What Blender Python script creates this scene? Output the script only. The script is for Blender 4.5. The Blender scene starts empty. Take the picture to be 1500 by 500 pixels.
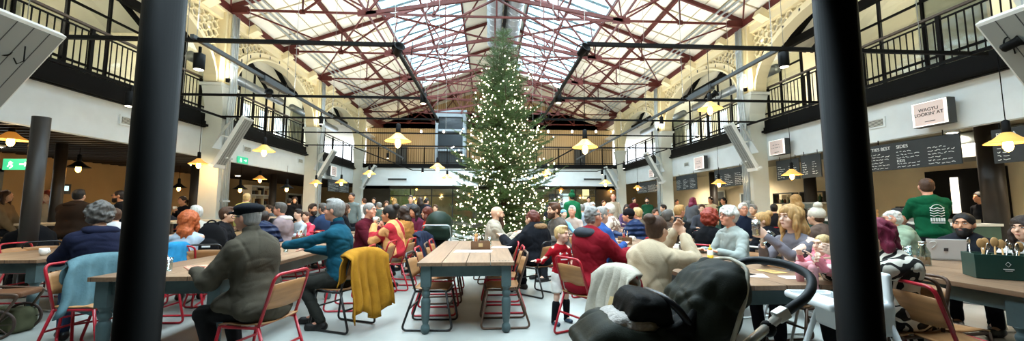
import bpy, math, random
import numpy as np
from mathutils import Vector, Matrix
random.seed(7); RNG = np.random.default_rng(7)
SC = bpy.context.scene; COL = SC.collection
PI = math.pi
def rad(d): return d * PI / 180.0
# ------------------------------------------------------------------ camera
CAM = Vector((-0.22, 0.0, 1.35)); FPX = 580.0; PITCH = rad(5.33); YAW = rad(3.4)
cd = bpy.data.cameras.new('camera'); cam = bpy.data.objects.new('camera', cd); COL.objects.link(cam)
cd.sensor_width = 36.0; cd.lens = FPX / 1500.0 * 36.0; cd.clip_start = 0.05; cd.clip_end = 200
cam.location = CAM; cam.rotation_euler = (PI / 2 + PITCH, 0, -YAW); SC.camera = cam
_F = Vector((math.sin(YAW) * math.cos(PITCH), math.cos(YAW) * math.cos(PITCH), math.sin(PITCH)))
_R = Vector((math.cos(YAW), -math.sin(YAW), 0)); _U = _R.cross(_F)
def ray(px, py): return _F + _R * ((px - 750) / FPX) - _U * ((py - 250) / FPX)
def atY(px, py, y): d = ray(px, py); return CAM + d * (y / d.y)            # a point of the photo read off at a known distance
def atX(px, py, x): d = ray(px, py); return CAM + d * ((x - CAM.x) / d.x)
def atZ(px, py, z): d = ray(px, py); return CAM + d * ((z - CAM.z) / d.z)
# ------------------------------------------------------------------ materials
def lin(c):
    if isinstance(c, str):
        c = c.lstrip('#'); c = [int(c[i:i + 2], 16) / 255 for i in (0, 2, 4)]
    return tuple((v / 12.92 if v <= .04045 else ((v + .055) / 1.055) ** 2.4) for v in c) + (1,)
MATS = {}
def mat(name, c='#888888', rough=.6, metal=0, var=.0, vs=8, bump=0, bs=60, c2=None, emit=0, ec=None, pat=None, ps=1.0, spec=.4, stretch=(1, 1, 1), trans=0):
    """procedural material; var: value variation by noise, bump: fine bump, pat: named pattern between c and c2"""
    if name in MATS: return MATS[name]
    m = bpy.data.materials.new(name); MATS[name] = m; m.use_nodes = True
    nt = m.node_tree; N = nt.nodes; L = nt.links; b = N['Principled BSDF']
    b.inputs['Roughness'].default_value = rough; b.inputs['Metallic'].default_value = metal
    b.inputs['Specular IOR Level'].default_value = spec
    col = lin(c); b.inputs['Base Color'].default_value = col
    m.diffuse_color = col
    tc = N.new('ShaderNodeTexCoord'); mp = N.new('ShaderNodeMapping'); L.new(tc.outputs['Object'], mp.inputs[0]); mp.inputs['Scale'].default_value = stretch
    V = mp.outputs[0]
    out = None
    def noise(scale, detail=3, rough=.55):
        n = N.new('ShaderNodeTexNoise'); n.inputs['Scale'].default_value = scale; n.inputs['Detail'].default_value = detail; n.inputs['Roughness'].default_value = rough; L.new(V, n.inputs['Vector']); return n
    def mix(fac, a, bb):
        x = N.new('ShaderNodeMix'); x.data_type = 'RGBA'
        if hasattr(fac, 'links'): L.new(fac, x.inputs[0])
        else: x.inputs[0].default_value = fac
        for s, v in ((6, a), (7, bb)):
            if hasattr(v, 'links'): L.new(v, x.inputs[s])
            else: x.inputs[s].default_value = v
        return x.outputs[2]
    def ramp(src, p0, p1, interp='LINEAR'):
        r = N.new('ShaderNodeValToRGB'); r.color_ramp.interpolation = interp
        r.color_ramp.elements[0].position = p0; r.color_ramp.elements[1].position = p1; L.new(src, r.inputs[0]); return r.outputs[0]
    if pat:
        k2 = lin(c2 or '#ffffff')
        if pat == 'stripe_z' or pat == 'stripe_y' or pat == 'stripe_x':
            w = N.new('ShaderNodeTexWave'); w.bands_direction = pat[-1].upper(); w.inputs['Scale'].default_value = ps; w.inputs['Distortion'].default_value = .3; L.new(V, w.inputs['Vector'])
            out = mix(ramp(w.outputs['Fac'], .45, .55), col, k2)
        elif pat == 'blotch':
            out = mix(ramp(noise(ps, 2).outputs['Fac'], .49, .52), col, k2)
        elif pat == 'zebra':
            w = N.new('ShaderNodeTexWave'); w.inputs['Scale'].default_value = ps; w.inputs['Distortion'].default_value = 9; w.inputs['Detail'].default_value = 1; w.inputs['Detail Scale'].default_value = 1.2; L.new(V, w.inputs['Vector'])
            out = mix(ramp(w.outputs['Fac'], .42, .46), col, k2)
        elif pat == 'check':
            w = N.new('ShaderNodeTexChecker'); w.inputs['Scale'].default_value = ps; L.new(V, w.inputs['Vector']); w.inputs['Color1'].default_value = col; w.inputs['Color2'].default_value = k2; out = w.outputs[0]
        elif pat == 'spots':
            w = N.new('ShaderNodeTexVoronoi'); w.inputs['Scale'].default_value = ps; L.new(V, w.inputs['Vector']); out = mix(ramp(w.outputs['Distance'], .25, .32), k2, col)
        elif pat == 'planks':   # boards along Y: width in X by ps, grain
            w = N.new('ShaderNodeTexBrick'); w.inputs['Scale'].default_value = 1; w.inputs['Mortar Size'].default_value = .004; w.inputs['Brick Width'].default_value = 4.0; w.inputs['Row Height'].default_value = ps; w.offset = .37
            w.inputs['Color1'].default_value = col; w.inputs['Color2'].default_value = k2; w.inputs['Mortar'].default_value = lin('#3a2a1e')
            sw = N.new('ShaderNodeMapping'); sw.inputs['Rotation'].default_value = (0, 0, PI / 2); L.new(V, sw.inputs[0]); L.new(sw.outputs[0], w.inputs['Vector'])
            g = N.new('ShaderNodeTexNoise'); gm = N.new('ShaderNodeMapping'); gm.inputs['Scale'].default_value = (26, 1.6, 26); L.new(V, gm.inputs[0]); L.new(gm.outputs[0], g.inputs['Vector']); g.inputs['Scale'].default_value = 1.4; g.inputs['Detail'].default_value = 5
            out = mix(ramp(g.outputs['Fac'], .35, .75), mix(.45, w.outputs[0], lin('#4c3320')), w.outputs[0])
        elif pat == 'quilt':
            w = N.new('ShaderNodeTexWave'); w.bands_direction = 'Z'; w.inputs['Scale'].default_value = ps; w.wave_profile = 'SIN'; w.inputs['Distortion'].default_value = 1.2; L.new(V, w.inputs['Vector'])
            bp = N.new('ShaderNodeBump'); bp.inputs['Strength'].default_value = .8; bp.inputs['Distance'].default_value = .03; L.new(w.outputs['Fac'], bp.inputs['Height']); L.new(bp.outputs[0], b.inputs['Normal'])
    if var > 0:
        base = out if out is not None else col
        dark = tuple(v * (1 - var) for v in col[:3]) + (1,)
        n = noise(vs, 4)
        if out is None: out = mix(ramp(n.outputs['Fac'], .3, .7), dark, tuple(min(1, v * (1 + var * .5)) for v in col[:3]) + (1,))
        else: out = mix(ramp(n.outputs['Fac'], .35, .8), out, mix(.5 * var + .2, out, dark))
    if out is not None: L.new(out, b.inputs['Base Color'])
    if bump > 0 and pat != 'quilt':
        n = noise(bs, 5); bp = N.new('ShaderNodeBump'); bp.inputs['Strength'].default_value = bump; bp.inputs['Distance'].default_value = .01; L.new(n.outputs['Fac'], bp.inputs['Height']); L.new(bp.outputs[0], b.inputs['Normal'])
    if emit > 0:
        b.inputs['Emission Color'].default_value = lin(ec or c); b.inputs['Emission Strength'].default_value = emit
    if trans > 0: b.inputs['Transmission Weight'].default_value = trans
    return m
def glass(name, c='#ffffff', mixf=.12, rough=.05):
    if name in MATS: return MATS[name]
    m = bpy.data.materials.new(name); MATS[name] = m; m.use_nodes = True; nt = m.node_tree; nt.nodes.clear()
    o = nt.nodes.new('ShaderNodeOutputMaterial'); t = nt.nodes.new('ShaderNodeBsdfTransparent'); g = nt.nodes.new('ShaderNodeBsdfGlossy'); x = nt.nodes.new('ShaderNodeMixShader')
    t.inputs[0].default_value = lin(c); g.inputs['Roughness'].default_value = rough; x.inputs[0].default_value = mixf
    nt.links.new(t.outputs[0], x.inputs[1]); nt.links.new(g.outputs[0], x.inputs[2]); nt.links.new(x.outputs[0], o.inputs[0]); return m
# ------------------------------------------------------------------ mesh builder
class MB:
    def __init__(s): s.v = []; s.f = []; s.mi = []; s.sm = []
    def add(s, vs, fs, mi=0, smooth=False):
        n = len(s.v); s.v.extend([tuple(v) for v in vs]); s.f.extend([tuple(i + n for i in f) for f in fs]); s.mi.extend([mi] * len(fs)); s.sm.extend([smooth] * len(fs)); return s
    def box(s, c, d, R=None, mi=0, taper=1.0):
        c = Vector(c); x, y, z = d[0] / 2, d[1] / 2, d[2] / 2; t = taper
        vs = [Vector(p) for p in ((-x * t, -y * t, -z), (x * t, -y * t, -z), (x * t, y * t, -z), (-x * t, y * t, -z), (-x, -y, z), (x, -y, z), (x, y, z), (-x, y, z))]
        if R is not None: vs = [R @ v for v in vs]
        return s.add([v + c for v in vs], [(0, 3, 2, 1), (4, 5, 6, 7), (0, 1, 5, 4), (1, 2, 6, 5), (2, 3, 7, 6), (3, 0, 4, 7)], mi)
    def b2(s, lo, hi, mi=0):
        return s.box([(a + b) / 2 for a, b in zip(lo, hi)], [abs(b - a) for a, b in zip(lo, hi)], mi=mi)
    def bar(s, a, b, w, h=None, mi=0, up=(0, 0, 1)):
        a, b = Vector(a), Vector(b); d = b - a; L = d.length
        if L < 1e-6: return s
        y = d / L; u = Vector(up)
        if abs(y.dot(u)) > .98: u = Vector((1, 0, 0))
        x = y.cross(u).normalized(); z = x.cross(y)
        return s.box((a + b) / 2, (w, L, h or w), Matrix((x, y, z)).transposed(), mi)
    def tube(s, pts, r, n=8, mi=0, closed=False, cap=True):
        P = [Vector(p) for p in pts]; m = len(P); rs = r if isinstance(r, (list, tuple)) else [r] * m
        T = []
        for i in range(m):
            a = P[i - 1] if (i > 0 or closed) else P[i]; b = P[(i + 1) % m] if (i < m - 1 or closed) else P[i]
            t = b - a; T.append(t.normalized() if t.length > 1e-9 else Vector((0, 0, 1)))
        u = Vector((0, 0, 1)) if abs(T[0].z) < .9 else Vector((1, 0, 0)); vs = []
        for i in range(m):
            x = T[i].cross(u)
            if x.length < 1e-4: x = T[i].cross(Vector((.3, 1, .2)))
            x.normalize(); u = x.cross(T[i]).normalized()
            for k in range(n):
                a = 2 * PI * k / n; vs.append(P[i] + (x * math.cos(a) + u * math.sin(a)) * rs[i])
        fs = []
        for i in range(m if closed else m - 1):
            j = (i + 1) % m
            for k in range(n): fs.append((i * n + k, i * n + (k + 1) % n, j * n + (k + 1) % n, j * n + k))
        if cap and not closed: fs.append(tuple(range(n))[::-1]); fs.append(tuple((m - 1) * n + k for k in range(n)))
        return s.add(vs, fs, mi, True)
    def lathe(s, prof, c=(0, 0, 0), n=20, mi=0, R=None, sx=1, sy=1, smooth=True):
        vs = []; c = Vector(c)
        for r, z in prof:
            for k in range(n):
                v = Vector((r * math.cos(2 * PI * k / n) * sx, r * math.sin(2 * PI * k / n) * sy, z))
                vs.append((R @ v if R is not None else v) + c)
        fs = []
        for i in range(len(prof) - 1):
            for k in range(n): fs.append((i * n + k, i * n + (k + 1) % n, (i + 1) * n + (k + 1) % n, (i + 1) * n + k))
        if prof[0][0] > 1e-5: fs.append(tuple(range(n))[::-1])
        if prof[-1][0] > 1e-5: fs.append(tuple((len(prof) - 1) * n + k for k in range(n)))
        return s.add(vs, fs, mi, smooth)
    def ell(s, c, r, n=12, mi=0, R=None):
        prof = [(max(1e-6, math.sin(PI * i / n)), -math.cos(PI * i / n)) for i in range(n + 1)]
        vs = []; c = Vector(c); m = n + 4
        for pr, z in prof:
            for k in range(m):
                v = Vector((pr * math.cos(2 * PI * k / m) * r[0], pr * math.sin(2 * PI * k / m) * r[1], z * r[2])); vs.append((R @ v if R is not None else v) + c)
        fs = [(i * m + k, i * m + (k + 1) % m, (i + 1) * m + (k + 1) % m, (i + 1) * m + k) for i in range(n) for k in range(m)]
        return s.add(vs, fs, mi, True)
    def surf(s, P, mi=0, closed_u=False, thick=0):
        """grid of points P[i][j] as a smooth sheet; thick>0 gives it a back side"""
        n, m = len(P), len(P[0]); vs = [Vector(p) for r in P for p in r]; fs = []
        q = lambda i, j: (i % n) * m + j
        for i in range(n if closed_u else n - 1):
            for j in range(m - 1): fs.append((q(i, j), q(i + 1, j), q(i + 1, j + 1), q(i, j + 1)))
        if thick:
            N = [Vector((0, 0, 0)) for _ in vs]
            for f in fs:
                nn = (vs[f[1]] - vs[f[0]]).cross(vs[f[3]] - vs[f[0]])
                for i in f: N[i] += nn
            N = [x.normalized() if x.length > 0 else Vector((0, 0, 1)) for x in N]
            k = len(vs); vs = vs + [v - nn * thick for v, nn in zip(vs, N)]
            fs = fs + [tuple(i + k for i in f[::-1]) for f in fs]
            if not closed_u:
                for j in range(m - 1): fs.append((q(0, j), q(0, j + 1), q(0, j + 1) + k, q(0, j) + k)); fs.append((q(n - 1, j + 1), q(n - 1, j), q(n - 1, j) + k, q(n - 1, j + 1) + k))
            for i in range(n if closed_u else n - 1):
                a, b = q(i, 0), q(i + 1, 0); fs.append((b, a, a + k, b + k)); a, b = q(i, m - 1), q(i + 1, m - 1); fs.append((a, b, b + k, a + k))
        return s.add(vs, fs, mi, True)
    def mesh(s, name, mats=()):
        me = bpy.data.meshes.new(name); me.from_pydata(s.v, [], s.f); me.update()
        me.polygons.foreach_set('material_index', s.mi); me.polygons.foreach_set('use_smooth', s.sm)
        for m in (mats if isinstance(mats, (list, tuple)) else [mats]): me.materials.append(m)
        return me
    def build(s, name, mats, parent=None, bevel=0, loc=None):
        o = bpy.data.objects.new(name, s.mesh(name, mats)); COL.objects.link(o)
        if parent is not None: o.parent = parent
        if loc is not None: o.location = loc
        if bevel:
            md = o.modifiers.new('bevel', 'BEVEL'); md.width = bevel; md.segments = 2; md.limit_method = 'ANGLE'
        return o
def RZ(a): return Matrix.Rotation(a, 3, 'Z')
def RX(a): return Matrix.Rotation(a, 3, 'X')
def RY(a): return Matrix.Rotation(a, 3, 'Y')
def tag(o, label=None, cat=None, group=None, kind=None):
    if label: o['label'] = label
    if cat: o['category'] = cat
    if group: o['group'] = group
    if kind: o['kind'] = kind
    return o
def empty(name, loc=(0, 0, 0), rz=0, label=None, cat=None, group=None):
    o = bpy.data.objects.new(name, None); COL.objects.link(o); o.location = loc; o.rotation_euler = (0, 0, rz); o.empty_display_size = .1
    return tag(o, label, cat, group)
def struct(mb, name, m, label=None, bevel=0):
    o = mb.build(name, m, bevel=bevel); o['kind'] = 'structure'
    if label: o['label'] = label
    return o
def kids(o): return [c for c in bpy.data.objects if c.parent == o]
_KIDS = {}
def copy_tree(o, parent=None, mats=None):
    if o.name not in _KIDS: _KIDS[o.name] = kids(o)
    ch = _KIDS[o.name]
    c = o.copy(); COL.objects.link(c); c.parent = parent
    if mats and o.type == 'MESH':
        for i, s in enumerate(c.material_slots):
            if s.material and s.material.name in mats: s.link = 'OBJECT'; s.material = mats[s.material.name]
    for k in ch: copy_tree(k, c, mats)
    return c
def arc(c, r, a0, a1, n, plane='xz'):
    out = []
    for i in range(n + 1):
        a = rad(a0 + (a1 - a0) * i / n); u, w = r * math.cos(a), r * math.sin(a)
        out.append({'xz': (c[0] + u, c[1], c[2] + w), 'yz': (c[0], c[1] + u, c[2] + w), 'xy': (c[0] + u, c[1] + w, c[2])}[plane])
    return out
def fillet(pts, r, n=4):
    """rounds the corners of a polyline"""
    P = [Vector(p) for p in pts]; out = [P[0]]
    for i in range(1, len(P) - 1):
        a, b, c = P[i - 1], P[i], P[i + 1]; d1 = (a - b); d2 = (c - b); rr = min(r, d1.length * .45, d2.length * .45)
        p, q = b + d1.normalized() * rr, b + d2.normalized() * rr
        for k in range(n + 1):
            t = k / n; out.append(p * (1 - t) ** 2 + b * 2 * t * (1 - t) + q * t * t)
    out.append(P[-1]); return out
FONT = {}
def text(body, name, size, m, loc, R, parent=None, ext=.002, align='CENTER', spacing=1.0):
    cu = bpy.data.curves.new(name, 'FONT'); cu.body = body; cu.size = size; cu.extrude = ext; cu.align_x = align; cu.align_y = 'CENTER'; cu.space_line = spacing
    o = bpy.data.objects.new(name, cu); COL.objects.link(o)
    o.data.materials.append(m); dg = bpy.context.evaluated_depsgraph_get(); me = bpy.data.meshes.new_from_object(o.evaluated_get(dg)); bpy.data.objects.remove(o); bpy.data.curves.remove(cu)
    o = bpy.data.objects.new(name, me); COL.objects.link(o)
    M = Matrix.Translation(loc) @ R.to_4x4()
    if parent is not None: o.parent = parent; o.matrix_parent_inverse = Matrix.Identity(4)
    o.matrix_local = M
    return o
# ------------------------------------------------------------------ setting
W = 7.7; COLY = [-1.2, 5.0, 11.6, 17.8, 24.0]; TIE = 7.13
m_white = mat('white_plaster', '#e3ebee', .7, var=.05, vs=3)
m_cream = mat('cream_paint', '#e6dcc0', .7, var=.06, vs=2)
m_cream2 = mat('cream_ironwork', '#ddd0a8', .55)
m_greypaint = mat('pale_grey_paint', '#dcdfd6', .6, var=.05, vs=3)
m_black = mat('black_steel', '#0a0a0a', .6, spec=.12)
m_blackpost = mat('black_gloss_post', '#050504', .6, spec=.06, var=.2, vs=4)
m_red = mat('oxide_red_steel', '#55221b', .6, var=.25, vs=5, spec=.3)
m_tan = mat('tan_wall', '#b49a72', .8, var=.08, vs=1.5)
m_wood = mat('pale_slatted_timber', '#bfa479', .6, c2='#9c8259', pat='stripe_x', ps=2.2, var=.1)
m_roof = mat('cream_boarded_ceiling', '#efe9d6', .8, var=.08, vs=1.2)
m_floor = mat('polished_concrete', '#9a9c96', .38, var=.22, vs=1.1, bump=.05, bs=30)
m_slat = mat('dark_ceiling_slats', '#2b221b', .6)
m_galv = mat('galvanised_metal', '#b9c2c6', .35, metal=.6, var=.1)
m_dgrey = mat('dark_grey_paint', '#3a3d3e', .5)
m_skybar = mat('glazing_bar_grey', '#8fa0a2', .5)
def zr(x): return 7.3 + .36 * (7.9 - abs(x))
mb = MB(); mb.b2((-15, -4, -.2), (15, 33, 0)); struct(mb, 'floor', m_floor, 'pale polished concrete floor')
# roof: boarded slopes with open skylights; small battens across the boards give their lines
YN, YF, SKY1 = -3.0, 30.5, 23.6
def slope(mb, x0, x1, y0, y1, th=.12, mi=0):
    z0, z1 = zr(x0), zr(x1)
    vs = [(x0, y0, z0), (x1, y0, z1), (x1, y1, z1), (x0, y1, z0), (x0, y0, z0 + th), (x1, y0, z1 + th), (x1, y1, z1 + th), (x0, y1, z0 + th)]
    mb.add(vs, [(0, 3, 2, 1), (4, 5, 6, 7), (0, 1, 5, 4), (1, 2, 6, 5), (2, 3, 7, 6), (3, 0, 4, 7)], mi)
mb = MB()
for s in (-1, 1):
    slope(mb, s * 8.9, s * 4.2, YN, YF); slope(mb, s * 4.2, s * 1.35, SKY1, YF); slope(mb, s * 1.35, 0, YN, YF)
struct(mb, 'ceiling', m_roof, 'cream boarded pitched roof underside')
mb = MB()
for s in (-1, 1):
    x = 4.5
    while x < 8.8:
        mb.bar((s * x, YN, zr(x) - .012), (s * x, YF, zr(x) - .012), .025, .02); x += .42
    y = YN
    while y < YF:
        mb.bar((s * 8.8, y, zr(8.8) - .02), (s * 4.2, y, zr(4.2) - .02), .035, .03); y += 1.55
struct(mb, 'trim_1', mat('ceiling_batten', '#b9ad8c', .7), 'thin battens across the boarded roof')
# skylights: kerbs, glazing bars down the slope, panes
nwin = 0
for s in (-1, 1):
    nwin += 1
    mb = MB()
    for x in (4.2, 1.35): mb.bar((s * x, YN, zr(x) + .02), (s * x, SKY1, zr(x) + .02), .1, .22)
    y = YN
    while y < SKY1 - .1:
        mb.bar((s * 4.2, y, zr(4.2) + .05), (s * 1.35, y, zr(1.35) + .05), .17, .05); y += .62
    o = struct(mb, 'window_%d' % nwin, m_skybar, 'long roof skylight with grey glazing bars, ' + ('left' if s < 0 else 'right') + ' slope')
    g = MB(); slope(g, s * 4.2, s * 1.35, YN, SKY1, .01); g.build('pane', glass('skylight_glass', '#f2fbff', .06), o)
# purlins along the building: part of the roof frame
for k, (x, w, h) in enumerate([(5.75, .09, .14), (2.8, .07, .1), (4.2, .06, .16), (1.35, .06, .12)]):
    for s in (-1, 1):
        mb = MB(); mb.bar((s * x, YN, zr(x) - .1), (s * x, YF, zr(x) - .1), w, h)
        tag(mb.build('roof_purlin', m_red), 'dark red roof purlin %s, %s slope' % (['low between eaves and skylight', 'crossing the skylight middle', 'along the skylight outer edge', 'beside the ridge'][k], 'left' if s < 0 else 'right'), 'roof beam')
# trusses
TORD = ['first', 'second', 'third', 'fourth', 'fifth', 'sixth', 'seventh', 'eighth', 'ninth']
trY = [5.4 + 3.1 * k for k in range(0, 9)]
for k, y in enumerate(trY):
    t = empty('roof_truss', (0, y, TIE), 0, 'dark red steel roof truss spanning the hall, %s from the near end' % TORD[k], 'roof truss', 'steel roof trusses')
    def P(x, z): return (x, 0, z - TIE)
    a = MB()
    for s in (-1, 1):
        a.bar(P(s * 7.95, zr(7.95) - .12), P(0, zr(0) - .12), .08, .12)
    a.build('rafter', m_red, t)
    b = MB(); b.bar(P(-7.7, TIE), P(7.7, TIE), .05, .06)
    for s in (-1, 1): b.bar(P(s * 7.95, TIE), P(s * 7.3, TIE), .1, .2)
    b.build('tie_beam', m_red, t)
    c = MB()
    for s in (-1, 1):
        c.bar(P(s * 3.9, TIE), P(0, TIE + .68), .08, .11); c.bar(P(s * 4.15, TIE), P(s * 3.6, TIE), .08, .16)
    c.build('raised_chord', m_red, t)
    d = MB()
    for s in (-1, 1):
        d.bar(P(s * 5.75, TIE), P(s * 5.75, zr(5.75) - .15), .04); d.bar(P(s * 5.75, TIE), P(s * 4.0, zr(4.0) - .18), .05)
        d.bar(P(s * 3.9, TIE), P(s * 3.7, zr(3.7) - .15), .035); d.bar(P(s * 3.9, TIE), P(s * 2.4, zr(2.4) - .15), .055); d.bar(P(s * 3.9, TIE), P(s * 5.4, zr(5.4) - .15), .045)
        d.bar(P(s * 1.9, TIE), P(s * 1.9, zr(1.9) - .15), .04); d.bar(P(s * 1.9, TIE), P(s * .4, zr(.4) - .2), .05)
        d.bar(P(s * 1.9, TIE + .34), P(s * 2.9, zr(2.9) - .1), .05)
        d.box(P(s * 5.75, TIE), (.16, .04, .14)); d.box(P(s * 3.9, TIE + .06), (.24, .05, .2)); d.box(P(s * 1.9, TIE), (.12, .04, .12))
    d.bar(P(0, TIE), P(0, zr(0) - .15), .05); d.box(P(0, TIE + .68), (.3, .05, .14))
    d.build('strut', m_red, t)
# longitudinal ties and wind bracing at tie level, one set per bay
for s in (-1, 1):
    mb = MB(); mb.bar((s * 3.9, 2, TIE + .05), (s * 3.9, YF, TIE + .05), .05, .05)
    tag(mb.build('tie_rail', m_red), 'dark red steel rail linking the truss joints, %s of the ridge' % ('left' if s < 0 else 'right'), 'roof beam')
BORD = ['first', 'second', 'third', 'fourth']
for b in range(3):
    y0 = COLY[b + 1] if b else 5.4; y1 = COLY[b + 2] - .15
    for s in (-1, 1):
        mb = MB()
        mb.bar((s * 7.7, y0, TIE + .1), (s * 3.9, y1, TIE + .1), .04); mb.bar((s * 7.7, y1, TIE + .06), (s * 3.9, y0, TIE + .06), .04)
        mb.bar((s * 3.9, y0, TIE + .12), (0, y0 + 3.1, TIE + .6), .055); mb.bar((0, y0, TIE + .6), (s * 3.9, y0 + 3.1, TIE + .12), .055)
        mb.bar((s * 3.9, y0 + 3.1, TIE + .12), (0, y1, TIE + .6), .055)
        tag(mb.build('wind_brace', m_red), 'thin dark red crossed bracing rods under the %s roof slope, %s bay' % ('left' if s < 0 else 'right', BORD[b]), 'roof brace', 'crossed roof bracing')
# pinkish arched lattice rings under the ridge in the far bays
# columns (structure)
for s in (-1, 1):
    for k, y in enumerate(COLY[1:]):
        mb = MB(); xc = s * 7.95
        mb.b2((xc - .25, y - .2, 0), (xc + .25, y + .2, 4.25)); mb.b2((xc - .29, y - .24, 0), (xc + .29, y + .24, .35))
        # flared corbel
        z0, z1 = 4.2, 4.75
        q = [(-.25, -.2), (.25, -.2), (.25, .2), (-.25, .2)]; q2 = [(-.27, -.34), (.27, -.34), (.27, .34), (-.27, .34)]
        mb.add([(xc + a, y + b, z0) for a, b in q] + [(xc + a, y + b, z1) for a, b in q2], [(0, 1, 5, 4), (1, 2, 6, 5), (2, 3, 7, 6), (3, 0, 4, 7), (4, 5, 6, 7)])
        mb.b2((xc - .3, y - .4, z1), (xc + .3, y + .4, z1 + .08))
        o = struct(mb, 'column_%s_%d' % ('left' if s < 0 else 'right', k + 1), m_greypaint, 'square pale grey column under the arches')
        c = MB(); c.b2((xc - .2, y - .36, z1 + .08), (xc + .2, y + .36, z1 + .85)); c.b2((xc - .22, y - .24, z1 + .85), (xc + .22, y + .24, 6.95)); c.b2((xc - .26 * s - .04, y - .16, z1 + .1), (xc - .26 * s + .04, y + .16, 6.9)); c.build('upper_pier', m_cream2, o, bevel=.015)
# arches with honeycomb spandrels
def arch(s, y0, y1, lab):
    t = empty('arcade_arch', (s * 7.95, (y0 + y1) / 2, 4.85), 0, lab, 'arch', 'cream cast iron arches')
    a = (y1 - y0) / 2 - .42; b = 1.62; z0 = 4.85
    ring = MB()
    n = 28
    def E(t_, o_, x): return (x, -(a + o_) * math.cos(t_), (b + o_) * math.sin(t_))
    vs = []
    for i in range(n + 1):
        th = PI * i / n
        for (o_, x) in ((0, -.17), (0, .17), (.06, .17), (.06, .07), (.26, .07), (.26, -.07), (.06, -.07), (.06, -.17)): vs.append(E(th, o_, x))
    fs = [(i * 8 + k, i * 8 + (k + 1) % 8, (i + 1) * 8 + (k + 1) % 8, (i + 1) * 8 + k) for i in range(n) for k in range(8)]
    ring.add(vs, fs)
    for i in range(3, n - 2, 2):     # small openings marked on the arch web
        th = PI * (i + .5) / n
        for sx in (-1, 1):
            c = Vector(E(th, .16, sx * .075)); ring.box(c, (.012, .045, .1), RX(0), 1)
    ring.build('arch_ring', [m_cream2, m_dgrey], t)
    hw = (y1 - y0) / 2
    lat = {-1: MB(), 1: MB()}; r = .125; ztop = 6.72 - z0
    dx = r * 1.5; dy = r * math.sqrt(3); seen = set()
    ny = int(hw * 2 / dx) + 2; nz = int(2.2 / dy) + 2
    def inside(y, z): return abs(y) < hw - .2 and z < ztop and (y / (a + .25)) ** 2 + (z / (b + .25)) ** 2 > 1 and z > .6
    for i in range(ny):
        for j in range(nz):
            cy = -hw + i * dx; cz = j * dy + (dy / 2 if i % 2 else 0)
            pts = [(cy + r * math.cos(rad(60 * q)), cz + r * math.sin(rad(60 * q))) for q in range(6)]
            for q in range(6):
                p, w = pts[q], pts[(q + 1) % 6]; key = (round((p[0] + w[0]) * 50), round((p[1] + w[1]) * 50))
                if key in seen or not inside((p[0] + w[0]) / 2, (p[1] + w[1]) / 2): continue
                seen.add(key); lat[-1 if p[0] + w[0] < 0 else 1].bar((0, p[0], p[1]), (0, w[0], w[1]), .06, .035)
    for q in (-1, 1): lat[q].build('honeycomb_spandrel', m_cream2, t)
    tb = MB(); tb.b2((-.13, -hw, ztop), (.13, hw, ztop + .22)); tb.b2((-.2, -hw, ztop + .22), (.2, hw, ztop + .28))
    tb.build('top_rail', m_cream2, t)
    for yy in (-hw + 1.0, 0, hw - 1.0): rb = MB(); rb.box((-s * .25, yy, ztop + .2), (.34, .3, .22), RY(s * .5)); rb.build('rafter_bracket', m_cream2, t)
    return t
nm = ['nearest', 'second', 'third', 'fourth']
for s in (-1, 1):
    sd = 'left' if s < 0 else 'right'
    for k in range(4): arch(s, COLY[k], COLY[k + 1], 'cream cast iron arch with honeycomb corners, %s on the %s balcony' % (nm[k], sd))
    mb = MB(); mb.b2((s * 7.75, YN, 7.0), (s * 8.25, YF, 7.22)); tag(mb.build('gutter_beam', m_red), 'dark red steel gutter beam above the %s arches' % sd, 'roof beam')
# galvanised conduits down the columns and along the eaves
for s in (-1, 1):
    sd = 'left' if s < 0 else 'right'
    for k, y in enumerate(COLY[1:4]):
        mb = MB(); x = s * 7.59
        for j, (dy, r) in enumerate([(-.16, .035), (-.08, .02), (0, .02), (.08, .025)]):
            mb.tube([(x, y + dy, .0), (x, y + dy, 3.9), (x - s * .02, y + dy, 4.3), (x - s * .05, y + dy, 4.8), (x - s * .02, y + dy, 5.3), (x, y + dy, 6.9)], r, 6)
        for z in (1.5, 2.7, 3.9, 5.4, 6.2): mb.b2((x - .03, y - .2, z), (x + .05, y + .12, z + .05))
        tag(mb.build('conduit_run', m_galv), 'galvanised cable conduits clipped to the %s column of the %s side' % (['second', 'third', 'fourth'][k] if False else ['near', 'middle', 'far'][k], sd), 'conduit')
    mb = MB()
    for j in range(3): mb.bar((s * (7.25 - .16 * j), YN, 7.34 + .06 * j), (s * (7.25 - .16 * j), 27, 7.34 + .06 * j), .05, .035)
    tag(mb.build('cable_tray', m_galv), 'galvanised cable tray running under the %s eaves' % sd, 'cable tray')
# big ventilation duct at the ridge
for dx_, dl in ((.0, 'left'), (.78, 'right')):
  mb = MB(); mb.tube([(dx_, YN, 9.0), (dx_, 17.8, 9.0)], .31, 20)
  yy = YN
  while yy < 17.8:
    mb.tube([(dx_, yy, 9.0), (dx_, yy + .05, 9.0)], .325, 20); yy += .5
  tag(mb.build('spiral_duct', m_galv), 'round galvanised air duct hanging under the roof ridge, %s of two' % dl, 'duct')
mb = MB(); mb.bar((.39, YN, 8.9), (.39, 17, 8.9), .12, .12); tag(mb.build('cable_trunking', m_black), 'black cable trunking beside the ridge duct', 'trunking')
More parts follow.
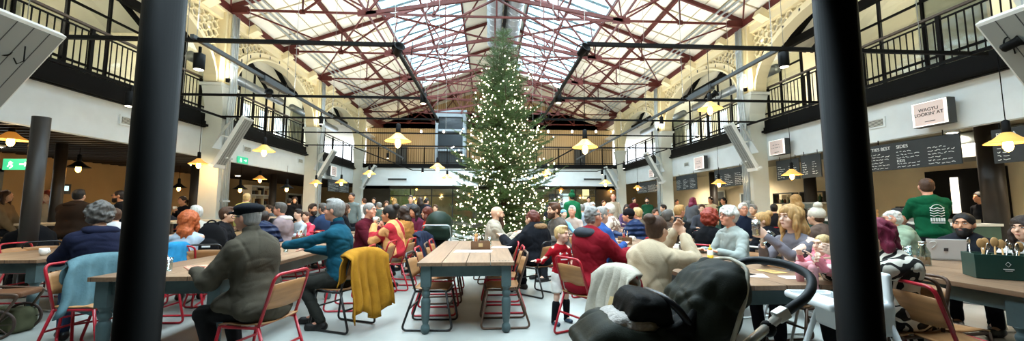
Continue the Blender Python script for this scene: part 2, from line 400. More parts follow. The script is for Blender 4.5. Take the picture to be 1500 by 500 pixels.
# balconies: fascia, slab, band
for s in (-1, 1):
    sd = 'left' if s < 0 else 'right'
    mb = MB(); mb.b2((s * 8.2, -4, 2.77), (s * 8.35, 24, 3.6)); struct(mb, 'wall_%s_fascia' % sd, m_white, 'white balcony fascia')
    mb = MB(); mb.b2((s * 8.35, -4, 3.5), (s * 12.5, 29, 3.85)); struct(mb, 'floor_balcony_%s' % sd, m_dgrey)
    mb = MB(); mb.b2((s * 8.12, -4, 3.58), (s * 8.4, 24.1, 3.76)); mb.b2((s * 8.16, -4, 3.76), (s * 8.4, 24.1, 3.98)); mb.b2((s * 8.05, -4, 3.6), (s * 8.16, 24.1, 3.66))
    struct(mb, 'trim_%d' % (2 if s < 0 else 3), m_black, 'black steel edge band of the balcony')
mb = MB(); mb.b2((-8.2, 24.0, 2.65), (8.2, 24.15, 3.72)); struct(mb, 'wall_far_fascia', m_white, 'white balcony fascia at the far end')
mb = MB(); mb.b2((-8.4, 23.9, 3.72), (8.4, 24.2, 3.97)); struct(mb, 'trim_4', m_black)
mb = MB(); mb.b2((-8.2, 24.15, 3.5), (8.2, 30, 3.8)); struct(mb, 'floor_balcony_far', m_dgrey)
mb = MB(); mb.b2((-8.9, 28.4, 3.8), (8.9, 28.6, 8.3)); mb.add([(-8.9, 28.4, 7.0), (8.9, 28.4, 7.0), (0, 28.4, 10.2)], [(0, 1, 2)]); struct(mb, 'wall_far_timber', m_wood, 'pale vertical slatted timber wall above the far balcony')
# openings in the timber wall: dark doorway panels and grey lift tower
def railing(p0, p1, lab, step=.125, grp='balcony railings'):
    p0, p1 = Vector(p0), Vector(p1); L = (p1 - p0).length; d = (p1 - p0) / L
    t = empty('balcony_railing', p0, 0, lab, 'railing', grp)
    q = lambda u, z: d * u + Vector((0, 0, z))
    a = MB(); a.bar(q(0, 1.03), q(L, 1.03), .07, .045); a.build('handrail', mat('bronze_handrail', '#5a5048', .4, metal=.4), t)
    b = MB(); b.bar(q(0, .93), q(L, .93), .03, .03); b.bar(q(0, .08), q(L, .08), .04, .04)
    u = step
    while u < L:
        b.bar(q(u, .08), q(u, .93), .016, .016); u += step
    b.build('baluster_panel', m_black, t)
    n = max(1, round(L / 1.55))
    for i in range(n + 1):
        c = MB(); c.bar(q(L * i / n, -.1), q(L * i / n, 1.0), .07, .05); c.build('rail_post', m_black, t)
for s in (-1, 1):
    sd = 'left' if s < 0 else 'right'
    for k in range(4):
        railing((s * 8.32, COLY[k] + .22, 3.98), (s * 8.32, COLY[k + 1] - .22, 3.98), 'black balcony railing with thin balusters on the %s side, %s bay' % (sd, nm[k]))
for k in range(4):
    x0 = -8.2 + 4.1 * k
    railing((x0, 24.05, 3.98), (x0 + 4.1, 24.05, 3.98), 'black railing along the far balcony, %s stretch counted from the left' % ['first', 'second', 'third', 'fourth'][k], .15)
# upstairs rooms behind the arches: cream walls, black framed glazing, gabled dark beams
for s in (-1, 1):
    sd = 'left' if s < 0 else 'right'
    mb = MB()
    mb.b2((s * 12.4, -4, 3.8), (s * 12.6, 17.9, 9.2)); mb.b2((s * 12.4, 17.9, 3.8), (s * 12.6, 30, 4.5)); mb.b2((s * 12.4, 17.9, 6.6), (s * 12.6, 30, 9.2))
    for y in (17.9, 19.4, 20.9, 22.4, 24.6, 27): mb.b2((s * 12.4, y, 4.5), (s * 12.6, y + .55, 6.6))
    struct(mb, 'wall_%s_upper' % sd, m_cream, 'cream wall of the upper floor')
    mb = MB()
    for k in range(4):
        y0, y1 = COLY[k], COLY[k + 1]; yc = (y0 + y1) / 2
        for a_, b_, za, zb in ((y0, yc, 6.35, 8.2), (yc, y1, 8.2, 6.35)):
            mb.add([(s * 8.3, a_, za), (s * 12.5, a_, za), (s * 12.5, b_, zb), (s * 8.3, b_, zb), (s * 8.3, a_, za + .1), (s * 12.5, a_, za + .1), (s * 12.5, b_, zb + .1), (s * 8.3, b_, zb + .1)], [(0, 1, 2, 3), (4, 7, 6, 5), (0, 4, 5, 1), (2, 6, 7, 3), (1, 5, 6, 2), (0, 3, 7, 4)])
    mb.b2((s * 8.3, 24, 6.3), (s * 12.5, 30, 6.4))
    struct(mb, 'ceiling_%s_rooms' % sd, m_roof, 'cream gabled ceilings of the upper rooms')
    for k in range(4):
        y0, y1 = COLY[k], COLY[k + 1]; yc = (y0 + y1) / 2
        t = empty('glazed_partition', (s * 9.9, yc, 3.85), 0, 'black framed glass partition behind the %s balcony, %s bay' % (sd, nm[k]), 'glass partition', 'upstairs glass partitions')
        w = MB()
        def gz(y): return 6.3 + 1.8 * (1 - abs(y - yc) / 3.1) - 3.85
        ys = [y0 + .3 + (y1 - y0 - .6) * i / 6 for i in range(7)]
        for i, y in enumerate(ys):
            if i in (2,): continue
            w.bar((0, y - yc, 0), (0, y - yc, gz(y) - .05), .06, .06)
        for z in (.9, 2.3): w.bar((0, ys[0] - yc, z), (0, ys[-1] - yc, z), .05, .05)
        w.bar((0, y0 + .1 - yc, gz(y0 + .1)), (0, 0, gz(yc)), .08, .12); w.bar((0, y1 - .1 - yc, gz(y1 - .1)), (0, 0, gz(yc)), .08, .12)
        w.bar((-s * .9, y0 + .1 - yc, gz(y0 + .1)), (-s * .9, 0, gz(yc)), .12, .18); w.bar((-s * .9, y1 - .1 - yc, gz(y1 - .1)), (-s * .9, 0, gz(yc)), .12, .18)
        w.bar((-s * 1.2, 2.9, gz(y1)), (-s * 1.2, -2.9, gz(y1)), .14, .2)
        w.build('glazing_frame', m_black, t)
        g = MB(); g.add([(0, ys[0] - yc, 0), (0, ys[-1] - yc, 0), (0, ys[-1] - yc, gz(ys[-1])), (0, 0, gz(yc)), (0, ys[0] - yc, gz(ys[0]))], [(0, 1, 2, 3, 4)]); g.build('glass_pane', glass('partition_glass', '#dfe8e6', .12), t)
        p = MB(); p.box((.06 * s, ys[2] - yc + .5, 1.2), (.1, 1.3, 2.4)); p.build('plaster_panel', m_cream, t)
        # round duct inside each upstairs room
        if k < 2: continue
        d = MB(); d.tube([(s * 9.2, y0 + .5, 5.9), (s * 9.2, y1 - .5, 5.9)], .16, 14); tag(d.build('room_duct', m_galv), 'galvanised duct seen through the %s arch, %s bay' % (sd, nm[k]), 'duct', 'ducts behind the arches')
# outer shell under and beyond the balconies
m_lowl = mat('warm_tan_wall', '#a5865a', .8, var=.12, vs=1.0)
mb = MB(); mb.b2((-13.2, 11.2, 0), (-13, 29, 3.5)); mb.b2((-13.2, -4, 0), (-13, 8.6, 3.5)); mb.b2((-13.2, 8.6, 2.35), (-13, 11.2, 3.5)); struct(mb, 'wall_left', m_lowl, 'tan back wall under the left balcony')
mb = MB(); mb.b2((11.6, -4, 0), (11.8, 29, 3.5)); struct(mb, 'wall_right', mat('cream_kitchen_wall', '#dccdae', .7, var=.08, vs=1.2), 'cream back wall of the food stalls')
# slatted dark ceiling, left; dark ceiling, right
mb = MB(); y = -3
while y < 29:
    mb.b2((-13, y, 2.78), (-8.3, y + .09, 2.9)); y += .3
mb.b2((-13, -4, 3.0), (-8.3, 29, 3.1)); struct(mb, 'ceiling_left_slats', m_slat, 'dark slatted ceiling under the left balcony')
mb = MB(); mb.b2((8.35, -4, 3.05), (11.8, 29, 3.15)); struct(mb, 'ceiling_right_low', mat('stall_ceiling', '#8e8672', .8))
mb = MB(); mb.b2((-13.2, -4.2, 0), (13, -4, 10.3)); struct(mb, 'wall_near', m_cream, 'cream wall at the near end')
# near-end gallery carried by the black posts
mb = MB(); mb.b2((-9, -4, 2.86), (9, 2.35, 3.1)); struct(mb, 'ceiling_near_gallery', m_dgrey, 'underside of the near gallery')
# far end under the balcony: glazed shop fronts
mb = MB(); mb.b2((-13, 28.9, 0), (13, 29.1, 3.6)); struct(mb, 'wall_far', mat('far_shop_wall', '#b8a884', .8, var=.15, vs=.8), 'tan far wall behind the shop fronts')
mb = MB(); mb.b2((-8.3, 25.9, 0), (-6.6, 26.1, 3.5)); mb.b2((-1.2, 25.9, 0), (1.5, 26.1, 3.5)); mb.b2((6.9, 25.9, 0), (8.3, 26.1, 3.5)); mb.b2((-8.3, 25.9, 2.55), (8.3, 26.1, 3.5)); struct(mb, 'wall_far_shopfront', mat('shopfront_dark', '#4a4438', .6))
k = 2
for x0, x1 in ((-6.6, -1.2), (1.5, 6.9)):
    k += 1
    mb = MB(); n = 4
    for i in range(n + 1): mb.bar((x0 + (x1 - x0) * i / n, 26, 0), (x0 + (x1 - x0) * i / n, 26, 2.55), .07)
    mb.bar((x0, 26, 2.1), (x1, 26, 2.1), .06); mb.bar((x0, 26, .4), (x1, 26, .4), .06)
    o = struct(mb, 'window_%d' % k, m_dgrey, 'dark framed shop window at the far end'); g = MB(); g.b2((x0, 25.99, 0), (x1, 26.01, 2.55)); g.build('pane', glass('shop_glass', '#e8efe8', .1), o)
# door out at the far left and its exit sign
o = MB(); o.b2((-13.1, 8.6, 0), (-13.05, 8.7, 2.35)); o.b2((-13.1, 11.1, 0), (-13.0, 11.2, 2.35)); o.b2((-13.1, 9.85, 0), (-13.0, 9.95, 2.35)); o.b2((-13.1, 8.6, 2.28), (-13.0, 11.2, 2.36)); o.b2((-13.1, 8.6, .0), (-13.0, 11.2, .25))
d = struct(o, 'door_1', mat('door_frame_grey', '#6b6f6c', .5), 'glazed entrance doors with daylight behind'); g = MB(); g.b2((-13.06, 8.6, 0), (-13.04, 11.2, 2.3)); g.build('pane', glass('door_glass', '#f4fafa', .08), d)
# ------------------------------------------------------------------ light
w = bpy.data.worlds.new('sky'); SC.world = w; w.use_nodes = True
bgn = w.node_tree.nodes['Background']; bgn.inputs[0].default_value = (.86, .94, 1.0, 1); bgn.inputs[1].default_value = 3.2
SC.view_settings.view_transform = 'Standard'; SC.view_settings.look = 'None'; SC.view_settings.gamma = 1; SC.view_settings.use_curve_mapping = False
SC.view_settings.exposure = 0.42
SC.cycles.use_denoising = True; SC.cycles.max_bounces = 7; SC.cycles.diffuse_bounces = 5; SC.cycles.transparent_max_bounces = 12
SC.cycles.sample_clamp_indirect = 8
def light(kind, name, loc, energy, col=(1, 1, 1), rot=(0, 0, 0), size=1, size_y=None, spot=60, blend=.5):
    l = bpy.data.lights.new(name, kind); l.energy = energy; l.color = col
    if kind == 'AREA':
        l.size = size
        if size_y: l.shape = 'RECTANGLE'; l.size_y = size_y
    elif kind == 'SPOT': l.spot_size = rad(spot); l.spot_blend = blend; l.shadow_soft_size = size
    else: l.shadow_soft_size = size
    o = bpy.data.objects.new(name, l); COL.objects.link(o); o.location = loc; o.rotation_euler = rot; return o
for s in (-1, 1):
    light('AREA', 'skylight_daylight', (s * 3.2, 10.3, 11.6), 7600, (.88, .95, 1.0), (0, s * rad(20), 0), 3.6, 27)
# uplights at the arch springings, warm
for s in (-1, 1):
    for k, y in enumerate(COLY[1:4]):
        x = s * 7.55
        o = empty('pier_uplight', (x, y - .3, 4.86), 0, 'small uplight washing the cream pier, %s column on the %s side' % (['near', 'middle', 'far'][k], 'left' if s < 0 else 'right'), 'uplight', 'pier uplights')
        b = MB(); b.lathe([(.05, 0), (.06, .1), (.045, .1), (.04, .06), (0, .06)], n=12); b.build('lamp_body', m_black, o)
        light('SPOT', 'uplight_beam', (x, y - .3, 4.98), 16, (1, .82, .5), (PI, 0, 0), .04, spot=110, blend=.8)
        light('SPOT', 'roof_fill_beam', (x - s * .1, y - .3, 5.0), 45, (1, .93, .8), (PI, s * rad(38), 0), .12, spot=150, blend=.9)  # extra wide beam added to brighten the roof, beyond the small uplight
for s in (-1, 1):
    light('AREA', 'added_roof_fill', (s * 4.5, 12.6, 4.02), 400, (.97, .98, 1), (PI, 0, 0), .1, 15)  # light strip added above the track to brighten the roof; no fitting there
    light('AREA', 'added_roof_fill', (s * 7.4, 12.6, 4.0), 20, (1, .98, .92), (PI, -s * .25, 0), .08, 14)  # weaker added strip towards the arches, likewise without a fitting
# side ceiling lights under the balconies (round downlights)
def downlight(x, y, z, e, lab, grp, col=(1, .86, .66)):
    m = MB(); m.lathe([(0, 0), (.1, 0), (.13, .01), (.13, .05), (0, .05)], n=16, mi=0); m.lathe([(0, -.004), (.09, -.004), (.09, 0)], n=14, mi=1)
    tag(m.build('ceiling_downlight', [m_white, mat('lit_diffuser', '#fff2d8', .5, emit=14, ec='#fff0d0')], loc=(x, y, z)), lab, 'ceiling light', grp)
    light('SPOT', 'downlight_beam', (x, y, z - .03), e, col, (0, 0, 0), .09, spot=150, blend=.7)
for x, y in ((-9.6, 6.2), (-11.4, 9.6), (-9.8, 13.4), (-11.2, 18.0), (-10, 23)): downlight(x, y, 2.72, 55, 'round lit ceiling light under the dark slats of the left balcony', 'ceiling lights under the left balcony')
for x, y in ((10.4, 4.4), (10.2, 8.2), (10.2, 12.2), (10.2, 16.4), (10.2, 21)): downlight(x, y, 3.02, 520, 'round ceiling light over the food stalls on the right side', 'ceiling lights over the food stalls')
for x, y in ((-5, 27.3), (0, 27.3), (5, 27.3)): downlight(x, y, 3.4, 90, 'round ceiling light inside the shops at the far end', 'ceiling lights of the far shops')
for x, y in ((-5.5, 26.5), (0, 26.3), (5.5, 26.5)): light('POINT', 'balcony_lamp', (x, y, 6.2), 60, (1, .88, .68), size=.2)
for s in (-1, 1):
    for y in (8.5, 14.7, 20.9): light('POINT', 'upper_room_lamp', (s * 10.9, y, 6.0), 95, (1, .9, .74), size=.25)
    for y in (4.0,): light('POINT', 'upper_room_lamp', (s * 10.6, y, 6.0), 70, (1, .9, .74), size=.25)
# ------------------------------------------------------------------ suspended lighting frame
ZB = 3.85
def ftag(mb, nme, lab, m=m_black, g=None): return tag(mb.build(nme, m), lab, 'lighting bar', g)
for nme, x0, x1, y, h in (('first', -7.9, -1.68, 6.0, .055), ('second', -7.6, -1.68, 9.0, .05), ('third', -7.6, -1.68, 11.2, .045)):
    mb = MB(); mb.bar((x0, y, ZB), (x1, y, ZB), h, h); ftag(mb, 'lighting_bar', 'black suspended lighting bar crossing from the left columns, %s from the camera' % nme)
    mb = MB(); mb.bar((1.3, y - .2, ZB), (-x0, y - .2, ZB), h, h); ftag(mb, 'lighting_bar', 'black suspended lighting bar crossing from the right columns, %s from the camera' % nme)
for nme, y in (('nearer', 13.4), ('farther', 16.2)):
    mb = MB(); mb.bar((-7.6, y, ZB), (7.6, y, ZB), .04, .04); ftag(mb, 'lighting_bar', 'black suspended bar spanning the whole hall behind the tree, %s of two' % nme)
for x, y0, y1, lab in ((-1.68, 5.95, 11.25, 'left of the tree'), (1.3, 5.75, 11.05, 'right of the tree')):
    mb = MB(); mb.bar((x, y0, ZB), (x, y1, ZB), .05, .05); mb.box((x, y0 + .25, ZB - .03), (.1, .2, .09)); mb.box((x, y1, ZB - .03), (.09, .14, .09)); ftag(mb, 'lighting_bar', 'black lighting bar running lengthwise, ' + lab)
m_track = mat('grey_track', '#3d4346', .45)
for x in (-4.6, 4.4):
    mb = MB(); mb.bar((x, 5.9, ZB + .02), (x, 20.5, ZB + .02), .055, .06); mb.box((x, 8.2, ZB), (.1, .9, .12)); ftag(mb, 'lighting_track', 'grey lighting track running lengthwise above the tables, %s side' % ('left' if x < 0 else 'right'), m_track)
for x in (-7.62, 7.62):
    mb = MB(); mb.bar((x, 4.4, ZB), (x, 16.5, ZB), .05, .05); ftag(mb, 'lighting_track', 'black lighting track beside the %s balcony edge' % ('left' if x < 0 else 'right'))
mb = MB(); mb.bar((-3.9, 19.5, 3.15), (-.9, 19.5, 3.15), .035); mb.bar((-3.9, 19.5, 3.15), (-5.5, 15.5, 3.7), .035); ftag(mb, 'lighting_track', 'thin black lighting track in front of the far fascia, left of the tree')
mb = MB(); mb.bar((2.0, 19.5, 3.15), (5.2, 19.5, 3.15), .035); mb.bar((5.2, 19.5, 3.15), (7.0, 15.5, 3.7), .035); mb.bar((2.0, 19.5, 3.15), (3.2, 15.5, 3.7), .04); ftag(mb, 'lighting_track', 'thin black lighting track in front of the far fascia, right of the tree')
m_lens = mat('spot_lens_lit', '#fff6e4', .3, emit=6, ec='#fff3dc')
def spotlight(p, lab, tilt=(0, 0), r=.075, h=.24, e=0):
    t = empty('track_spotlight', p, 0, lab, 'spotlight', 'black track spotlights'); Rm = (RZ(tilt[1]) @ RX(tilt[0]))
    a = MB(); a.lathe([(r * .9, 0), (r, .015), (r, h), (r * .7, h + .01)], n=16, R=Rm); a.build('spot_body', m_black, t)
    b = MB(); b.lathe([(0, .004), (r * .82, .004), (r * .82, -.004), (0, -.004)], n=14, R=Rm); b.build('spot_lens', m_lens, t)
    c = MB(); c.bar(Rm @ Vector((0, 0, h)), (0, 0, h + .12), .03); c.build('mount', m_black, t)
for i, (px, py, Y, lab) in enumerate([(291, 102, 6.15, 'nearest spotlight on the left, hanging from the grey track'), (1149, 98, 6.0, 'nearest spotlight on the right, hanging from the grey track'),
        (620, 152, 9.0, 'spotlight at the end of the second left bar'), (818, 151, 8.8, 'spotlight at the end of the second right bar'), (190, 156, 6.9, 'spotlight tucked under the left balcony edge beside the black post'),
        (470, 182, 12.2, 'spotlight by the middle left column'), (969, 182, 12.2, 'spotlight by the middle right column'), (568, 232, 19.0, 'small spotlight on the left far track'),
        (619, 253, 19.5, 'small spotlight by the tree on the far track'), (812, 257, 19.5, 'small spotlight on the end of the right far track'), (882, 256, 19.5, 'small spotlight in the middle of the right far track'), (914, 247, 18.2, 'small spotlight near the far right column')]):
    p = atY(px, py, Y); spotlight(p, lab, r=.075 if Y < 10 else .06)
for i, px in enumerate((617, 650, 803, 838, 873)):
    p = atY(px, 193, 13.4); t = empty('hanging_bulb', p, 0, 'tiny bare bulb hanging under the long black bar, %s from the left' % ['first', 'second', 'third', 'fourth', 'fifth'][i], 'bulb', 'bare bulbs on the long bar'); a = MB(); a.tube([(0, 0, .05), (0, 0, ZB - p.z)], .012, 6); a.build('bulb_holder', m_black, t); a = MB(); a.ell((0, 0, 0), (.04, .04, .05), 8); a.build('bulb', m_lens, t)
# angled projector lanterns on the crossing bars
for px, py, Y, lab in ((583, 74, 6.0, 'black lantern on the corner of the nearest left bar'), (853, 75, 5.8, 'black lantern on the corner of the nearest right bar'), (793, 172, 10.9, 'black lantern to the right of the tree top'), (394, 138, 8.9, 'dark lantern on the left track near the balcony'), (1044, 140, 8.6, 'dark lantern on the right track near the balcony'), (10, 82, 5.6, 'black lantern at the far left balcony edge'), (1480, 66, 4.6, 'black lantern at the far right balcony edge')):
    p = atY(px, py, Y); t = empty('stage_lantern', p, 0, lab, 'spotlight', 'black angled lanterns')
    a = MB(); R_ = RZ(.5) @ RX(1.15); a.lathe([(.03, -.09), (.055, -.07), (.06, .06), (.085, .1), (.07, .1), (.05, .05), (0, .05)], n=14, R=R_); a.build('lantern_body', m_black, t)
    b = MB(); b.tube(arc((0, 0, .02), .09, 0, 180, 8), .01, 6); b.build('yoke', m_black, t)
    cc = MB(); cc.tube([(.02, 0, .1), (.1, .03, -.1), (.2, .02, -.06), (.22, 0, .14)], .008, 5); cc.build('power_lead', m_black, t)
# thin hanger wires from roof to frame
mb = MB()
for x in (-7.0, -4.6, -1.68, 1.3, 4.4, 7.0):
    for y in (6.0, 9.0, 11.2, 13.4): mb.bar((x, y, ZB), (x, y, zr(x) - .05), .008, .008)
tag(mb.build('hanger_wires', mat('steel_wire', '#8d8d88', .4, metal=.6)), 'thin steel hanger wires holding the lighting bars from the roof', 'wires', kind='stuff')
# ------------------------------------------------------------------ pendant lamps
m_shade = mat('amber_glass_shade', '#e8b765', .4, emit=.3, ec='#ff9f38')
m_bulb = mat('warm_bulb', '#ffd48a', .3, emit=30, ec='#ffb04c')
m_cord = m_black
def make_pendant(dark=False):
    t = empty('pendant_lamp')
    a = MB(); a.lathe([(.03, .13), (.06, .11), (.13, .04), (.225, -.02), (.23, -.03), (.22, -.024), (.055, .09), (.03, .11)], n=28); a.build('lamp_shade', m_black if dark else m_shade, t)
    b = MB(); b.lathe([(.012, .3), (.04, .28), (.045, .1), (.03, .06)], n=14); hol = b.build('lamp_holder', m_black, t)
    c = MB(); c.lathe([(.0, -.15), (.034, -.13), (.052, -.08), (.046, -.02), (.022, .04), (.02, .07)], n=14); c.build('bulb', m_bulb, hol)
    return t
PEND = {False: make_pendant(False), True: make_pendant(True)}; usedp = {False: False, True: False}
def pendant(px, py, wpx, lab, dark=False, top=ZB, diam=.45, Dm=None, pw=9):
    r = ray(px, py); D = Dm or FPX * diam / wpx; p = CAM + r * D
    if usedp[dark]: o = copy_tree(PEND[dark])
    else: o = PEND[dark]; usedp[dark] = True
    o.location = p; tag(o, lab, 'pendant lamp', 'black pendant lamps' if dark else 'amber pendant lamps over the hall')
    cdm = MB(); cdm.tube([(0, 0, .28), (0, 0, max(.5, top - p.z))], .006, 5); cdm.build('flex_cord', m_black, o)
    light('POINT', 'pendant_glow', (p.x, p.y, p.z - .2), pw, (1, .72, .38), size=.06)
for a in [(16, 203, 45, 'amber pendant lamp at the far left edge under the white fascia'), (291, 239, 25, 'amber pendant lamp between the black post and the near left column'), (387, 220, 29, 'amber pendant lamp just right of the near left column, upper of two'),
          (381, 262, 18, 'small amber pendant lamp below another, in front of white shelves'), (583, 205, 37, 'large amber pendant lamp hanging left of the tree'), (463, 268, 17, 'small amber pendant lamp beside the middle left column'),
          (500, 267, 17, 'small amber pendant lamp in front of the dark menu board on the left'), (541, 254, 18, 'small amber pendant lamp beside the far left column'), (641, 245, 22, 'amber pendant lamp touching the tree branches on the left'), (655, 260, 16, 'amber pendant lamp half hidden by the left side of the tree'),
          (857, 214, 37, 'large amber pendant lamp hanging right of the tree'), (800, 254, 21, 'amber pendant lamp beside the right side of the tree'), (782, 264, 16, 'amber pendant lamp half hidden by the right side of the tree'), (887, 268, 17, 'small amber pendant lamp left of the far right column'), (895, 279, 10, 'tiny amber pendant lamp low beside the far right column'),
          (822, 278, 10, 'tiny amber pendant lamp in front of the far shops right of the tree'), (610, 276, 10, 'tiny amber pendant lamp in front of the far shops left of the tree'), (541, 278, 10, 'tiny amber pendant lamp below the far left column lamp'), (934, 275, 13, 'small amber pendant lamp by the dark far menu board'), (969, 271, 14, 'small amber pendant lamp beside the middle right column'),
          (1040, 158, 33, 'large amber pendant lamp hung high before the right balcony'), (1053, 268, 20, 'amber pendant lamp under the dark board right of the middle column'), (1160, 255, 26, 'amber pendant lamp beside the near right column'), (1476, 207, 48, 'large amber pendant lamp at the far right edge over the pizza board')]:
    pendant(*a, Dm=(7.2 if a[0] == 16 else None), pw=14 if a[2] > 15 else 5)
for a in [(115, 244, 28, 'black shallow pendant lamp between the dark posts on the left'), (262, 274, 10, 'black pendant lamp left of the dark post by the high tables'), (302, 273, 10, 'black pendant lamp right of the dark post by the high tables'), (352, 276, 10, 'black pendant lamp right of the near left column'), (420, 275, 11, 'black pendant lamp over the shelves beside the doorway')]:
    pendant(*a, dark=True, top=2.78, Dm=(9.6 if a[2] > 20 else 13.5), pw=5)
# ------------------------------------------------------------------ tilted radiant heater panels on the columns
m_hp = mat('heater_face_grey', '#8d918e', .5); m_hpw = mat('heater_casing_white', '#e4e7e5', .4)
for s in (-1, 1):
    for k, y in enumerate([5.55 if s < 0 else 4.4] + COLY[2:]):
        t = empty('heater_panel', ((s * 7.2, y - .45, 3.15) if k else (s * 6.85, y, 3.25)), 0, 'white tilted ceiling heater panel with grey face on the %s %s column' % (['nearest', 'near', 'middle', 'far'][k], 'left' if s < 0 else 'right'), 'heater', 'tilted heater panels')
        Rm = RY(-s * rad(28 if k else 36)); wy = .8 if k == 0 else .42
        a = MB(); a.box((0, 0, 0), (.1, wy, 1.5), Rm); a.box(Rm @ Vector((s * .03, 0, -.78)), (.17, wy + .04, .07), Rm); a.build('casing', m_hpw, t, bevel=.01)
        b = MB(); b.box(Rm @ Vector((-s * .055, 0, 0)), (.012, wy - .06, 1.4), Rm)
        for j in (-1, 0, 1): b.box(Rm @ Vector((-s * .062, j * wy * .24, 0)), (.006, .008, 1.4), Rm, 1)
        b.build('heating_face', [m_hp, m_dgrey], t)
        c = MB(); c.bar((s * .05, 0, .1), (s * .46, .1, .2), .04); c.bar((s * .12, 0, -.45), (s * .46, .1, -.45), .04); c.add([(s * .45, -.15, -.2), (s * .45, .3, -.2), (s * .05, 0, .6), (s * .45, .3, .5)], [(0, 1, 3), (0, 3, 2)]); c.build('bracket', m_hpw, t)
# wall vents
for s, lst in ((-1, [(188, 178), (362, 219), (440, 236)]), (1, [(1283, 181), (1006, 241)])):
    for j, (px, py) in enumerate(lst):
        p = atX(px, py, s * 8.19); t = empty('wall_vent', p, 0, 'small white louvred vent in the %s fascia, %s' % ('left' if s < 0 else 'right', ['nearest the camera', 'second along', 'third along'][j]), 'vent')
        a = MB(); a.box((0, 0, 0), (.03, .42, .22)); a.build('vent_frame', m_white, t); b = MB()
        b.box((-s * .012, 0, 0), (.02, .34, .14))
        for q in range(5): b.box((-s * .024, 0, -.055 + q * .028), (.008, .34, .012), RY(.5), 1)
        b.build('louvre', [m_dgrey, m_greypaint], t)
for j, px in enumerate((582, 868)):
    p = atY(px, 263, 23.98); t = MB(); t.box((0, 0, 0), (1.2, .03, .2)); t.box((0, -.02, 0), (1.1, .02, .12), mi=1); tag(t.build('wall_vent', [m_white, m_dgrey], loc=p), 'long slot vent in the far fascia, %s of the tree' % ['left', 'right'][j], 'vent')
# ------------------------------------------------------------------ menu boards and signs
m_board = mat('chalk_board', '#2a3033', .6, var=.1); m_chalk = mat('chalk_writing', '#dfe3e0', .8)
RR = Matrix(((0, 0, -1), (-1, 0, 0), (0, 1, 0)))       # text on a wall facing -X
RL = Matrix(((0, 0, 1), (1, 0, 0), (0, 1, 0)))         # facing +X
RF = Matrix(((1, 0, 0), (0, 0, -1), (0, 1, 0)))        # facing the camera
def scribble(mb, R, x0, x1, y, h, seed):
    rr = random.Random(seed); x = x0
    while x < x1:
        wl = rr.uniform(.03, .09)
        if x + wl > x1: break
        n = max(2, int(wl / .022)); pts = [(x + wl * i / n, y + rr.uniform(-.5, .5) * h * .62) for i in range(n + 1)]
        for a, b in zip(pts, pts[1:]): mb.bar(R @ Vector((a[0], a[1], .022)), R @ Vector((b[0], b[1], .022)), .009, .006, up=R @ Vector((0, 0, 1)))
        x += wl + rr.uniform(.02, .035)
def board(s, pxa, pxb, pyt, pyb, heads, lab, cols=3, x=8.1):
    """board on the fascia plane between two pixel columns"""
    a = atX(pxa, (pyt + pyb) / 2, s * x); b = atX(pxb, (pyt + pyb) / 2, s * x); m = atX(pxa, pyt, s * x).z; bt = atX(pxa, pyb, s * x).z
    L = abs(a.y - b.y); H = m - bt; c = Vector((s * x, (a.y + b.y) / 2, (m + bt) / 2)); R = RR if s > 0 else RL
    t = empty('menu_board', c, 0, lab, 'menu board')
    k = MB(); k.box((0, 0, 0), (.03, L, H)); k.build('board_panel', m_board, t, bevel=.005)
    w_ = MB()
    for ci in range(cols):
        x0 = -L / 2 + L / cols * ci + .06; x1 = -L / 2 + L / cols * (ci + 1) - .08; y = H / 2 - .2; i = 0
        while y > -H / 2 + .04:
            if not ('SIDES' in heads and ci == 1 and abs(y + H * .2) < .05): scribble(w_, R, x0, x1 - (.0 if i % 3 else (x1 - x0) * .3), y, .035, ci * 99 + i + int(pxa))
            y -= .06; i += 1
    w_.build('chalk_lines', m_chalk, t)
    for ci, hd in enumerate(heads):
        if hd: text(hd, 'heading', .095, m_chalk, R @ Vector((-L / 2 + L / cols * ci + .06, H / 2 - .1, .02)), R, t, align='LEFT')
    if 'SIDES' in heads: text('KIDS', 'heading', .075, m_chalk, R @ Vector((-L / 2 + L / cols + .06, -H * .2, .026)), R, t, align='LEFT')
    h = MB()
    for yy in (-L * .35, L * .35): h.bar((0, yy, H / 2), (0, yy, H / 2 + .1), .012)
    h.build('hanger', m_black, t)
board(1, 1408, 1270, 194, 240, ['TTIES BEST', 'SIDES', ''], 'long dark menu board with chalk lettering and the heading SIDES beside the right post')
board(1, 1540, 1454, 178, 233, ['PIZZA', ''], 'dark menu board headed PIZZA at the right edge', cols=2)
board(1, 1203, 1174, 224, 259, ['', ''], 'dark menu board right of the near right column', cols=2)
board(1, 1171, 1138, 231, 262, ['', ''], 'dark menu board touching the near right column', cols=2)
board(1, 1092, 1047, 243, 271, ['', '', ''], 'dark menu board with three columns left of the near right column')
board(1, 1021, 991, 254, 277, ['', '', ''], 'dark menu board right of the middle right column')
board(1, 966, 934, 264, 281, ['', ''], 'dark menu board left of the middle right column', cols=2)
board(-1, 480, 511, 262, 280, ['', ''], 'dark menu board on the left side with a lamp hanging before it', cols=2)
m_pink = mat('pale_pink_print', '#f6e0da', .6); m_lit = mat('white_lightbox', '#fbfaf4', .4, emit=.6, ec='#fffdf5'); m_ink = mat('dark_print', '#4a4240', .7)
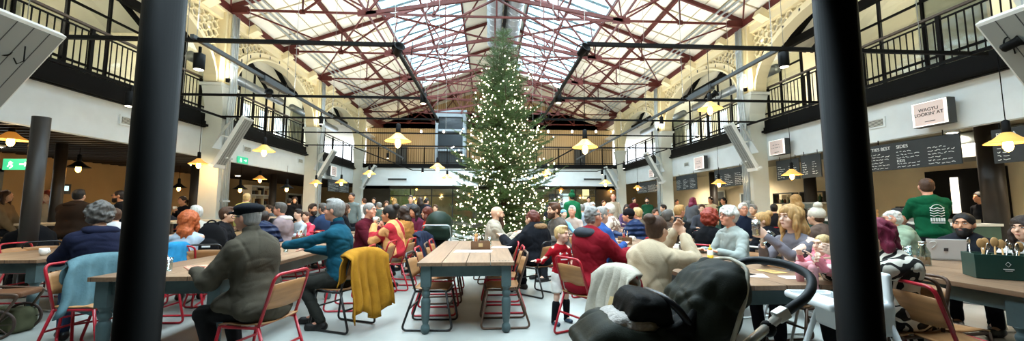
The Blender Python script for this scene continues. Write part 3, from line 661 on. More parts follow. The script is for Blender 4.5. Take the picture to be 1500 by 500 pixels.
def lightbox(s, px, py, w_, h_, lines, lab, sz=.088, x=8.0):
    p = atX(px, py, s * x); R = RR if s > 0 else RL; t = empty('lightbox_sign', p, 0, lab, 'sign')
    a = MB(); a.box((s * .02, 0, 0), (.16, w_, h_)); a.box((s * .13, w_ * .35, 0), (.1, .06, h_ * .5)); a.build('sign_case', m_dgrey, t, bevel=.01)
    b = MB(); b.box((-s * .065, 0, 0), (.02, w_ - .02, h_ - .02)); lf = b.build('lit_face', m_lit, t, bevel=.004)
    c = MB(); c.box((-s * .078, 0, 0), (.006, w_ * .82, h_ * .88)); c.build('printed_panel', m_pink, lf)
    if isinstance(lines, int):
        sc_ = MB()
        for q_ in range(lines): scribble(sc_, Matrix.Translation((-s * .062, 0, 0)).to_3x3() @ R, -w_ * .3 + .06 * (q_ == 0), w_ * .3, .07 - .08 * q_, .03, q_ + int(px))
        sc_.build('faint_print', m_ink, lf).location = (-s * .062, 0, 0)
    elif lines: text(lines, 'lettering', sz, m_ink, Vector((-s * .084, 0, .03)), R, t, spacing=.95)
    l = MB(); l.bar(R @ Vector((-.07, -h_ * .32, .084)), R @ Vector((.1, -h_ * .32, .084)), .012, .004, up=(1, 0, 0)); l.build('small_print', m_ink, lf)
lightbox(1, 1366, 166, .6, .47, "WAGYU\nLOOKIN' AT", "square lit sign with pale pink print reading WAGYU LOOKIN' AT")
lightbox(1, 1141, 216, .62, .44, 2, 'lit white sign with pink print half hidden behind the near right column', .09)
lightbox(1, 1026, 239, .72, .5, 2, 'lit white sign with pink print between the two right columns', .09)
lightbox(1, 956, 254, .6, .42, 2, 'lit white sign with pink print left of the middle right column')
lightbox(-1, 487, 251, .75, .5, 3, 'lit white sign with pink print on the left fascia beside the middle column')
# running man exit signs
m_green = mat('exit_green', '#2fa57c', .4, emit=.8, ec='#35b487')
def exit_sign(p, R, lab, sc=1.0):
    t = empty('exit_sign', p, 0, lab, 'exit sign'); a = MB()
    def q(x, y, z=0.): return R @ (Vector((x, y, z)) * sc)
    a.add([q(-.2, -.08, z) for z in (0, .02)] + [q(.2, -.08, z) for z in (0, .02)] + [q(.2, .08, z) for z in (0, .02)] + [q(-.2, .08, z) for z in (0, .02)], [(0, 2, 4, 6), (1, 7, 5, 3), (0, 1, 3, 2), (2, 3, 5, 4), (4, 5, 7, 6), (6, 7, 1, 0)])
    a.build('sign_plate', m_green, t)
    b = MB(); mw = mat('sign_white', '#f4fbf7', .4, emit=.7)
    for x0, y0, x1, y1, w_ in ((-.1, .01, -.06, -.03, .02), (-.06, -.03, -.1, -.06, .016), (-.1, .01, -.13, -.04, .016), (-.1, .02, -.09, .04, .03), (-.12, .02, -.06, .02, .012), (.03, 0, .13, 0, .02), (.13, 0, .1, .03, .016), (.13, 0, .1, -.03, .016)): b.bar(q(x0, y0, .024), q(x1, y1, .024), w_ * sc, .004, up=R @ Vector((0, 0, 1)))
    b.build('running_figure', mw, t); return t
exit_sign(atY(28, 241, 8.0), RF, 'green running man exit sign at the far left edge', 1.3)
exit_sign(atX(355, 235, -8.18), RL, 'green running man exit sign behind the near left column', 1.3)
# dark round posts under the left balcony and by the stalls
m_dpost = mat('dark_brown_post', '#2c2724', .45, var=.15, vs=3)
for j, (px, Y, D_, s) in enumerate([(48, 6.6, .21, -1), (83, 9.4, .2, -1), (285, 12.6, .27, -1), (399, 17.6, .28, -1)]):
    p = atY(px, 290, Y); mb = MB(); mb.lathe([(D_ / 2, 0), (D_ / 2, 2.775)], n=24); mb.lathe([(D_ / 2 + .05, 0), (D_ / 2 + .05, .06), (D_ / 2, .08)], n=24)
    o = mb.build('dark_round_post', m_dpost, loc=(p.x, p.y, 0)); tag(o, ['dark round post at the far left beside the pendant lamp', 'dark round post second from the left behind the diners', 'dark round post between black post and near left column', 'dark round post in front of the white shelves'][j], 'post')
for j, (px, Y) in enumerate([(1452, 7.0), (1185, 12.2), (1044, 18)]):
    p = atY(px, 250, Y); mb = MB(); mb.lathe([(.17, 0), (.17, 3.0)], n=24); mb.lathe([(.22, 0), (.22, .06), (.17, .08)], n=24)
    tag(mb.build('dark_round_post', m_dpost, loc=(p.x, p.y, 0)), ['dark round post of the stalls left of the pizza board', 'dark round post of the stalls behind the near right column', 'dark round post of the stalls far down the right side'][j], 'post')
# two near posts
for j, (px, Y) in enumerate([(221, 2.62), (1241.5, 2.3)]):
    p = atY(px, 250, Y); mb = MB(); mb.lathe([(.145, 0), (.145, .05), (.113, .07), (.113, 2.86)], n=40)
    tag(mb.build('round_post', m_blackpost, loc=(p.x, p.y, 0)), ['big glossy black post in front of the tables on the left', 'big glossy black post in front of the tables on the right'][j], 'post')
# ------------------------------------------------------------------ implicit surfaces for bodies, clothes and soft things
def sfold(x, y, z, seed, f=9.0):
    r = np.random.default_rng(seed); out = np.zeros_like(x, dtype=np.float32)
    for i in range(5):
        d = r.normal(size=3); d /= np.linalg.norm(d); ff = f * (1 + .55 * i); ph = r.uniform(0, 6.28, 2); e = r.normal(size=3) * 3
        out += np.sin(ff * (d[0] * x + d[1] * y + d[2] * z) + ph[0] + 1.4 * np.sin(e[0] * x + e[1] * y + e[2] * z + ph[1])) / (1 + .5 * i)
    return out / 3
class Vol:
    def __init__(s, lo, hi, h):
        s.h = h; s.lo = np.array(lo, float) - 2 * h; n = np.ceil((np.array(hi) + 2 * h - s.lo) / h).astype(int) + 1
        s.ax = [s.lo[i] + h * np.arange(n[i]) for i in range(3)]; s.d = np.full(n, .5, np.float32)
    def _blk(s, lo, hi):
        sl = []
        for i in range(3):
            a = max(0, int((lo[i] - s.lo[i]) / s.h)); b = min(len(s.ax[i]), int((hi[i] - s.lo[i]) / s.h) + 2)
            if b <= a: return None, None
            sl.append(slice(a, b))
        g = np.meshgrid(s.ax[0][sl[0]], s.ax[1][sl[1]], s.ax[2][sl[2]], indexing='ij', sparse=True)
        return tuple(sl), [q.astype(np.float32) for q in g]
    def _u(s, sl, dd, k, op):
        a = s.d[sl]
        if op == 'add':
            if k > 0: hh = np.clip(.5 + .5 * (a - dd) / k, 0, 1); s.d[sl] = a + (dd - a) * hh - k * hh * (1 - hh)
            else: s.d[sl] = np.minimum(a, dd)
        else:
            if k > 0: hh = np.clip(.5 - .5 * (a + dd) / k, 0, 1); s.d[sl] = a + (-dd - a) * hh + k * hh * (1 - hh)
            else: s.d[sl] = np.maximum(a, -dd)
    def cone(s, a, b, ra, rb, k=.02, op='add'):
        a, b = np.array(a, np.float32), np.array(b, np.float32); R = max(ra, rb) + k + 3 * s.h
        sl, g = s._blk(np.minimum(a, b) - R, np.maximum(a, b) + R)
        if sl is None: return s
        v = b - a; L2 = float(v @ v) + 1e-9; x, y, z = g[0] - a[0], g[1] - a[1], g[2] - a[2]
        t = np.clip((x * v[0] + y * v[1] + z * v[2]) / L2, 0, 1)
        dd = np.sqrt((x - t * v[0]) ** 2 + (y - t * v[1]) ** 2 + (z - t * v[2]) ** 2) - (ra + (rb - ra) * t)
        s._u(sl, dd, k, op); return s
    def chain(s, pts, rs, k=.02):
        for i in range(len(pts) - 1): s.cone(pts[i], pts[i + 1], rs[i], rs[i + 1], k)
        return s
    def ell(s, c, r, k=.02, R=None, op='add'):
        c = np.array(c, np.float32); m = max(r) + k + 3 * s.h; sl, g = s._blk(c - m, c + m)
        if sl is None: return s
        x, y, z = g[0] - c[0], g[1] - c[1], g[2] - c[2]
        if R is not None:
            Q = np.array(R).T; x, y, z = Q[0, 0] * x + Q[0, 1] * y + Q[0, 2] * z, Q[1, 0] * x + Q[1, 1] * y + Q[1, 2] * z, Q[2, 0] * x + Q[2, 1] * y + Q[2, 2] * z
        q = np.sqrt((x / r[0]) ** 2 + (y / r[1]) ** 2 + (z / r[2]) ** 2); q2 = np.sqrt((x / r[0] ** 2) ** 2 + (y / r[1] ** 2) ** 2 + (z / r[2] ** 2) ** 2)
        dd = np.where(q2 > 1e-6, q * (q - 1) / np.maximum(q2, 1e-6), -min(r)); s._u(sl, dd, k, op); return s
    def box(s, c, hb, k=.0, R=None, r=.01, op='add'):
        c = np.array(c, np.float32); m = float(np.linalg.norm(hb)) + k + 3 * s.h; sl, g = s._blk(c - m, c + m)
        if sl is None: return s
        x, y, z = g[0] - c[0], g[1] - c[1], g[2] - c[2]
        if R is not None:
            Q = np.array(R).T; x, y, z = Q[0, 0] * x + Q[0, 1] * y + Q[0, 2] * z, Q[1, 0] * x + Q[1, 1] * y + Q[1, 2] * z, Q[2, 0] * x + Q[2, 1] * y + Q[2, 2] * z
        qx, qy, qz = np.abs(x) - hb[0] + r, np.abs(y) - hb[1] + r, np.abs(z) - hb[2] + r
        dd = np.sqrt(np.maximum(qx, 0) ** 2 + np.maximum(qy, 0) ** 2 + np.maximum(qz, 0) ** 2) + np.minimum(np.maximum(np.maximum(qx, qy), qz), 0) - r
        s._u(sl, dd, k, op); return s
    def plane(s, p, n):
        """keeps the side n points away from"""
        g = np.meshgrid(*s.ax, indexing='ij', sparse=True); n = np.array(n, float); n /= np.linalg.norm(n)
        s.d = np.maximum(s.d, ((g[0] - p[0]) * n[0] + (g[1] - p[1]) * n[1] + (g[2] - p[2]) * n[2]).astype(np.float32)); return s
    def fold(s, amp, seed, f=9.0):
        g = np.meshgrid(*s.ax, indexing='ij'); m = np.abs(s.d) < amp * 3 + s.h * 2
        s.d[m] += (amp * sfold(g[0][m], g[1][m], g[2][m], seed, f)).astype(np.float32); return s
    def crease(s, amp, seed, f=12.0):
        g = np.meshgrid(*s.ax, indexing='ij'); m = np.abs(s.d) < amp * 3 + s.h * 2
        s.d[m] += (amp * np.clip(1 - np.abs(sfold(g[0][m], g[1][m], g[2][m], seed, f)) * 4.5, 0, 1)).astype(np.float32); return s
    def mesh(s, name, mats):
        d = s.d; d[0, :, :] = d[-1, :, :] = .5; d[:, 0, :] = d[:, -1, :] = .5; d[:, :, 0] = d[:, :, -1] = .5
        ins = d < 0; nx, ny, nz = d.shape
        acc = np.zeros((nx - 1, ny - 1, nz - 1), np.uint8)
        for i in (0, 1):
            for j in (0, 1):
                for k in (0, 1): acc += ins[i:nx - 1 + i, j:ny - 1 + j, k:nz - 1 + k]
        act = (acc > 0) & (acc < 8); I = np.argwhere(act)
        if len(I) == 0: I = np.zeros((0, 3), int)
        idx = np.full(act.shape, -1, np.int32); idx[act] = np.arange(len(I))
        P = np.zeros((len(I), 3)); cnt = np.zeros(len(I))
        co = [(i, j, k) for i in (0, 1) for j in (0, 1) for k in (0, 1)]
        for a in range(8):
            for b in range(a + 1, 8):
                A, B = np.array(co[a]), np.array(co[b])
                if np.abs(A - B).sum() != 1: continue
                va = d[I[:, 0] + A[0], I[:, 1] + A[1], I[:, 2] + A[2]]; vb = d[I[:, 0] + B[0], I[:, 1] + B[1], I[:, 2] + B[2]]
                m = (va < 0) != (vb < 0); t = np.where(m, va / np.where(m, va - vb, 1), 0)[:, None]
                P[m] += (A + (B - A) * t)[m]; cnt[m] += 1
        P = (P / np.maximum(cnt, 1)[:, None] + I) * s.h + s.lo
        F = []
        for ax in range(3):
            u, v = (ax + 1) % 3, (ax + 2) % 3
            sl0 = [slice(None)] * 3; sl1 = [slice(None)] * 3; sl0[ax] = slice(0, -1); sl1[ax] = slice(1, None)
            a, b = ins[tuple(sl0)], ins[tuple(sl1)]; E = np.argwhere(a != b)
            if len(E) == 0: continue
            ok = (E[:, u] > 0) & (E[:, v] > 0); E = E[ok]; fl = a[E[:, 0], E[:, 1], E[:, 2]]
            def at(du, dv):
                Q = E.copy(); Q[:, u] += du; Q[:, v] += dv; return idx[Q[:, 0], Q[:, 1], Q[:, 2]]
            q = np.stack([at(-1, -1), at(0, -1), at(0, 0), at(-1, 0)], 1); q[~fl] = q[~fl][:, ::-1]; F.append(q[(q >= 0).all(1)])
        F = np.concatenate(F) if F else np.zeros((0, 4), int)
        me = bpy.data.meshes.new(name); me.vertices.add(len(P)); me.vertices.foreach_set('co', P.astype(np.float32).ravel())
        me.loops.add(len(F) * 4); me.loops.foreach_set('vertex_index', F.astype(np.int32).ravel()); me.polygons.add(len(F))
        me.polygons.foreach_set('loop_start', np.arange(0, len(F) * 4, 4, dtype=np.int32)); me.polygons.foreach_set('use_smooth', np.ones(len(F), bool))
        me.update(calc_edges=True)
        for m in (mats if isinstance(mats, (list, tuple)) else [mats]): me.materials.append(m)
        return me
def link(me, name, parent=None, loc=None):
    o = bpy.data.objects.new(name, me); COL.objects.link(o)
    if parent is not None: o.parent = parent
    if loc is not None: o.location = loc
    return o
# ------------------------------------------------------------------ people
V3 = lambda *a: np.array(a, float)
def rotm(yaw, pitch, roll=0):
    return np.array(RZ(yaw) @ RX(pitch) @ RY(roll))
def ik(a, b, l1, l2, hint):
    d = b - a; L = np.linalg.norm(d); L = max(1e-4, L)
    if L > (l1 + l2) * .995: b = a + d / L * (l1 + l2) * .995; d = b - a; L = np.linalg.norm(d)
    u = d / L; x = (l1 * l1 - l2 * l2 + L * L) / (2 * L); hh = math.sqrt(max(0, l1 * l1 - x * x)); h = hint - u * (hint @ u); h /= np.linalg.norm(h) + 1e-9
    return a + u * x + h * hh, b
SKIN = {'p': '#dcae92', 't': '#c98f6d', 'r': '#d99a80', 'd': '#8a5a3c', 'b': '#e6bda5'}
HAIRC = {'black': '#17120f', 'dark': '#2b1d15', 'brown': '#4d3221', 'blond': '#b58b54', 'lblond': '#d1b078', 'grey': '#8d8a86', 'dgrey': '#55514d', 'white': '#d9d6cf', 'red': '#8a2f1c', 'ginger': '#b4592a', 'magenta': '#7c1c3c', 'auburn': '#5d2618'}
def mskin(k): return mat('skin_' + k, SKIN[k], .55, var=.06, vs=14, spec=.35)
def mhair(k): return mat('hair_' + k, HAIRC[k], .55, var=.35, vs=22, bump=.5, bs=90, stretch=(3, 3, .6))
def cloth(c, **k):
    n = 'cloth_' + c.strip('#') + ''.join(str(v) for v in k.values()).replace('#', '').replace('.', '')
    return mat(n, c, k.pop('rough', .95), var=k.pop('var', .14), vs=k.pop('vs', 9), bump=k.pop('bump', .25), bs=k.pop('bs', 160), spec=.12, **k)
NPERS = 0
def person(x, y, face, label, top='#333333', pants='#23262d', hair=('short', 'dark'), skin='p', pose='sit', head=1.28, lean=.12, hy=0, hp=0, hr=0, LH=None, RH=None, bulk=0., coat=0., h=None, legs=None, shoes='#1c1a19', z0=0., beard=None, glasses=False, hat=None, topm=None, scale=1.0, group=None, hood=None, hands='relaxed', cat='person', sleeves=1.0, shorts=0, hatc='#20242a', fold=None, name='person', collar=None, logo=None, lean_x=0, seat=.46, puff=False, hs=None, hoodc=None):
    """a figure at (x,y) facing `face` degrees (0 = away from the camera, 90 = to the left). hands: targets in the figure's own frame (x right, y forward, z up)"""
    global NPERS; NPERS += 1; seed = NPERS
    dist = math.hypot(x - CAM.x, y)
    if h is None: h = .0075 if dist < 4.2 else (.0095 if dist < 6 else (.012 if dist < 8.5 else .017))
    t = empty(name, (x, y, z0), rad(face), label, cat, group); S = scale
    # joints
    if pose == 'sit':
        tz = (head - seat - .06) / .80; pel = V3(0, 0, seat + .10 * S)
        nl = max(.6 if scale > .7 else .3, tz); up = V3(lean_x, lean, 1); up /= np.linalg.norm(up)
        chest = pel + up * .30 * nl + V3(0, .0, 0); neck = pel + up * .50 * nl; sh = pel + up * .44 * nl
        hipz = seat + .08 * S; hips = [V3(-.09 * S, .02, hipz), V3(.09 * S, .02, hipz)]
        lg = legs or [(-.13, .42, .50, -.13, .40), (.13, .42, .50, .13, .38)]
        knees = [V3(l[0] * S, l[1] * S, (l[2] + (seat - .46)) * 1) for l in lg]; ank = [V3(l[3] * S, l[4] * S, max(.085, knees[0][2] - .42 * S)) for l in lg]
    else:
        H = head; S = H / 1.72; nl = S; pel = V3(0, 0, .92 * S); up = V3(lean_x, lean, 1); up /= np.linalg.norm(up)
        chest = pel + up * .30 * S; neck = pel + up * .53 * S; sh = pel + up * .48 * S
        hips = [V3(-.085 * S, 0, .90 * S), V3(.085 * S, 0, .90 * S)]
        lg = legs or [(-.10, .03, .49, -.11, 0), (.10, .03, .49, .11, -.02)]
        knees = [V3(l[0] * S, l[1] * S, l[2] * S) for l in lg]; ank = [V3(l[3] * S, l[4] * S, .08 * S) for l in lg]
    kid = S < .75
    HS = (1.0 if not kid else 1.0) * (.98 if pose == 'sit' else S if not kid else S * 1.3)
    if pose == 'sit': HS = min(1.06, max(.9, .96)) * (scale if scale < 1 else 1)
    if pose == 'sit' and dist > 5 and scale >= .9: HS *= 1.1
    if hs: HS = hs
    RHd = rotm(rad(hy), rad(hp), rad(hr)); 
    Hc = neck + up * .07 * HS + RHd @ V3(0, .035, .085) * HS
    if pose == 'sit':      # put the crown at the height asked for
        dz = head - (Hc[2] + .118 * HS); Hc[2] += dz; neck = neck + V3(0, 0, dz * .85); sh = sh + V3(0, 0, dz * .6); chest = chest + V3(0, 0, dz * .4)
    SW = .170 * (S if pose == 'stand' else min(1.05, scale) if scale < 1 else 1)
    shl = [sh + V3(-SW, 0, -.02), sh + V3(SW, 0, -.02)]
    A = (S if pose == 'stand' else scale)
    dft = [V3(-.14, .40, .80), V3(.14, .40, .80)] if pose == 'sit' else [V3(-.26 * S, .06 * S, .80 * S), V3(.26 * S, .06 * S, .80 * S)]
    wr = [V3(*LH) if LH is not None else dft[0], V3(*RH) if RH is not None else dft[1]]
    el = []; 
    for i in (0, 1):
        hint = V3(-.5 if i == 0 else .5, -.35, -.8); e, w_ = ik(shl[i], wr[i], .29 * A, .25 * A, hint); el.append(e); wr[i] = w_
    hd = lambda p: Hc + RHd @ (V3(*p) * HS)
    allp = [pel, neck, Hc] + shl + el + wr + knees + ank; lo = np.min(allp, 0) - .27; hi = np.max(allp, 0) + .27; lo[2] = max(-.02, lo[2] - .1) if False else min(lo[2], 0) * 0 - .01
    # ---- body
    v = Vol(lo, hi, h)
    R9 = A
    v.ell(hd((0, -.012, .03)), (.076 * HS, .094 * HS, .088 * HS), .0, RHd); v.ell(hd((0, .022, -.035)), (.060 * HS, .068 * HS, .078 * HS), .03, RHd); v.ell(hd((0, .06, -.085)), (.03 * HS, .03 * HS, .022 * HS), .03, RHd)
    v.cone(hd((0, .086, .015)), hd((0, .108, -.022)), .007 * HS, .013 * HS, .014); v.cone(hd((-.03, .082, .035)), hd((.03, .082, .035)), .01 * HS, .01 * HS, .018)
    v.ell(hd((0, .086, -.058)), (.026 * HS, .012 * HS, .009 * HS), .006, RHd); v.ell(hd((0, .083, -.05)), (.024 * HS, .011 * HS, .006 * HS), .004, RHd)
    for sx in (-1, 1):
        v.ell(hd((sx * .078, -.008, -.005)), (.012 * HS, .02 * HS, .032 * HS), .008, RHd); v.ell(hd((sx * .045, .06, -.025)), (.02 * HS, .022 * HS, .02 * HS), .025, RHd)
        v.ell(hd((sx * .032, .100, .014)), (.017 * HS, .018 * HS, .012 * HS), .012, RHd, 'sub')
    v.cone(neck - up * .05, Hc + RHd @ V3(0, -.02, -.04) * HS, .056 * A, .052 * HS, .03)
    if skin and True:
        v.ell(chest, (.13 * A, .09 * A, .17 * A), .05); v.cone(pel, chest, .11 * A, .11 * A, .05)
        for i in (0, 1):
            v.cone(sh + V3(0, 0, .02), shl[i], .05 * A, .052 * A, .04); v.cone(shl[i], el[i], .046 * A, .038 * A, .02); v.cone(el[i], wr[i], .037 * A, .024 * A, .02)
            v.cone(hips[i], knees[i], .075 * A, .05 * A, .03); v.cone(knees[i], ank[i], .05 * A, .034 * A, .02); v.cone(ank[i], ank[i] + V3(0, .12 * A, -.05 * A), .034 * A, .028 * A, .02)
    # hands
    for i in (0, 1):
        d = wr[i] - el[i]; d /= np.linalg.norm(d); sx = -1 if i == 0 else 1
        hk = hands if isinstance(hands, str) else hands[i]
        side = np.cross(d, V3(0, 0, 1)); side = side / (np.linalg.norm(side) + 1e-6) * sx      # away from the body
        pn = np.cross(side, d) * sx                                                # palm normal, points down
        if pn[2] > 0: pn = -pn
        if hk in ('hold', 'fist', 'up'): side, pn = -pn, side * -1
        a = max(A, .6) * (1.0 if not kid else .8)
        p0 = wr[i]; pc = p0 + d * .045 * a
        Rp = np.stack([side, d, np.cross(side, d)], 1)
        if np.linalg.det(Rp) < 0: Rp[:, 2] *= -1
        v.ell(pc, (.041 * a, .05 * a, .016 * a), .014, Rp)
        cur = {'relaxed': .35, 'flat': .12, 'hold': .9, 'fist': 1.3, 'up': .7}[hk]
        for f in range(4):
            off = (f - 1.5) * .0205 * a; L = (.036, .043, .040, .03)[f] * a; r = .0088 * a
            b = p0 + d * .086 * a + side * off * -1; th = cur * .6; d1 = d * math.cos(th) + pn * math.sin(th); th2 = cur * 1.5; d2 = d * math.cos(th2) + pn * math.sin(th2)
            m = b + d1 * L; e = m + d2 * L * .8; v.cone(p0 + d * .05 * a + side * off * -1, b, r, r, .006); v.cone(b, m, r, r * .92, .004); v.cone(m, e, r * .92, r * .78, .003)
        th_d = d * .72 - side * .62 + pn * .3; b = p0 + d * .02 * a - side * .028 * a; m = b + th_d * .045 * a; v.cone(b, m, .0125 * a, .0105 * a, .01); v.cone(m, m + (th_d * .6 + d * .4 + pn * .2) * .032 * a, .0105 * a, .0085 * a, .004)
    link(v.mesh('body', mskin(skin)), 'body', t)
    # ---- eyes and brows
    if dist < 9:
        for sx in (-1, 1):
            e = MB(); e.ell(hd((sx * .032, .0835, .014)), (.0135 * HS, .009 * HS, .0062 * HS), 8, 0, Matrix(RHd.tolist())); eo = e.build('eye', mat('eye_white', '#b9aea4', .3), t); e = MB(); e.ell(hd((sx * .032, .0895, .014)), (.0056 * HS, .004 * HS, .0056 * HS), 6, 0, Matrix(RHd.tolist())); e.build('iris', mat('iris_dark', '#231a14', .25), eo)
            b = MB(); b.tube([hd((sx * .014, .094, .033)), hd((sx * .032, .096, .040)), hd((sx * .052, .082, .034))], [.004 * HS, .005 * HS, .003 * HS], 6); b.build('eyebrow', mhair(hair[1] if hair[1] not in ('white',) else 'grey'), t)
        l = MB(); l.ell(hd((0, .096, -.056)), (.02 * HS, .006 * HS, .006 * HS), 8, R=Matrix(RHd.tolist())); l.build('lips', mat('lips', '#a8665a', .5), t)
    if glasses:
        g = MB()
        for sx in (-1, 1):
            g.tube([hd((sx * .033 + .022 * math.cos(q * PI / 6), .108, .012 + .017 * math.sin(q * PI / 6))) for q in range(12)], .0022, 5, closed=True); g.tube([hd((sx * .055, .107, .018)), hd((sx * .078, .07, .018)), hd((sx * .083, -.02, .012))], .002, 5)
        g.tube([hd((-.011, .11, .016)), hd((.011, .11, .016))], .002, 5); tag(g.build('glasses', mat('spectacle_frame', '#1b1714', .3), t))
    # ---- hair
    st, hc = hair
    hl = hd((0, 0, 0)) 
    if st != 'bald':
        hv = Vol(Hc - .25 - (V3(0, 0, .28) if st in ('long', 'wavy') else 0), Hc + .25, max(.007, h * .9)); th = {'short': .008, 'crop': .004, 'bun': .010, 'long': .018, 'wavy': .03, 'curly': .034, 'pony': .010, 'fluffy': .022, 'fringe': .008}[st] if not hat or st in ('long', 'wavy') else .004
        if hood: th = .006
        hv.ell(hd((0, -.016, .034)), ((.078 + th) * HS, (.097 + th) * HS, (.09 + th) * HS), 0, RHd)
        if st in ('short', 'crop', 'fluffy', 'bun', 'pony', 'fringe'): hv.ell(hd((0, -.045, -.025)), (.068 * HS + th * .6, .055 * HS + th, .06 * HS), .02, RHd)
        if st in ('short', 'fringe'): hv.ell(hd((0, .03, .105)), (.055 * HS, .06 * HS, .026 * HS), .02, RHd)
        if st in ('long', 'wavy', 'curly'):
            L = .30 if st == 'long' else .34
            if st == 'curly' and hat: pass
            elif st == 'curly': hv.ell(hd((0, -.04, .0)), (.115 * HS, .1 * HS, .12 * HS), .03, RHd)
            else:
                hv.chain([hd((0, -.06, .0)), hd((0, -.09, -.12)), hd((0, -.1, -L))], [.075, .085, .05], .04)
                for sx in (-1, 1): hv.chain([hd((sx * .075, .0, .03)), hd((sx * .088, .01, -.08)), hd((sx * .085, .02, -L * .8))], [.03, .034, .02], .03)
        if st == 'bun': hv.ell(hd((0, -.105, .105)), (.056 * HS, .05 * HS, .048 * HS), .012, RHd)
        if st == 'pony': hv.chain([hd((0, -.1, .04)), hd((0, -.16, .0)), hd((0, -.17, -.12))], [.028, .034, .012], .015)
        if st in ('wavy', 'curly', 'fluffy', 'long'): hv.fold(.011 if st != 'curly' else .02, seed, 60 if st != 'long' else 45)
        else: hv.fold(.003, seed, 70)
        if st in ('wavy', 'curly', 'fluffy', 'long'): hv.crease(.009, seed + 2, 30)
        fz = .072 if st in ('short', 'crop', 'bun', 'pony') else .05
        if st == 'fringe': fz = .045
        # clear the face
        hv.ell(hd((0, .10, fz - .105)), (.066 * HS, .085 * HS, .105 * HS), .008, RHd, 'sub')
        if st in ('short', 'crop', 'fluffy', 'bun', 'pony', 'fringe'):
            for sx in (-1, 1): hv.ell(hd((sx * .09, .045, -.06)), (.04 * HS, .07 * HS, .075 * HS), .008, RHd, 'sub'); hv.ell(hd((sx * .092, -.005, -.012)), (.022 * HS, .022 * HS, .03 * HS), .004, RHd, 'sub')
            hv.ell(hd((0, 0, -.14)), (.1 * HS, .14 * HS, .062 * HS), .01, RHd, 'sub')
        link(hv.mesh('hair', mhair(hc)), 'hair', t)
    if beard:
        bv = Vol(Hc - .26, Hc + .16, max(.007, h * .9)); Lb = {'short': .0, 'long': .05, 'stubble': -.012}[beard[0]]
        bv.ell(hd((0, .026, -.052)), (.066 * HS, .075 * HS, .07 * HS), 0, RHd); bv.ell(hd((0, .07, -.1 - Lb)), (.04 * HS, .035 * HS, (.035 + Lb) * HS), .03, RHd)
        bv.ell(hd((0, .08, .03)), (.075 * HS, .07 * HS, .068 * HS), .008, RHd, 'sub'); bv.ell(hd((0, -.05, -.06)), (.1 * HS, .07 * HS, .1 * HS), .01, RHd, 'sub'); bv.ell(hd((0, .112, -.058)), (.02 * HS, .018 * HS, .006 * HS), .004, RHd, 'sub'); bv.fold(.004, seed, 70)
        link(bv.mesh('beard', mhair(beard[1])), 'beard', t)
    # ---- hats and hoods
    if hat:
        kv = Vol(Hc - .3, Hc + .3, max(.008, h)); m_h = cloth(hatc, bump=.5, bs=80)
        if False: pass
        elif hat == 'flatcap':
            kv.ell(hd((0, -.01, .085)), (.108 * HS, .125 * HS, .05 * HS), .01, RHd); kv.ell(hd((0, .0, .05)), (.09 * HS, .108 * HS, .055 * HS), .02, RHd); kv.ell(hd((0, .115, .045)), (.065 * HS, .06 * HS, .014 * HS), .012, RHd); kv.box(hd((0, .02, -.04)), (.15, .2, .065), .0, RHd, op='sub')
        elif hat in ('beanie', 'pompom'):
            kv.ell(hd((0, -.018, .045)), (.092 * HS, .112 * HS, .1 * HS), 0, RHd); kv.box(hd((0, .09, -.11)), (.2, .2, .125), .0, rotm(rad(hy), rad(hp) + .28), op='sub'); kv.fold(.003, 3, 80)
            if hat == 'pompom': kv.ell(hd((0, -.04, .165)), (.06, .06, .055), .005); 
        elif hat == 'cap':
            kv.ell(hd((0, -.012, .045)), (.086 * HS, .105 * HS, .085 * HS), 0, RHd); kv.ell(hd((0, .12, .05)), (.06 * HS, .06 * HS, .01), .01, RHd); kv.box(hd((0, 0, -.06)), (.2, .25, .095), .0, RHd, op='sub')
        link(kv.mesh('hat', m_h), {'flatcap': 'flat_cap', 'beanie': 'beanie', 'pompom': 'bobble_hat', 'cap': 'cap'}[hat], t)
    # ---- top
    b = bulk; tm = topm or (cloth(top, pat='quilt', ps=3.2, rough=.4) if puff else cloth(top)); h2 = max(h, .009)
    cv = Vol(lo - .05, hi + .05, h2); sw = V3(SW, 0, 0)
    cv.ell(chest + V3(0, -.005, .02), ((.175 + b) * A, (.12 + b) * A, .20 * A + b), 0); cv.ell(pel + up * .14 + V3(0, .01, 0), ((.16 + b) * A, (.128 + b) * A, .17 * A), .05); cv.ell(pel + V3(0, 0, .02), ((.175 + b) * A, (.14 + b) * A, .11 * A), .06)
    cv.cone(neck - up * .03, sh - up * .02, .058 * A + b * .3, .085 * A + b * .5, .05)
    for i in (0, 1):
        cv.cone(sh + (shl[i] - sh) * .3, shl[i] + V3(0, 0, -.012), .075 * A + b * .6, .058 * A + b * .7, .05); 
        cv.cone(shl[i] + V3(0, 0, -.012), el[i], .060 * A + b * .75, .050 * A + b * .7, .03)
        e1 = el[i] + (wr[i] - el[i]) * (.93 if sleeves == 1 else max(0, sleeves - .5) * 2)
        if sleeves > .5: cv.cone(el[i], e1, .053 * A + b * .7, .038 * A + b * .5, .02)
    if coat > 0:
        if pose == 'sit':
            cv.ell(pel + V3(0, -.03, -.03), (.21 + b, .17 + b, .13), .05); cv.ell(pel + V3(0, .16, .02), (.20 + b, .17, .085 + b * .5), .05)
            if coat > .3: cv.chain([pel + V3(-.08, -.12, 0), pel + V3(-.06, -.17, -.12), pel + V3(-.06, -.19, -coat)], [.12, .09, .07], .05); cv.chain([pel + V3(.08, -.12, 0), pel + V3(.06, -.17, -.12), pel + V3(.06, -.19, -coat)], [.12, .09, .07], .05)
        else: cv.cone(pel, pel - V3(0, 0, coat), .17 * A + b, .19 * A + b, .05)
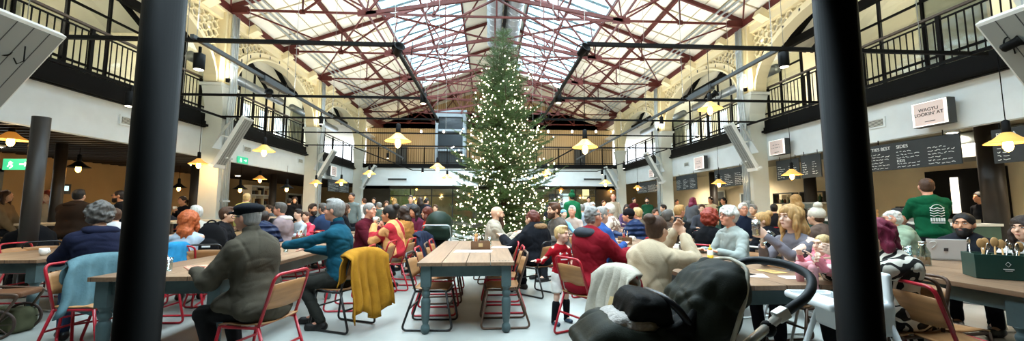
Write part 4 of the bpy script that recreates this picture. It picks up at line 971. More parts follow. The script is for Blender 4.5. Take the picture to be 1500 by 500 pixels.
    if hood == 'down':
        hv = Vol(neck - .3, neck + .3, h2); hv.ell(neck + V3(0, -.085, -.015), (.125 + b * .5, .075 + b * .5, .062), .0); hv.cone(neck + V3(-.09, 0, -.02), neck + V3(.09, 0, -.02), .05, .05, .05); hv.ell(neck + V3(0, -.05, .05), (.06, .05, .05), .02, op='sub'); hv.ell(Hc, (.075, .085, .1), 0, op='sub'); hv.fold(.006, seed, 25); hoodm = hv.mesh('hood', cloth(hoodc or top))
    else: hoodm = None
    if collar: cv.cone(neck - up * .01, neck + up * .045, .072, .066, .015)
    if hood == 'up':
        cv.ell(hd((0, -.03, .03)), (.115 * HS, .13 * HS, .135 * HS), .03, RHd); cv.ell(hd((0, .12, .0)), (.075 * HS, .10 * HS, .1 * HS), .01, RHd, 'sub')
    else: cv.ell(Hc + V3(0, 0, .01), (.08, .085, .11), .0, op='sub')
    if pose == 'sit' and not coat: cv.plane(pel + V3(0, 0, -.06), (0, .1, -1)) 
    if pose == 'stand' and not coat: cv.plane(pel + V3(0, 0, -.07 * S), (0, 0, -1))
    if sleeves <= .5:
        for i in (0, 1):
            dd = el[i] - shl[i]; dd /= np.linalg.norm(dd); c0 = shl[i] + (el[i] - shl[i]) * (.75 + 0 * sleeves); cv.cone(c0 + dd * .07, wr[i] + (wr[i] - el[i]) * .3, .085, .07, 0, op='sub')
    cv.fold(fold if fold is not None else (.0085 + b * .13), seed, 13 if not puff else 12)
    if dist < 9: cv.fold(.003, seed + 9, 30); cv.crease(.008 if h <= .0095 else .011, seed + 3, 13); cv.crease(.005, seed + 4, 24)
    tn = link(cv.mesh('top', tm), 'coat' if coat or b > .02 else 'top', t)
    if hoodm: link(hoodm, 'hood', tn)
    if collar and collar is not True:
        c_ = Vol(neck - .2, neck + .2, h2); c_.cone(neck - up * .015, neck + up * .05, .078, .074, 0); c_.cone(neck - up * .1, neck + up * .1, .06, .06, 0, op='sub'); c_.plane(neck + up * .045, up); c_.plane(neck - up * .04, -up); link(c_.mesh('collar', cloth(collar)), 'collar', tn)
    if hood and isinstance(hood, tuple):   # fur trim round a lowered hood: (kind, colour)
        f_ = Vol(neck - .3, neck + .3, h2); n_ = 14
        P_ = [neck + V3(.135 * math.cos(PI * q / n_ * 1.2 - .3), -.02 - .13 * math.sin(PI * q / n_ * 1.2 - .3) * 1.0, .02 + .05 * math.sin(PI * q / n_)) for q in range(n_ + 1)]
        f_.chain(P_, [.042] * (n_ + 1), .02); f_.fold(.016, seed, 75); link(f_.mesh('fur_trim', cloth(hood[1], bump=.9, bs=120)), 'fur_trim', tn)
    # ---- trousers, socks and shoes
    if pose == 'sit' and dist > 9.5 and not legs: pass
    pv = Vol(lo, hi, h2); pm = cloth(pants, var=.2); cut = 1.0 if not shorts else shorts
    pv.ell(pel + V3(0, 0, -.03), (.165 * A, .13 * A, .11 * A), 0)
    for i in (0, 1):
        wide = 1.0 if not shorts else 1.15
        if cut >= 1: pv.cone(hips[i], knees[i], .092 * A, .066 * A, .03); pv.cone(knees[i], ank[i] + V3(0, 0, .02), .066 * A, .05 * A, .02)
        else: pv.cone(hips[i], hips[i] + (knees[i] - hips[i]) * cut, .09 * A * wide, .085 * A * wide, .03)
    if shorts: pv.plane(hips[0] + (knees[0] - hips[0]) * cut, (0, 0, -1))
    pv.fold(.005, seed + 50, 16); pv.crease(.006, seed + 51, 18); link(pv.mesh('trousers', pm), 'shorts' if shorts else 'trousers', t)
    if dist < 11:
        for i in (0, 1):
            sv = Vol(ank[i] - .26, ank[i] + .26, max(h, .008)); a = A; ff = V3(0, 1, 0); z = .0
            sv.cone(V3(ank[i][0], ank[i][1] - .03 * a, ank[i][2] - .085 * a + .045 * a), V3(ank[i][0], ank[i][1] + .13 * a, ank[i][2] - .085 * a + .038 * a), .042 * a, .042 * a, .02); sv.cone(ank[i] + V3(0, 0, .0), V3(ank[i][0], ank[i][1], ank[i][2] - .045 * a), .042 * a, .045 * a, .02); sv.plane((0, 0, ank[i][2] - .085 * a + .004), (0, 0, -1)); sv.box(ank[i] + V3(0, 0, .09 * a), (.06, .06, .05 * a), op='sub')
            link(sv.mesh('shoe', mat('shoe_' + shoes.strip('#'), shoes, .45, var=.2)), 'shoe', t)
    if group: pass
    t['_n'] = 0; del t['_n']
    t_info[t.name] = dict(hd=hd, neck=neck, sh=sh, chest=chest, pel=pel, wr=wr, el=el, ank=ank, knees=knees, up=up, Hc=Hc, RHd=RHd, HS=HS)
    return t
t_info = {}
# ------------------------------------------------------------------ furniture
m_ply = mat('plywood', '#a9794d', .45, var=.25, vs=3, stretch=(1, 1, 9)); m_redf = mat('red_enamel', '#a8202c', .3); m_blackf = mat('black_enamel', '#1e1c1b', .35); m_whitef = mat('white_enamel', '#dfe1de', .3); m_brownf = mat('brown_steel', '#5a4436', .4, metal=.3); m_greenf = mat('dark_green_enamel', '#27382f', .35)
FR = {'red': m_redf, 'black': m_blackf, 'white': m_whitef, 'brown': m_brownf, 'green': m_greenf}
def make_chair():
    t = empty('canteen_chair'); r = .0125
    a = MB(); a.tube(fillet([(-.2, -.165, .42), (-.2, -.29, .83), (.2, -.29, .83), (.2, -.165, .42)], .07, 5), r, 8); a.build('back_frame', m_redf, t)
    for s in (-1, 1):
        b = MB(); b.tube(fillet([(s * .2, -.165, .44), (s * .215, -.31, .014), (s * .215, .25, .014), (s * .195, .17, .43)], .06, 5), r, 8); b.build('side_frame', m_redf, t)
    c = MB(); c.tube(fillet([(-.195, -.165, .425), (-.195, .2, .425), (.195, .2, .425), (.195, -.165, .425)], .08, 5), r, 8); c.bar((-.195, -.12, .425), (.195, -.12, .425), .018); c.bar((-.2, .19, .25), (.2, .19, .25), .016); c.bar((-.208, -.23, .24), (.208, -.23, .24), .016); c.build('seat_rail', m_redf, t)
    P = []
    for i in range(9):
        u = -1 + 2 * i / 8; P.append([(u * .2, -.2 + .38 * v + (.0 if v > .1 else 0), .443 + .012 * u * u - .012 * math.sin(v * PI) - (.02 * max(0, v - .85) / .15)) for v in [j / 6 for j in range(7)]])
    d = MB(); d.surf(P, thick=-.011); d.build('seat', m_ply, t)
    P = []
    for i in range(11):
        u = -1 + 2 * i / 10; row = []
        for j in range(5):
            v = j / 4; z = .555 + .205 * v - (.012 * u * u * (1 if v > .5 else -1)); y = -.165 - (z - .42) / .41 * .125; row.append((u * .2, y - .028 * (1 - u * u), z))
        P.append(row)
    e = MB(); e.surf(P, thick=.01); e.build('backrest', m_ply, t)
    return t
_CH = make_chair(); _chused = [False]
def chair(x, y, face, col='red', label=None, group=None):
    if not _chused[0]: o = _CH; _KIDS[o.name] = kids(o); _chused[0] = True
    else: o = None
    c = copy_tree(_CH) if o is None else o
    for k in ([q for q in bpy.data.objects if q.parent == c] if o is not None else _LAST(c)):
        for sl in k.material_slots:
            if sl.material.name in ('red_enamel',) or sl.material in FR.values(): sl.link = 'OBJECT'; sl.material = FR[col]
    TAKEN.append((x, y)) if label and 'under' not in label else None
    c.location = (x, y, 0); c.rotation_euler = (0, 0, rad(face)); tag(c, label, 'chair', group); return c
def _LAST(c): return [q for q in bpy.data.objects if q.parent == c]
m_tleg = mat('teal_grey_paint', '#47595a', .5, var=.25, vs=7); m_top = mat('worn_table_boards', '#9a7b60', .42, c2='#84674f', pat='planks', ps=.26, var=.2, vs=2.5, bump=.1)
m_iron = mat('table_dark_wood', '#4a3a2c', .5)
TABLES = []; TAKEN = []
def table(x0, x1, y0, y1, label, group='long farmhouse tables', z=.76, rz=0):
    TABLES.append((x0, x1, y0, y1))
    t = empty('farmhouse_table', ((x0 + x1) / 2, (y0 + y1) / 2, 0), rz, label, 'table', group); w, l = (x1 - x0) / 2, (y1 - y0) / 2
    a = MB(); n = 4
    for i in range(n): a.b2((-w + 2 * w / n * i + .002, -l, z - .038), (-w + 2 * w / n * (i + 1) - .002, l, z))
    o = a.build('tabletop', m_top, t, bevel=.003)
    b = MB(); i = .09
    for s in (-1, 1): b.b2((s * (w - i) - .013, -l + i, z - .16), (s * (w - i) + .013, l - i, z - .04)); b.b2((-w + i, s * (l - i) - .013, z - .16), (w - i, s * (l - i) + .013, z - .04))
    b.build('apron', m_tleg, t)
    prof = [(.03, 0), (.044, .02), (.05, .05), (.045, .08), (.03, .1), (.034, .12), (.042, .16), (.046, .22), (.05, .3), (.052, .34), (.044, .37), (.032, .385), (.044, .4), (.048, .42), (.044, .44), (.034, .455), (.04, .47), (.052, .49), (.054, .5)]
    for sx in (-1, 1):
        for sy in (-1, 1):
            c = MB(); c.lathe(prof, (sx * (w - i), sy * (l - i), 0), 18); c.box((sx * (w - i), sy * (l - i), .61), (.105, .105, .222)); c.build('leg', m_tleg, t)
    return t
table(-.98, .07, 4.35, 7.15, 'empty long wooden table with teal turned legs in the centre of the floor')
table(-3.6, -2.5, 3.62, 6.25, 'long wooden table where the man in the flat cap leans')
table(-3.75, -2.55, 6.45, 9.2, 'long wooden table behind the man in the teal jumper')
table(-6.5, -5.3, 4.85, 7.3, 'long wooden table at the far left beside the curly haired woman')
table(-6.35, -5.15, 7.6, 10.3, 'long wooden table behind the far left one')
table(-3.75, -2.55, 9.5, 12.3, 'long wooden table far back on the left, crowded with diners')
table(-6.35, -5.15, 10.6, 13.4, 'long wooden table deep on the left near the grey columns')
table(1.5, 2.6, 2.95, 5.6, 'long wooden table behind the pushchair, with glasses and papers')
table(1.5, 2.6, 5.8, 8.5, 'long wooden table between red coat and navy puffer jacket')
table(2.3, 3.4, 8.9, 11.6, 'long wooden table far back right of the tree')
table(3.5, 5.08, 2.6, 5.4, 'long wooden table at the right edge carrying the green cutlery box')
table(3.6, 4.75, 5.8, 8.5, 'long wooden table behind the blonde woman')
table(3.5, 4.65, 8.8, 11.6, 'long wooden table far back on the right side')
table(5.6, 6.7, 6.6, 9.4, 'long wooden table close to the right stalls')
# benches / high tables at the back left
m_high = mat('dark_high_table', '#3b2c20', .5)
def hightable(x, y, w, l, label):
    TABLES.append((x - w / 2, x + w / 2, y - l / 2, y + l / 2))
    t = empty('high_table', (x, y, 0), 0, label, 'table'); a = MB(); a.b2((-w / 2, -l / 2, 1.0), (w / 2, l / 2, 1.04)); a.build('tabletop', mat('pale_counter_top', '#b9a78c', .4), t)
    for sx in (-1, 1):
        for sy in (-1, 1): b = MB(); b.bar((sx * (w / 2 - .08), sy * (l / 2 - .08), 0), (sx * (w / 2 - .08), sy * (l / 2 - .08), 1.0), .06); b.build('leg', m_high, t)
hightable(-8.9, 9.3, .8, 2.2, 'dark high table at the far left under the balcony'); hightable(-7.4, 9.9, .8, 1.8, 'dark high table behind the curly haired woman'); hightable(-7.5, 13.2, .8, 1.6, 'dark high table beside the dark post left of the near column')
# ------------------------------------------------------------------ empty chairs the photo shows
G = 'canteen chairs with plywood seats'
for (x, y, f, c, lab) in [
    (-.84, 4.72, -94, 'black', 'black framed chair tucked at the near left of the centre table'), (-.86, 5.32, -90, 'red', 'red framed chair tucked on the left of the centre table, second from the front'), (-.84, 5.94, -88, 'brown', 'brown framed chair on the left of the centre table, third from the front'), (-.86, 6.55, -90, 'red', 'red framed chair on the left of the centre table, furthest back'),
    (-.06, 4.75, 92, 'brown', 'brown framed chair tucked at the near right of the centre table'), (-.04, 5.38, 90, 'red', 'red framed chair on the right of the centre table, second from the front'), (-.06, 6.0, 88, 'red', 'red framed chair on the right of the centre table, third from the front'),
    (3.0, 2.62, -100, 'red', 'red framed chair beside the zebra coat at the right table'), (3.28, 2.98, -82, 'brown', 'brown framed chair with broad plywood back at the right table'),
    (2.95, 3.95, -90, 'white', 'white framed chair behind the blonde woman table end'), (-3.95, 4.1, -90, 'red', 'red framed chair on the left side of the flat cap table'), (-4.0, 5.5, -90, 'red', 'red framed chair holding a blue jacket beside the flat cap table'), (-4.0, 4.75, -90, 'red', 'red framed chair with seat pulled in left of the flat cap table'),
    (-6.85, 6.3, -90, 'red', 'red framed chair at the far left edge of the hall'), (-6.0, 7.75, 175, 'white', 'white framed chair at the head of the far left table'), (-2.1, 5.6, 92, 'red', 'red framed chair between the teal jumper and the tree side'), (-1.98, 6.35, 85, 'red', 'red framed chair standing empty behind the mustard coat')]:
    chair(x, y, f, c, lab, G)
# ------------------------------------------------------------------ the diners
def Xof(px, Y): return atY(px, 304, Y).x
def Yof(px, X): return atX(px, 304, X).y
def P(px, ytop, face, label, Y=None, X=None, ch=None, dx=0, **k):
    if Y is None: Y = Yof(px, X)
    k.pop('chf', None)
    if Y > 6.2 and k.get('pose', 'sit') == 'sit' and 'scale' not in k: k['scale'] = 1.06
    """a person whose crown shows at (px, ytop); placed by distance Y or by the line of seats X"""
    f = rad(face); ln = k.get('lean', .12); L = .8 * ln if k.get('pose', 'sit') == 'sit' else .6 * ln
    best = None
    for q in range(0, 61):
        dY = (q + 1) // 2 * .06 * (1 if q % 2 else -1) if not k.get('fix') else 0
        Yq = Y + dY; p = atY(px, ytop, Yq); x = p.x; hz = p.z
        bx, by = x + math.sin(f) * L, Yq - math.cos(f) * L            # the body sits behind the leaning head
        m = .17 if k.get('bulk', 0) < .05 else .2
        pen = sum(max(0, min(bx - a + m, b - bx + m, by - c + m, d - by + m)) for a, b, c, d in TABLES) * 3 + sum(max(0, .56 - math.hypot(bx - u, by - w_)) for u, w_ in TAKEN) + sum(.6 for xx in (-7.95, 7.95) for yy in COLY if abs(bx - xx) < .6 and abs(by - yy) < .6)
        c_ = pen + abs(dY) * .02
        if best is None or c_ < best[0] - 1e-6: best = (c_, Yq, x, hz, bx, by)
        if k.get('fix') or pen < .01: break
    _, Y, x, hz, bx, by = best; TAKEN.append((bx, by)); k.pop('fix', None)
    if k.get('pose', 'sit') == 'sit': hz = max(1.12 * k.get('scale', 1), min(hz, k.get('seat', .46) + .98))
    o = person(bx, by, face, label, head=hz, **k)
    LASTP.append((o, bx, by, face, ch)); return o
LASTP = []
CHL = []
def S(px, ytop, face, label, what, ch='red', **k):
    """seated person with a chair; `what` names the sitter for the chair's label"""
    o = P(px, ytop, face, label, **k); _, bx, by, f, _c = LASTP[-1]
    if ch and k.get('seat', .46) < .6: chair(bx, by, k.get('chf', f), ch, f'{ch} framed canteen chair under {what}', G)
    elif ch:
        t = empty('bar_stool', (bx, by, 0), rad(f), f'dark bar stool under {what}', 'stool'); a = MB(); a.lathe([(.0, k['seat'] - .03), (.17, k['seat'] - .03), (.18, k['seat'] - .01), (.17, k['seat'])], n=18); a.build('seat', m_ply, t)
        for q in range(4): b = MB(); an = PI / 4 + q * PI / 2; b.tube([(.1 * math.cos(an), .1 * math.sin(an), k['seat'] - .03), (.2 * math.cos(an), .2 * math.sin(an), 0)], .012, 6); b.build('leg', m_blackf, t)
        b = MB(); b.tube([(.16 * math.cos(q * PI / 8), .16 * math.sin(q * PI / 8), .28) for q in range(16)], .009, 6, closed=True); b.build('foot_ring', m_blackf, t)
    return o
# ---- nearest
S(362, 300, 78, 'man in dark flat cap and olive brown jacket leaning on the wooden table', 'the man in the flat cap', fix=1, Y=3.5, top='#4b453a', pants='#1d1c1c', hair=('crop', 'grey'), skin='r', hat='flatcap', hatc='#15171c', coat=.22, bulk=.035, lean=.22, glasses=True, hp=-.25, LH=(-.12, .50, .83), RH=(.12, .56, .83), hands='flat', legs=[(-.14, .36, .5, -.15, .22), (.14, .40, .5, .13, .3)], collar=True, h=.0075, scale=1.04, name='person')
S(146, 296, 55, 'woman with grey curly hair and navy coat looking at her phone', 'the woman in the navy coat', ch='red', fix=1, Y=4.55, top='#1c1f33', pants='#2e3b52', hair=('curly', 'dgrey'), bulk=.035, lean=.3, hp=-.35, LH=(-.16, .55, .88), RH=(.1, .5, .86), hands='hold', hood='down', shoes='#14110f', legs=[(-.14, .4, .5, -.16, .3), (.14, .4, .5, .12, .2)])
S(492, 292, 88, 'man in teal jumper with grey hair and glasses, reaching over table', 'the man in the teal jumper', ch='black', fix=1, Y=4.75, chf=66, top='#174a5c', pants='#2a2a26', hair=('short', 'grey'), skin='r', glasses=True, lean=.14, LH=(-.1, .62, .92), RH=(.12, .5, .86), hands='flat', collar='#1a2c40', shoes='#151312', scale=1.05, bulk=.012, hp=-.1, legs=[(-.12, .38, .5, -.12, .16), (.12, .44, .5, .12, .34)])
S(968, 318, -62, 'woman with brown hair in a bun and cream jumper, hands at chin', 'the woman in the cream jumper', ch='red', fix=1, Y=3.45, top='#bda98d', pants='#3a3a40', hair=('bun', 'brown'), skin='p', glasses=True, lean=.3, LH=(-.03, .46, 1.13), RH=(.07, .46, 1.10), hands='hold', bulk=.028, hp=-.02, h=.0075)
S(868, 303, -62, 'man with grey hair and dark red hooded coat seen from behind', 'the man in the red coat', ch='red', fix=1, Y=4.3, top='#7c1420', pants='#26262b', hair=('fluffy', 'grey'), skin='r', bulk=.05, coat=.3, hood='down', hoodc='#3c3f44', lean=.1, LH=(-.1, .5, .85), RH=(.14, .5, .85))
P(820, 338, 205, 'small blond boy in red football shirt, white shorts and black socks standing', fix=1, Y=4.75, pose='stand', top='#9c1420', pants='#d9d4cb', hair=('fringe', 'lblond'), skin='b', shorts=.78, shoes='#2c4052', LH=(-.12, .12, .62), RH=(.36, .02, .74), hy=25, lean=0, h=.0075, legs=[(-.13, .0, .49, -.15, -.02), (.13, .06, .49, .17, .03)])
S(781, 309, 42, 'person in black padded coat with brown fur trimmed hood, seen from behind', 'the fur hooded black coat', ch='black', fix=1, scale=1.14, hs=1.2, Y=6.35, top='#15161b', pants='#16181f', hair=('fluffy', 'auburn'), bulk=.06, coat=.3, lean=.1, LH=(-.28, .48, .86), RH=(.1, .45, .8), hood=('fur', '#8a6a4c'))
S(727, 303, -78, 'bald man with long brown beard and oatmeal jumper in front of the tree', 'the bearded bald man', ch='brown', fix=1, scale=1.14, hs=1.2, Y=7.4, top='#a39a8b', pants='#2a2d33', hair=('bald', 'brown'), beard=('long', 'brown'), skin='p', lean=.1, LH=(-.1, .42, .85), RH=(.1, .45, .86), bulk=.02, collar='#b5ab9b', h=.0085)
S(812, 292, 110, 'brown haired bearded man in grey jacket looking down beside the tree', 'the brown haired man by the tree', ch='brown', scale=1.15, hs=1.25, Y=7.6, top='#5f5a56', pants='#26272b', hair=('short', 'brown'), beard=('short', 'brown'), hp=-.4, lean=.2, bulk=.02)
S(1158, 302, 96, 'woman with shoulder length blonde hair and grey top raising a glass', 'the blonde woman', ch='brown', fix=1, Y=3.75, top='#6f6a70', pants='#22232a', hair=('long', 'blond'), skin='b', lean=.1, LH=(-.1, .46, 1.08), RH=(.02, .40, .98), hands='hold', h=.0075)
S(1286, 325, 96, 'person in black and cream zebra patterned coat with magenta hair behind the post', 'the zebra coat', ch='brown', fix=1, Y=2.95, top='#111111', topm=mat('zebra_coat_fur', '#14120f', .9, c2='#d8d1c2', pat='zebra', ps=5.5, bump=.3), pants='#1b1a1c', hair=('wavy', 'magenta'), skin='b', bulk=.03, coat=.45, lean=.06, LH=(-.1, .52, 1.0), RH=(.1, .5, .92), hands='hold')
# ---- left half, middle distance
S(38, 314, 62, 'person bent over in a black coat beyond the far left table', 'the bent black coat', ch='black', Y=6.2, top='#0f0f12', pants='#1d1d20', hair=('short', 'dark'), lean=.62, hp=-.6, bulk=.06)
S(8, 279, -70, 'person in beige hooded jacket with brown hair at the left edge', 'the beige jacket', Y=9.2, seat=.74, top='#7d6a50', hair=('long', 'brown'), bulk=.04, hood='down')
S(72, 279, 200, 'woman with red shoulder length hair and cream knit beside the dark post', 'the red haired woman', Y=9.6, seat=.74, top='#cfc0a6', hair=('wavy', 'red'), skin='b', bulk=.02)
S(116, 278, 15, 'person with dark hair and dark brown fur collared coat, back turned', 'the brown fur collared coat', Y=8.9, seat=.74, top='#2c2018', hair=('short', 'black'), bulk=.07, hood='down')
S(177, 278, 120, 'bearded man with glasses and black coat beside the near black post', 'the bearded man with glasses', Y=9.4, seat=.74, top='#121214', hair=('crop', 'dark'), beard=('short', 'dark'), glasses=True, skin='t', bulk=.05)
S(268, 288, 170, 'woman in black top holding a white cup at the high table', 'the woman with the cup', Y=12.4, seat=.74, top='#15151a', hair=('pony', 'dark'), skin='t', LH=(-.05, .3, 1.25), RH=(.06, .28, 1.2), hands='hold')
S(168, 306, 70, 'person in white top mostly hidden behind the navy coated woman', 'the hidden white top', ch='red', Y=6.6, top='#c9ccd0', hair=('short', 'brown'), bulk=.02)
S(277, 311, 20, 'person with long wavy ginger hair and pale blue top, back turned', 'the ginger haired diner', ch='red', Y=5.9, hs=1.15, top='#a9b7c6', pants='#2c3340', hair=('wavy', 'ginger'), hp=-.1)
S(288, 302, 60, 'white haired person in pale coat behind the ginger haired diner', 'the white haired diner', ch='red', Y=8.0, top='#b6b0a4', hair=('short', 'white'), bulk=.02)
S(333, 304, -75, 'brown haired person in black jacket beyond the flat cap', 'the black jacket beyond the cap', ch='red', Y=7.4, top='#1a1a1d', hair=('short', 'brown'), bulk=.03)
P(361, 284, 5, 'blond person standing in pale yellow jacket with a black strap, back turned', Y=11.2, pose='stand', top='#d3cf7a', hair=('short', 'lblond'), lean=0, bulk=.03)
S(388, 310, 20, 'person in navy puffer jacket bending behind the flat cap', 'the bending navy puffer', ch='red', Y=7.6, top='#18233f', puff=True, hair=('short', 'dark'), lean=.4, hp=-.5, bulk=.06)
S(412, 296, 100, 'older man with grey hair and pale fleece hood hanging down', 'the man with the pale hood', ch='red', Y=7.1, top='#8d7d80', hair=('short', 'dgrey'), skin='r', hood='down', hoodc='#c9c4bd', bulk=.05, glasses=True)
S(437, 307, 150, 'boy with dark fringe in white and grey hooded top', 'the boy with the dark fringe', ch='red', Y=6.6, top='#aeb6bd', hair=('fringe', 'dark'), scale=.85, skin='b', hp=-.35)
S(448, 311, 160, 'child in bright coral pink top behind the boy with the fringe', 'the coral pink top', ch='red', Y=7.7, top='#d9465c', hair=('short', 'brown'), scale=.85, hp=-.3)
S(458, 299, -120, 'bearded man in dark navy jacket looking down at the table', 'the navy jacket man', ch='red', Y=8.4, top='#1b2233', hair=('short', 'dark'), beard=('short', 'dark'), skin='t', hp=-.4, bulk=.02)
S(474, 296, 70, 'person with dark grey hair and slate blue coat beside teal jumper', 'the slate blue coat', ch='red', Y=8.0, top='#2b3d5c', hair=('short', 'dgrey'), bulk=.04)
S(506, 292, -60, 'woman with brown hair and black jacket in the left crowd', 'the black jacket in the left crowd', ch='black', Y=9.0, top='#17181c', hair=('long', 'brown'), bulk=.03)
P(516, 283, 175, 'man standing in grey green shirt beside the far left column', Y=11.4, pose='stand', top='#6f7b7a', hair=('crop', 'dark'), skin='t', lean=0)
P(534, 291, 60, 'person standing in white shirt near the far left column', Y=16.5, pose='stand', top='#d9dcdc', hair=('short', 'brown'), lean=0)
S(541, 298, -105, 'bald man in maroon jumper eating with his hands', 'the bald man in maroon', ch='red', Y=8.2, top='#4d1420', hair=('crop', 'grey'), skin='r', bulk=.035, LH=(-.04, .34, .98), RH=(.06, .32, 1.0), hands='hold', hp=-.3) 
S(571, 302, 82, 'woman with dark hair and orange, red and cream patterned fleece', 'the patterned fleece', ch='red', scale=1.12, hs=1.2, Y=6.6, top='#b5513a', topm=mat('patterned_fleece', '#a8202c', .95, c2='#e0a86a', pat='zebra', ps=1.6, bump=.5, var=.3, vs=7), pants='#9aa09d', hair=('bun', 'black'), skin='t', bulk=.04, LH=(-.05, .36, 1.05), RH=(.1, .45, .9), hands='hold', lean=.16)
S(590, 303, 70, 'person with long dark hair and mustard brown jumper', 'the mustard brown jumper', ch='red', Y=7.9, top='#9b6c38', pants='#252f45', hair=('long', 'dark'), bulk=.03, lean=.15)
S(592, 301, 190, 'bald person in yellow jacket facing the tables, left of the tree', 'the yellow jacket', ch='red', Y=10.2, top='#b98e2c', hair=('crop', 'blond'), skin='r')
P(602, 287, 185, 'man standing in grey jumper left of the tree', Y=13.4, pose='stand', top='#5c6068', hair=('short', 'dgrey'), lean=0)
P(616, 290, 30, 'woman standing in black coat left of the tree, first of a pair', Y=15.4, pose='stand', top='#17181c', hair=('long', 'dark'), lean=0, bulk=.03)
P(624, 291, -40, 'person standing in dark navy coat close to the tree branches', Y=15.9, pose='stand', top='#1b2436', hair=('short', 'black'), lean=0, bulk=.03)
S(607, 302, 150, 'woman with curly dark hair and plum jumper', 'the plum jumper', ch='red', Y=9.0, top='#5c2338', hair=('wavy', 'black'), skin='t', bulk=.02)
S(626, 304, 95, 'woman with auburn hair and bright red coat beside the black pushchair hood', 'the bright red coat', ch='red', Y=9.1, top='#c8382e', hair=('long', 'auburn'), bulk=.04)
# ---- right half, middle distance
S(838, 302, 160, 'person with pink face and pale hair right of the tree', 'the pale haired diner', ch='red', Y=9.3, top='#b9a79d', hair=('short', 'white'), skin='r')
S(826, 308, 200, 'small child in light blue hat and coat', 'the child in light blue', ch='red', Y=8.8, top='#7fb3cf', hair=('crop', 'brown'), hat='beanie', hatc='#7fb3cf', scale=.8, skin='b')
P(838, 283, 20, 'person standing in green coat and green bobble hat behind the diners', Y=11.6, pose='stand', top='#1e6b45', hair=('short', 'dark'), hat='pompom', hatc='#1d5c3c', lean=0, bulk=.04)
S(893, 300, 60, 'elderly white haired person in fluffy cream and brown coat', 'the fluffy cream coat', ch='red', Y=8.6, top='#a8978a', topm=mat('cream_brown_coat', '#8b7566', .95, c2='#e2d8cc', pat='blotch', ps=9, bump=.7), hair=('fluffy', 'white'), skin='r', bulk=.04)
S(880, 304, -70, 'grey haired person in blue coat behind the red coat', 'the blue coat', ch='red', Y=7.7, top='#2f4d86', hair=('short', 'grey'), bulk=.03)
S(913, 307, 58, 'person in navy puffer jacket and black beanie leaning left', 'the navy puffer', ch='black', Y=6.2, top='#1a2b4d', puff=True, hair=('crop', 'dark'), hat='beanie', hatc='#17171b', skin='r', bulk=.07, lean=.45, LH=(-.2, .5, .85))
P(898, 285, 170, 'bald man standing by the far right column', Y=14.5, pose='stand', top='#b4a590', hair=('bald', 'grey'), skin='r', lean=0)
S(934, 305, 30, 'blond person behind the navy puffer jacket', 'the blond diner behind the puffer', ch='red', Y=9.2, top='#6f6254', hair=('short', 'lblond'), skin='r')
P(948, 290, 150, 'bearded staff member in dark green shirt looking down behind the counter', Y=16.2, pose='stand', top='#1d4a33', hair=('short', 'dark'), beard=('short', 'dark'), hp=-.4, lean=.05, sleeves=.5)
S(960, 307, 190, 'person with rosy face in dark top behind the cream jumper', 'the rosy faced diner', ch='red', Y=10.5, top='#3c3a40', hair=('short', 'brown'), skin='r')
P(991, 293, 185, 'staff member with dark hair in tan top at the counter', Y=18.3, pose='stand', top='#b58f6a', hair=('short', 'dark'), skin='t', lean=0)
S(978, 308, -60, 'person with dark grey hair and brown coat beyond the bun', 'the brown coat beyond the bun', ch='red', Y=6.8, top='#4a3c33', hair=('short', 'dgrey'), bulk=.04)
S(996, 301, -75, 'blond man in black leather jacket leaning to the right', 'the black leather jacket', ch='red', Y=8.2, top='#16171a', hair=('short', 'blond'), skin='r', bulk=.04, lean=.25)
P(1014, 290, -70, 'woman standing with magenta hair and grey coat', Y=12.3, pose='stand', top='#5b5c60', hair=('long', 'magenta'), skin='p', lean=.02, bulk=.04, RH=(.1, .35, 1.05), hands='hold')
P(1041, 289, 120, 'staff man in cream apron top bending at the counter', Y=15.0, pose='stand', top='#cdb892', hair=('short', 'dark'), skin='t', hp=-.4, lean=.12)
P(1060, 290, 110, 'staff woman with black hair and green top at the counter', Y=14.2, pose='stand', top='#234d36', hair=('pony', 'black'), skin='t', lean=.05)
S(1040, 308, -50, 'woman with curly bright red hair and black top', 'the curly red haired woman', ch='red', Y=5.7, top='#101114', hair=('curly', 'red'), skin='p', bulk=.02, LH=(-.1, .5, .85), lean=.16)
S(1067, 303, 100, 'white haired man with glasses and pale grey jumper', 'the white haired man', ch='white', Y=5.9, top='#9aa19c', hair=('fluffy', 'white'), skin='r', glasses=True, bulk=.02)
S(1088, 298, 165, 'smiling man with white hair, glasses and navy jacket facing the hall', 'the smiling man', ch='red', Y=6.7, top='#1a2234', hair=('short', 'white'), skin='r', glasses=True, collar='#2c3b58', bulk=.02)
S(1113, 312, 35, 'person with clipped brown blonde hair and black jacket, back turned', 'the clipped hair', ch='red', Y=4.9, top='#121318', hair=('bun', 'blond'), hy=40, bulk=.045, lean=.18)
S(1165, 286, 10, 'person with very long blond hair and sunglasses on a high stool behind', 'the long blond hair', Y=8.8, seat=.72, top='#2c241f', hair=('long', 'blond'))
S(1133, 292, -30, 'person in dark coat beyond the near right column', 'the dark coat beyond the column', ch='red', Y=10.3, top='#1b1b1f', hair=('short', 'black'), bulk=.03)
S(1195, 306, 20, 'person in cream knitted bobble hat, back turned', 'the cream bobble hat', ch='red', Y=5.1, top='#5a4a42', hair=('short', 'brown'), hat='pompom', hatc='#c9c1b2', bulk=.04)
S(1303, 309, 60, 'white haired woman with glasses and sage green coat, back turned', 'the sage green coat', ch='brown', Y=5.3, top='#8fa089', hair=('fluffy', 'white'), skin='r', glasses=True, bulk=.06, lean=.2, hood='down')
S(1317, 306, 20, 'person with short black hair just behind the sage green coat', 'the black hair', ch='red', Y=6.2, top='#2a2b2e', hair=('short', 'black'), bulk=.02)
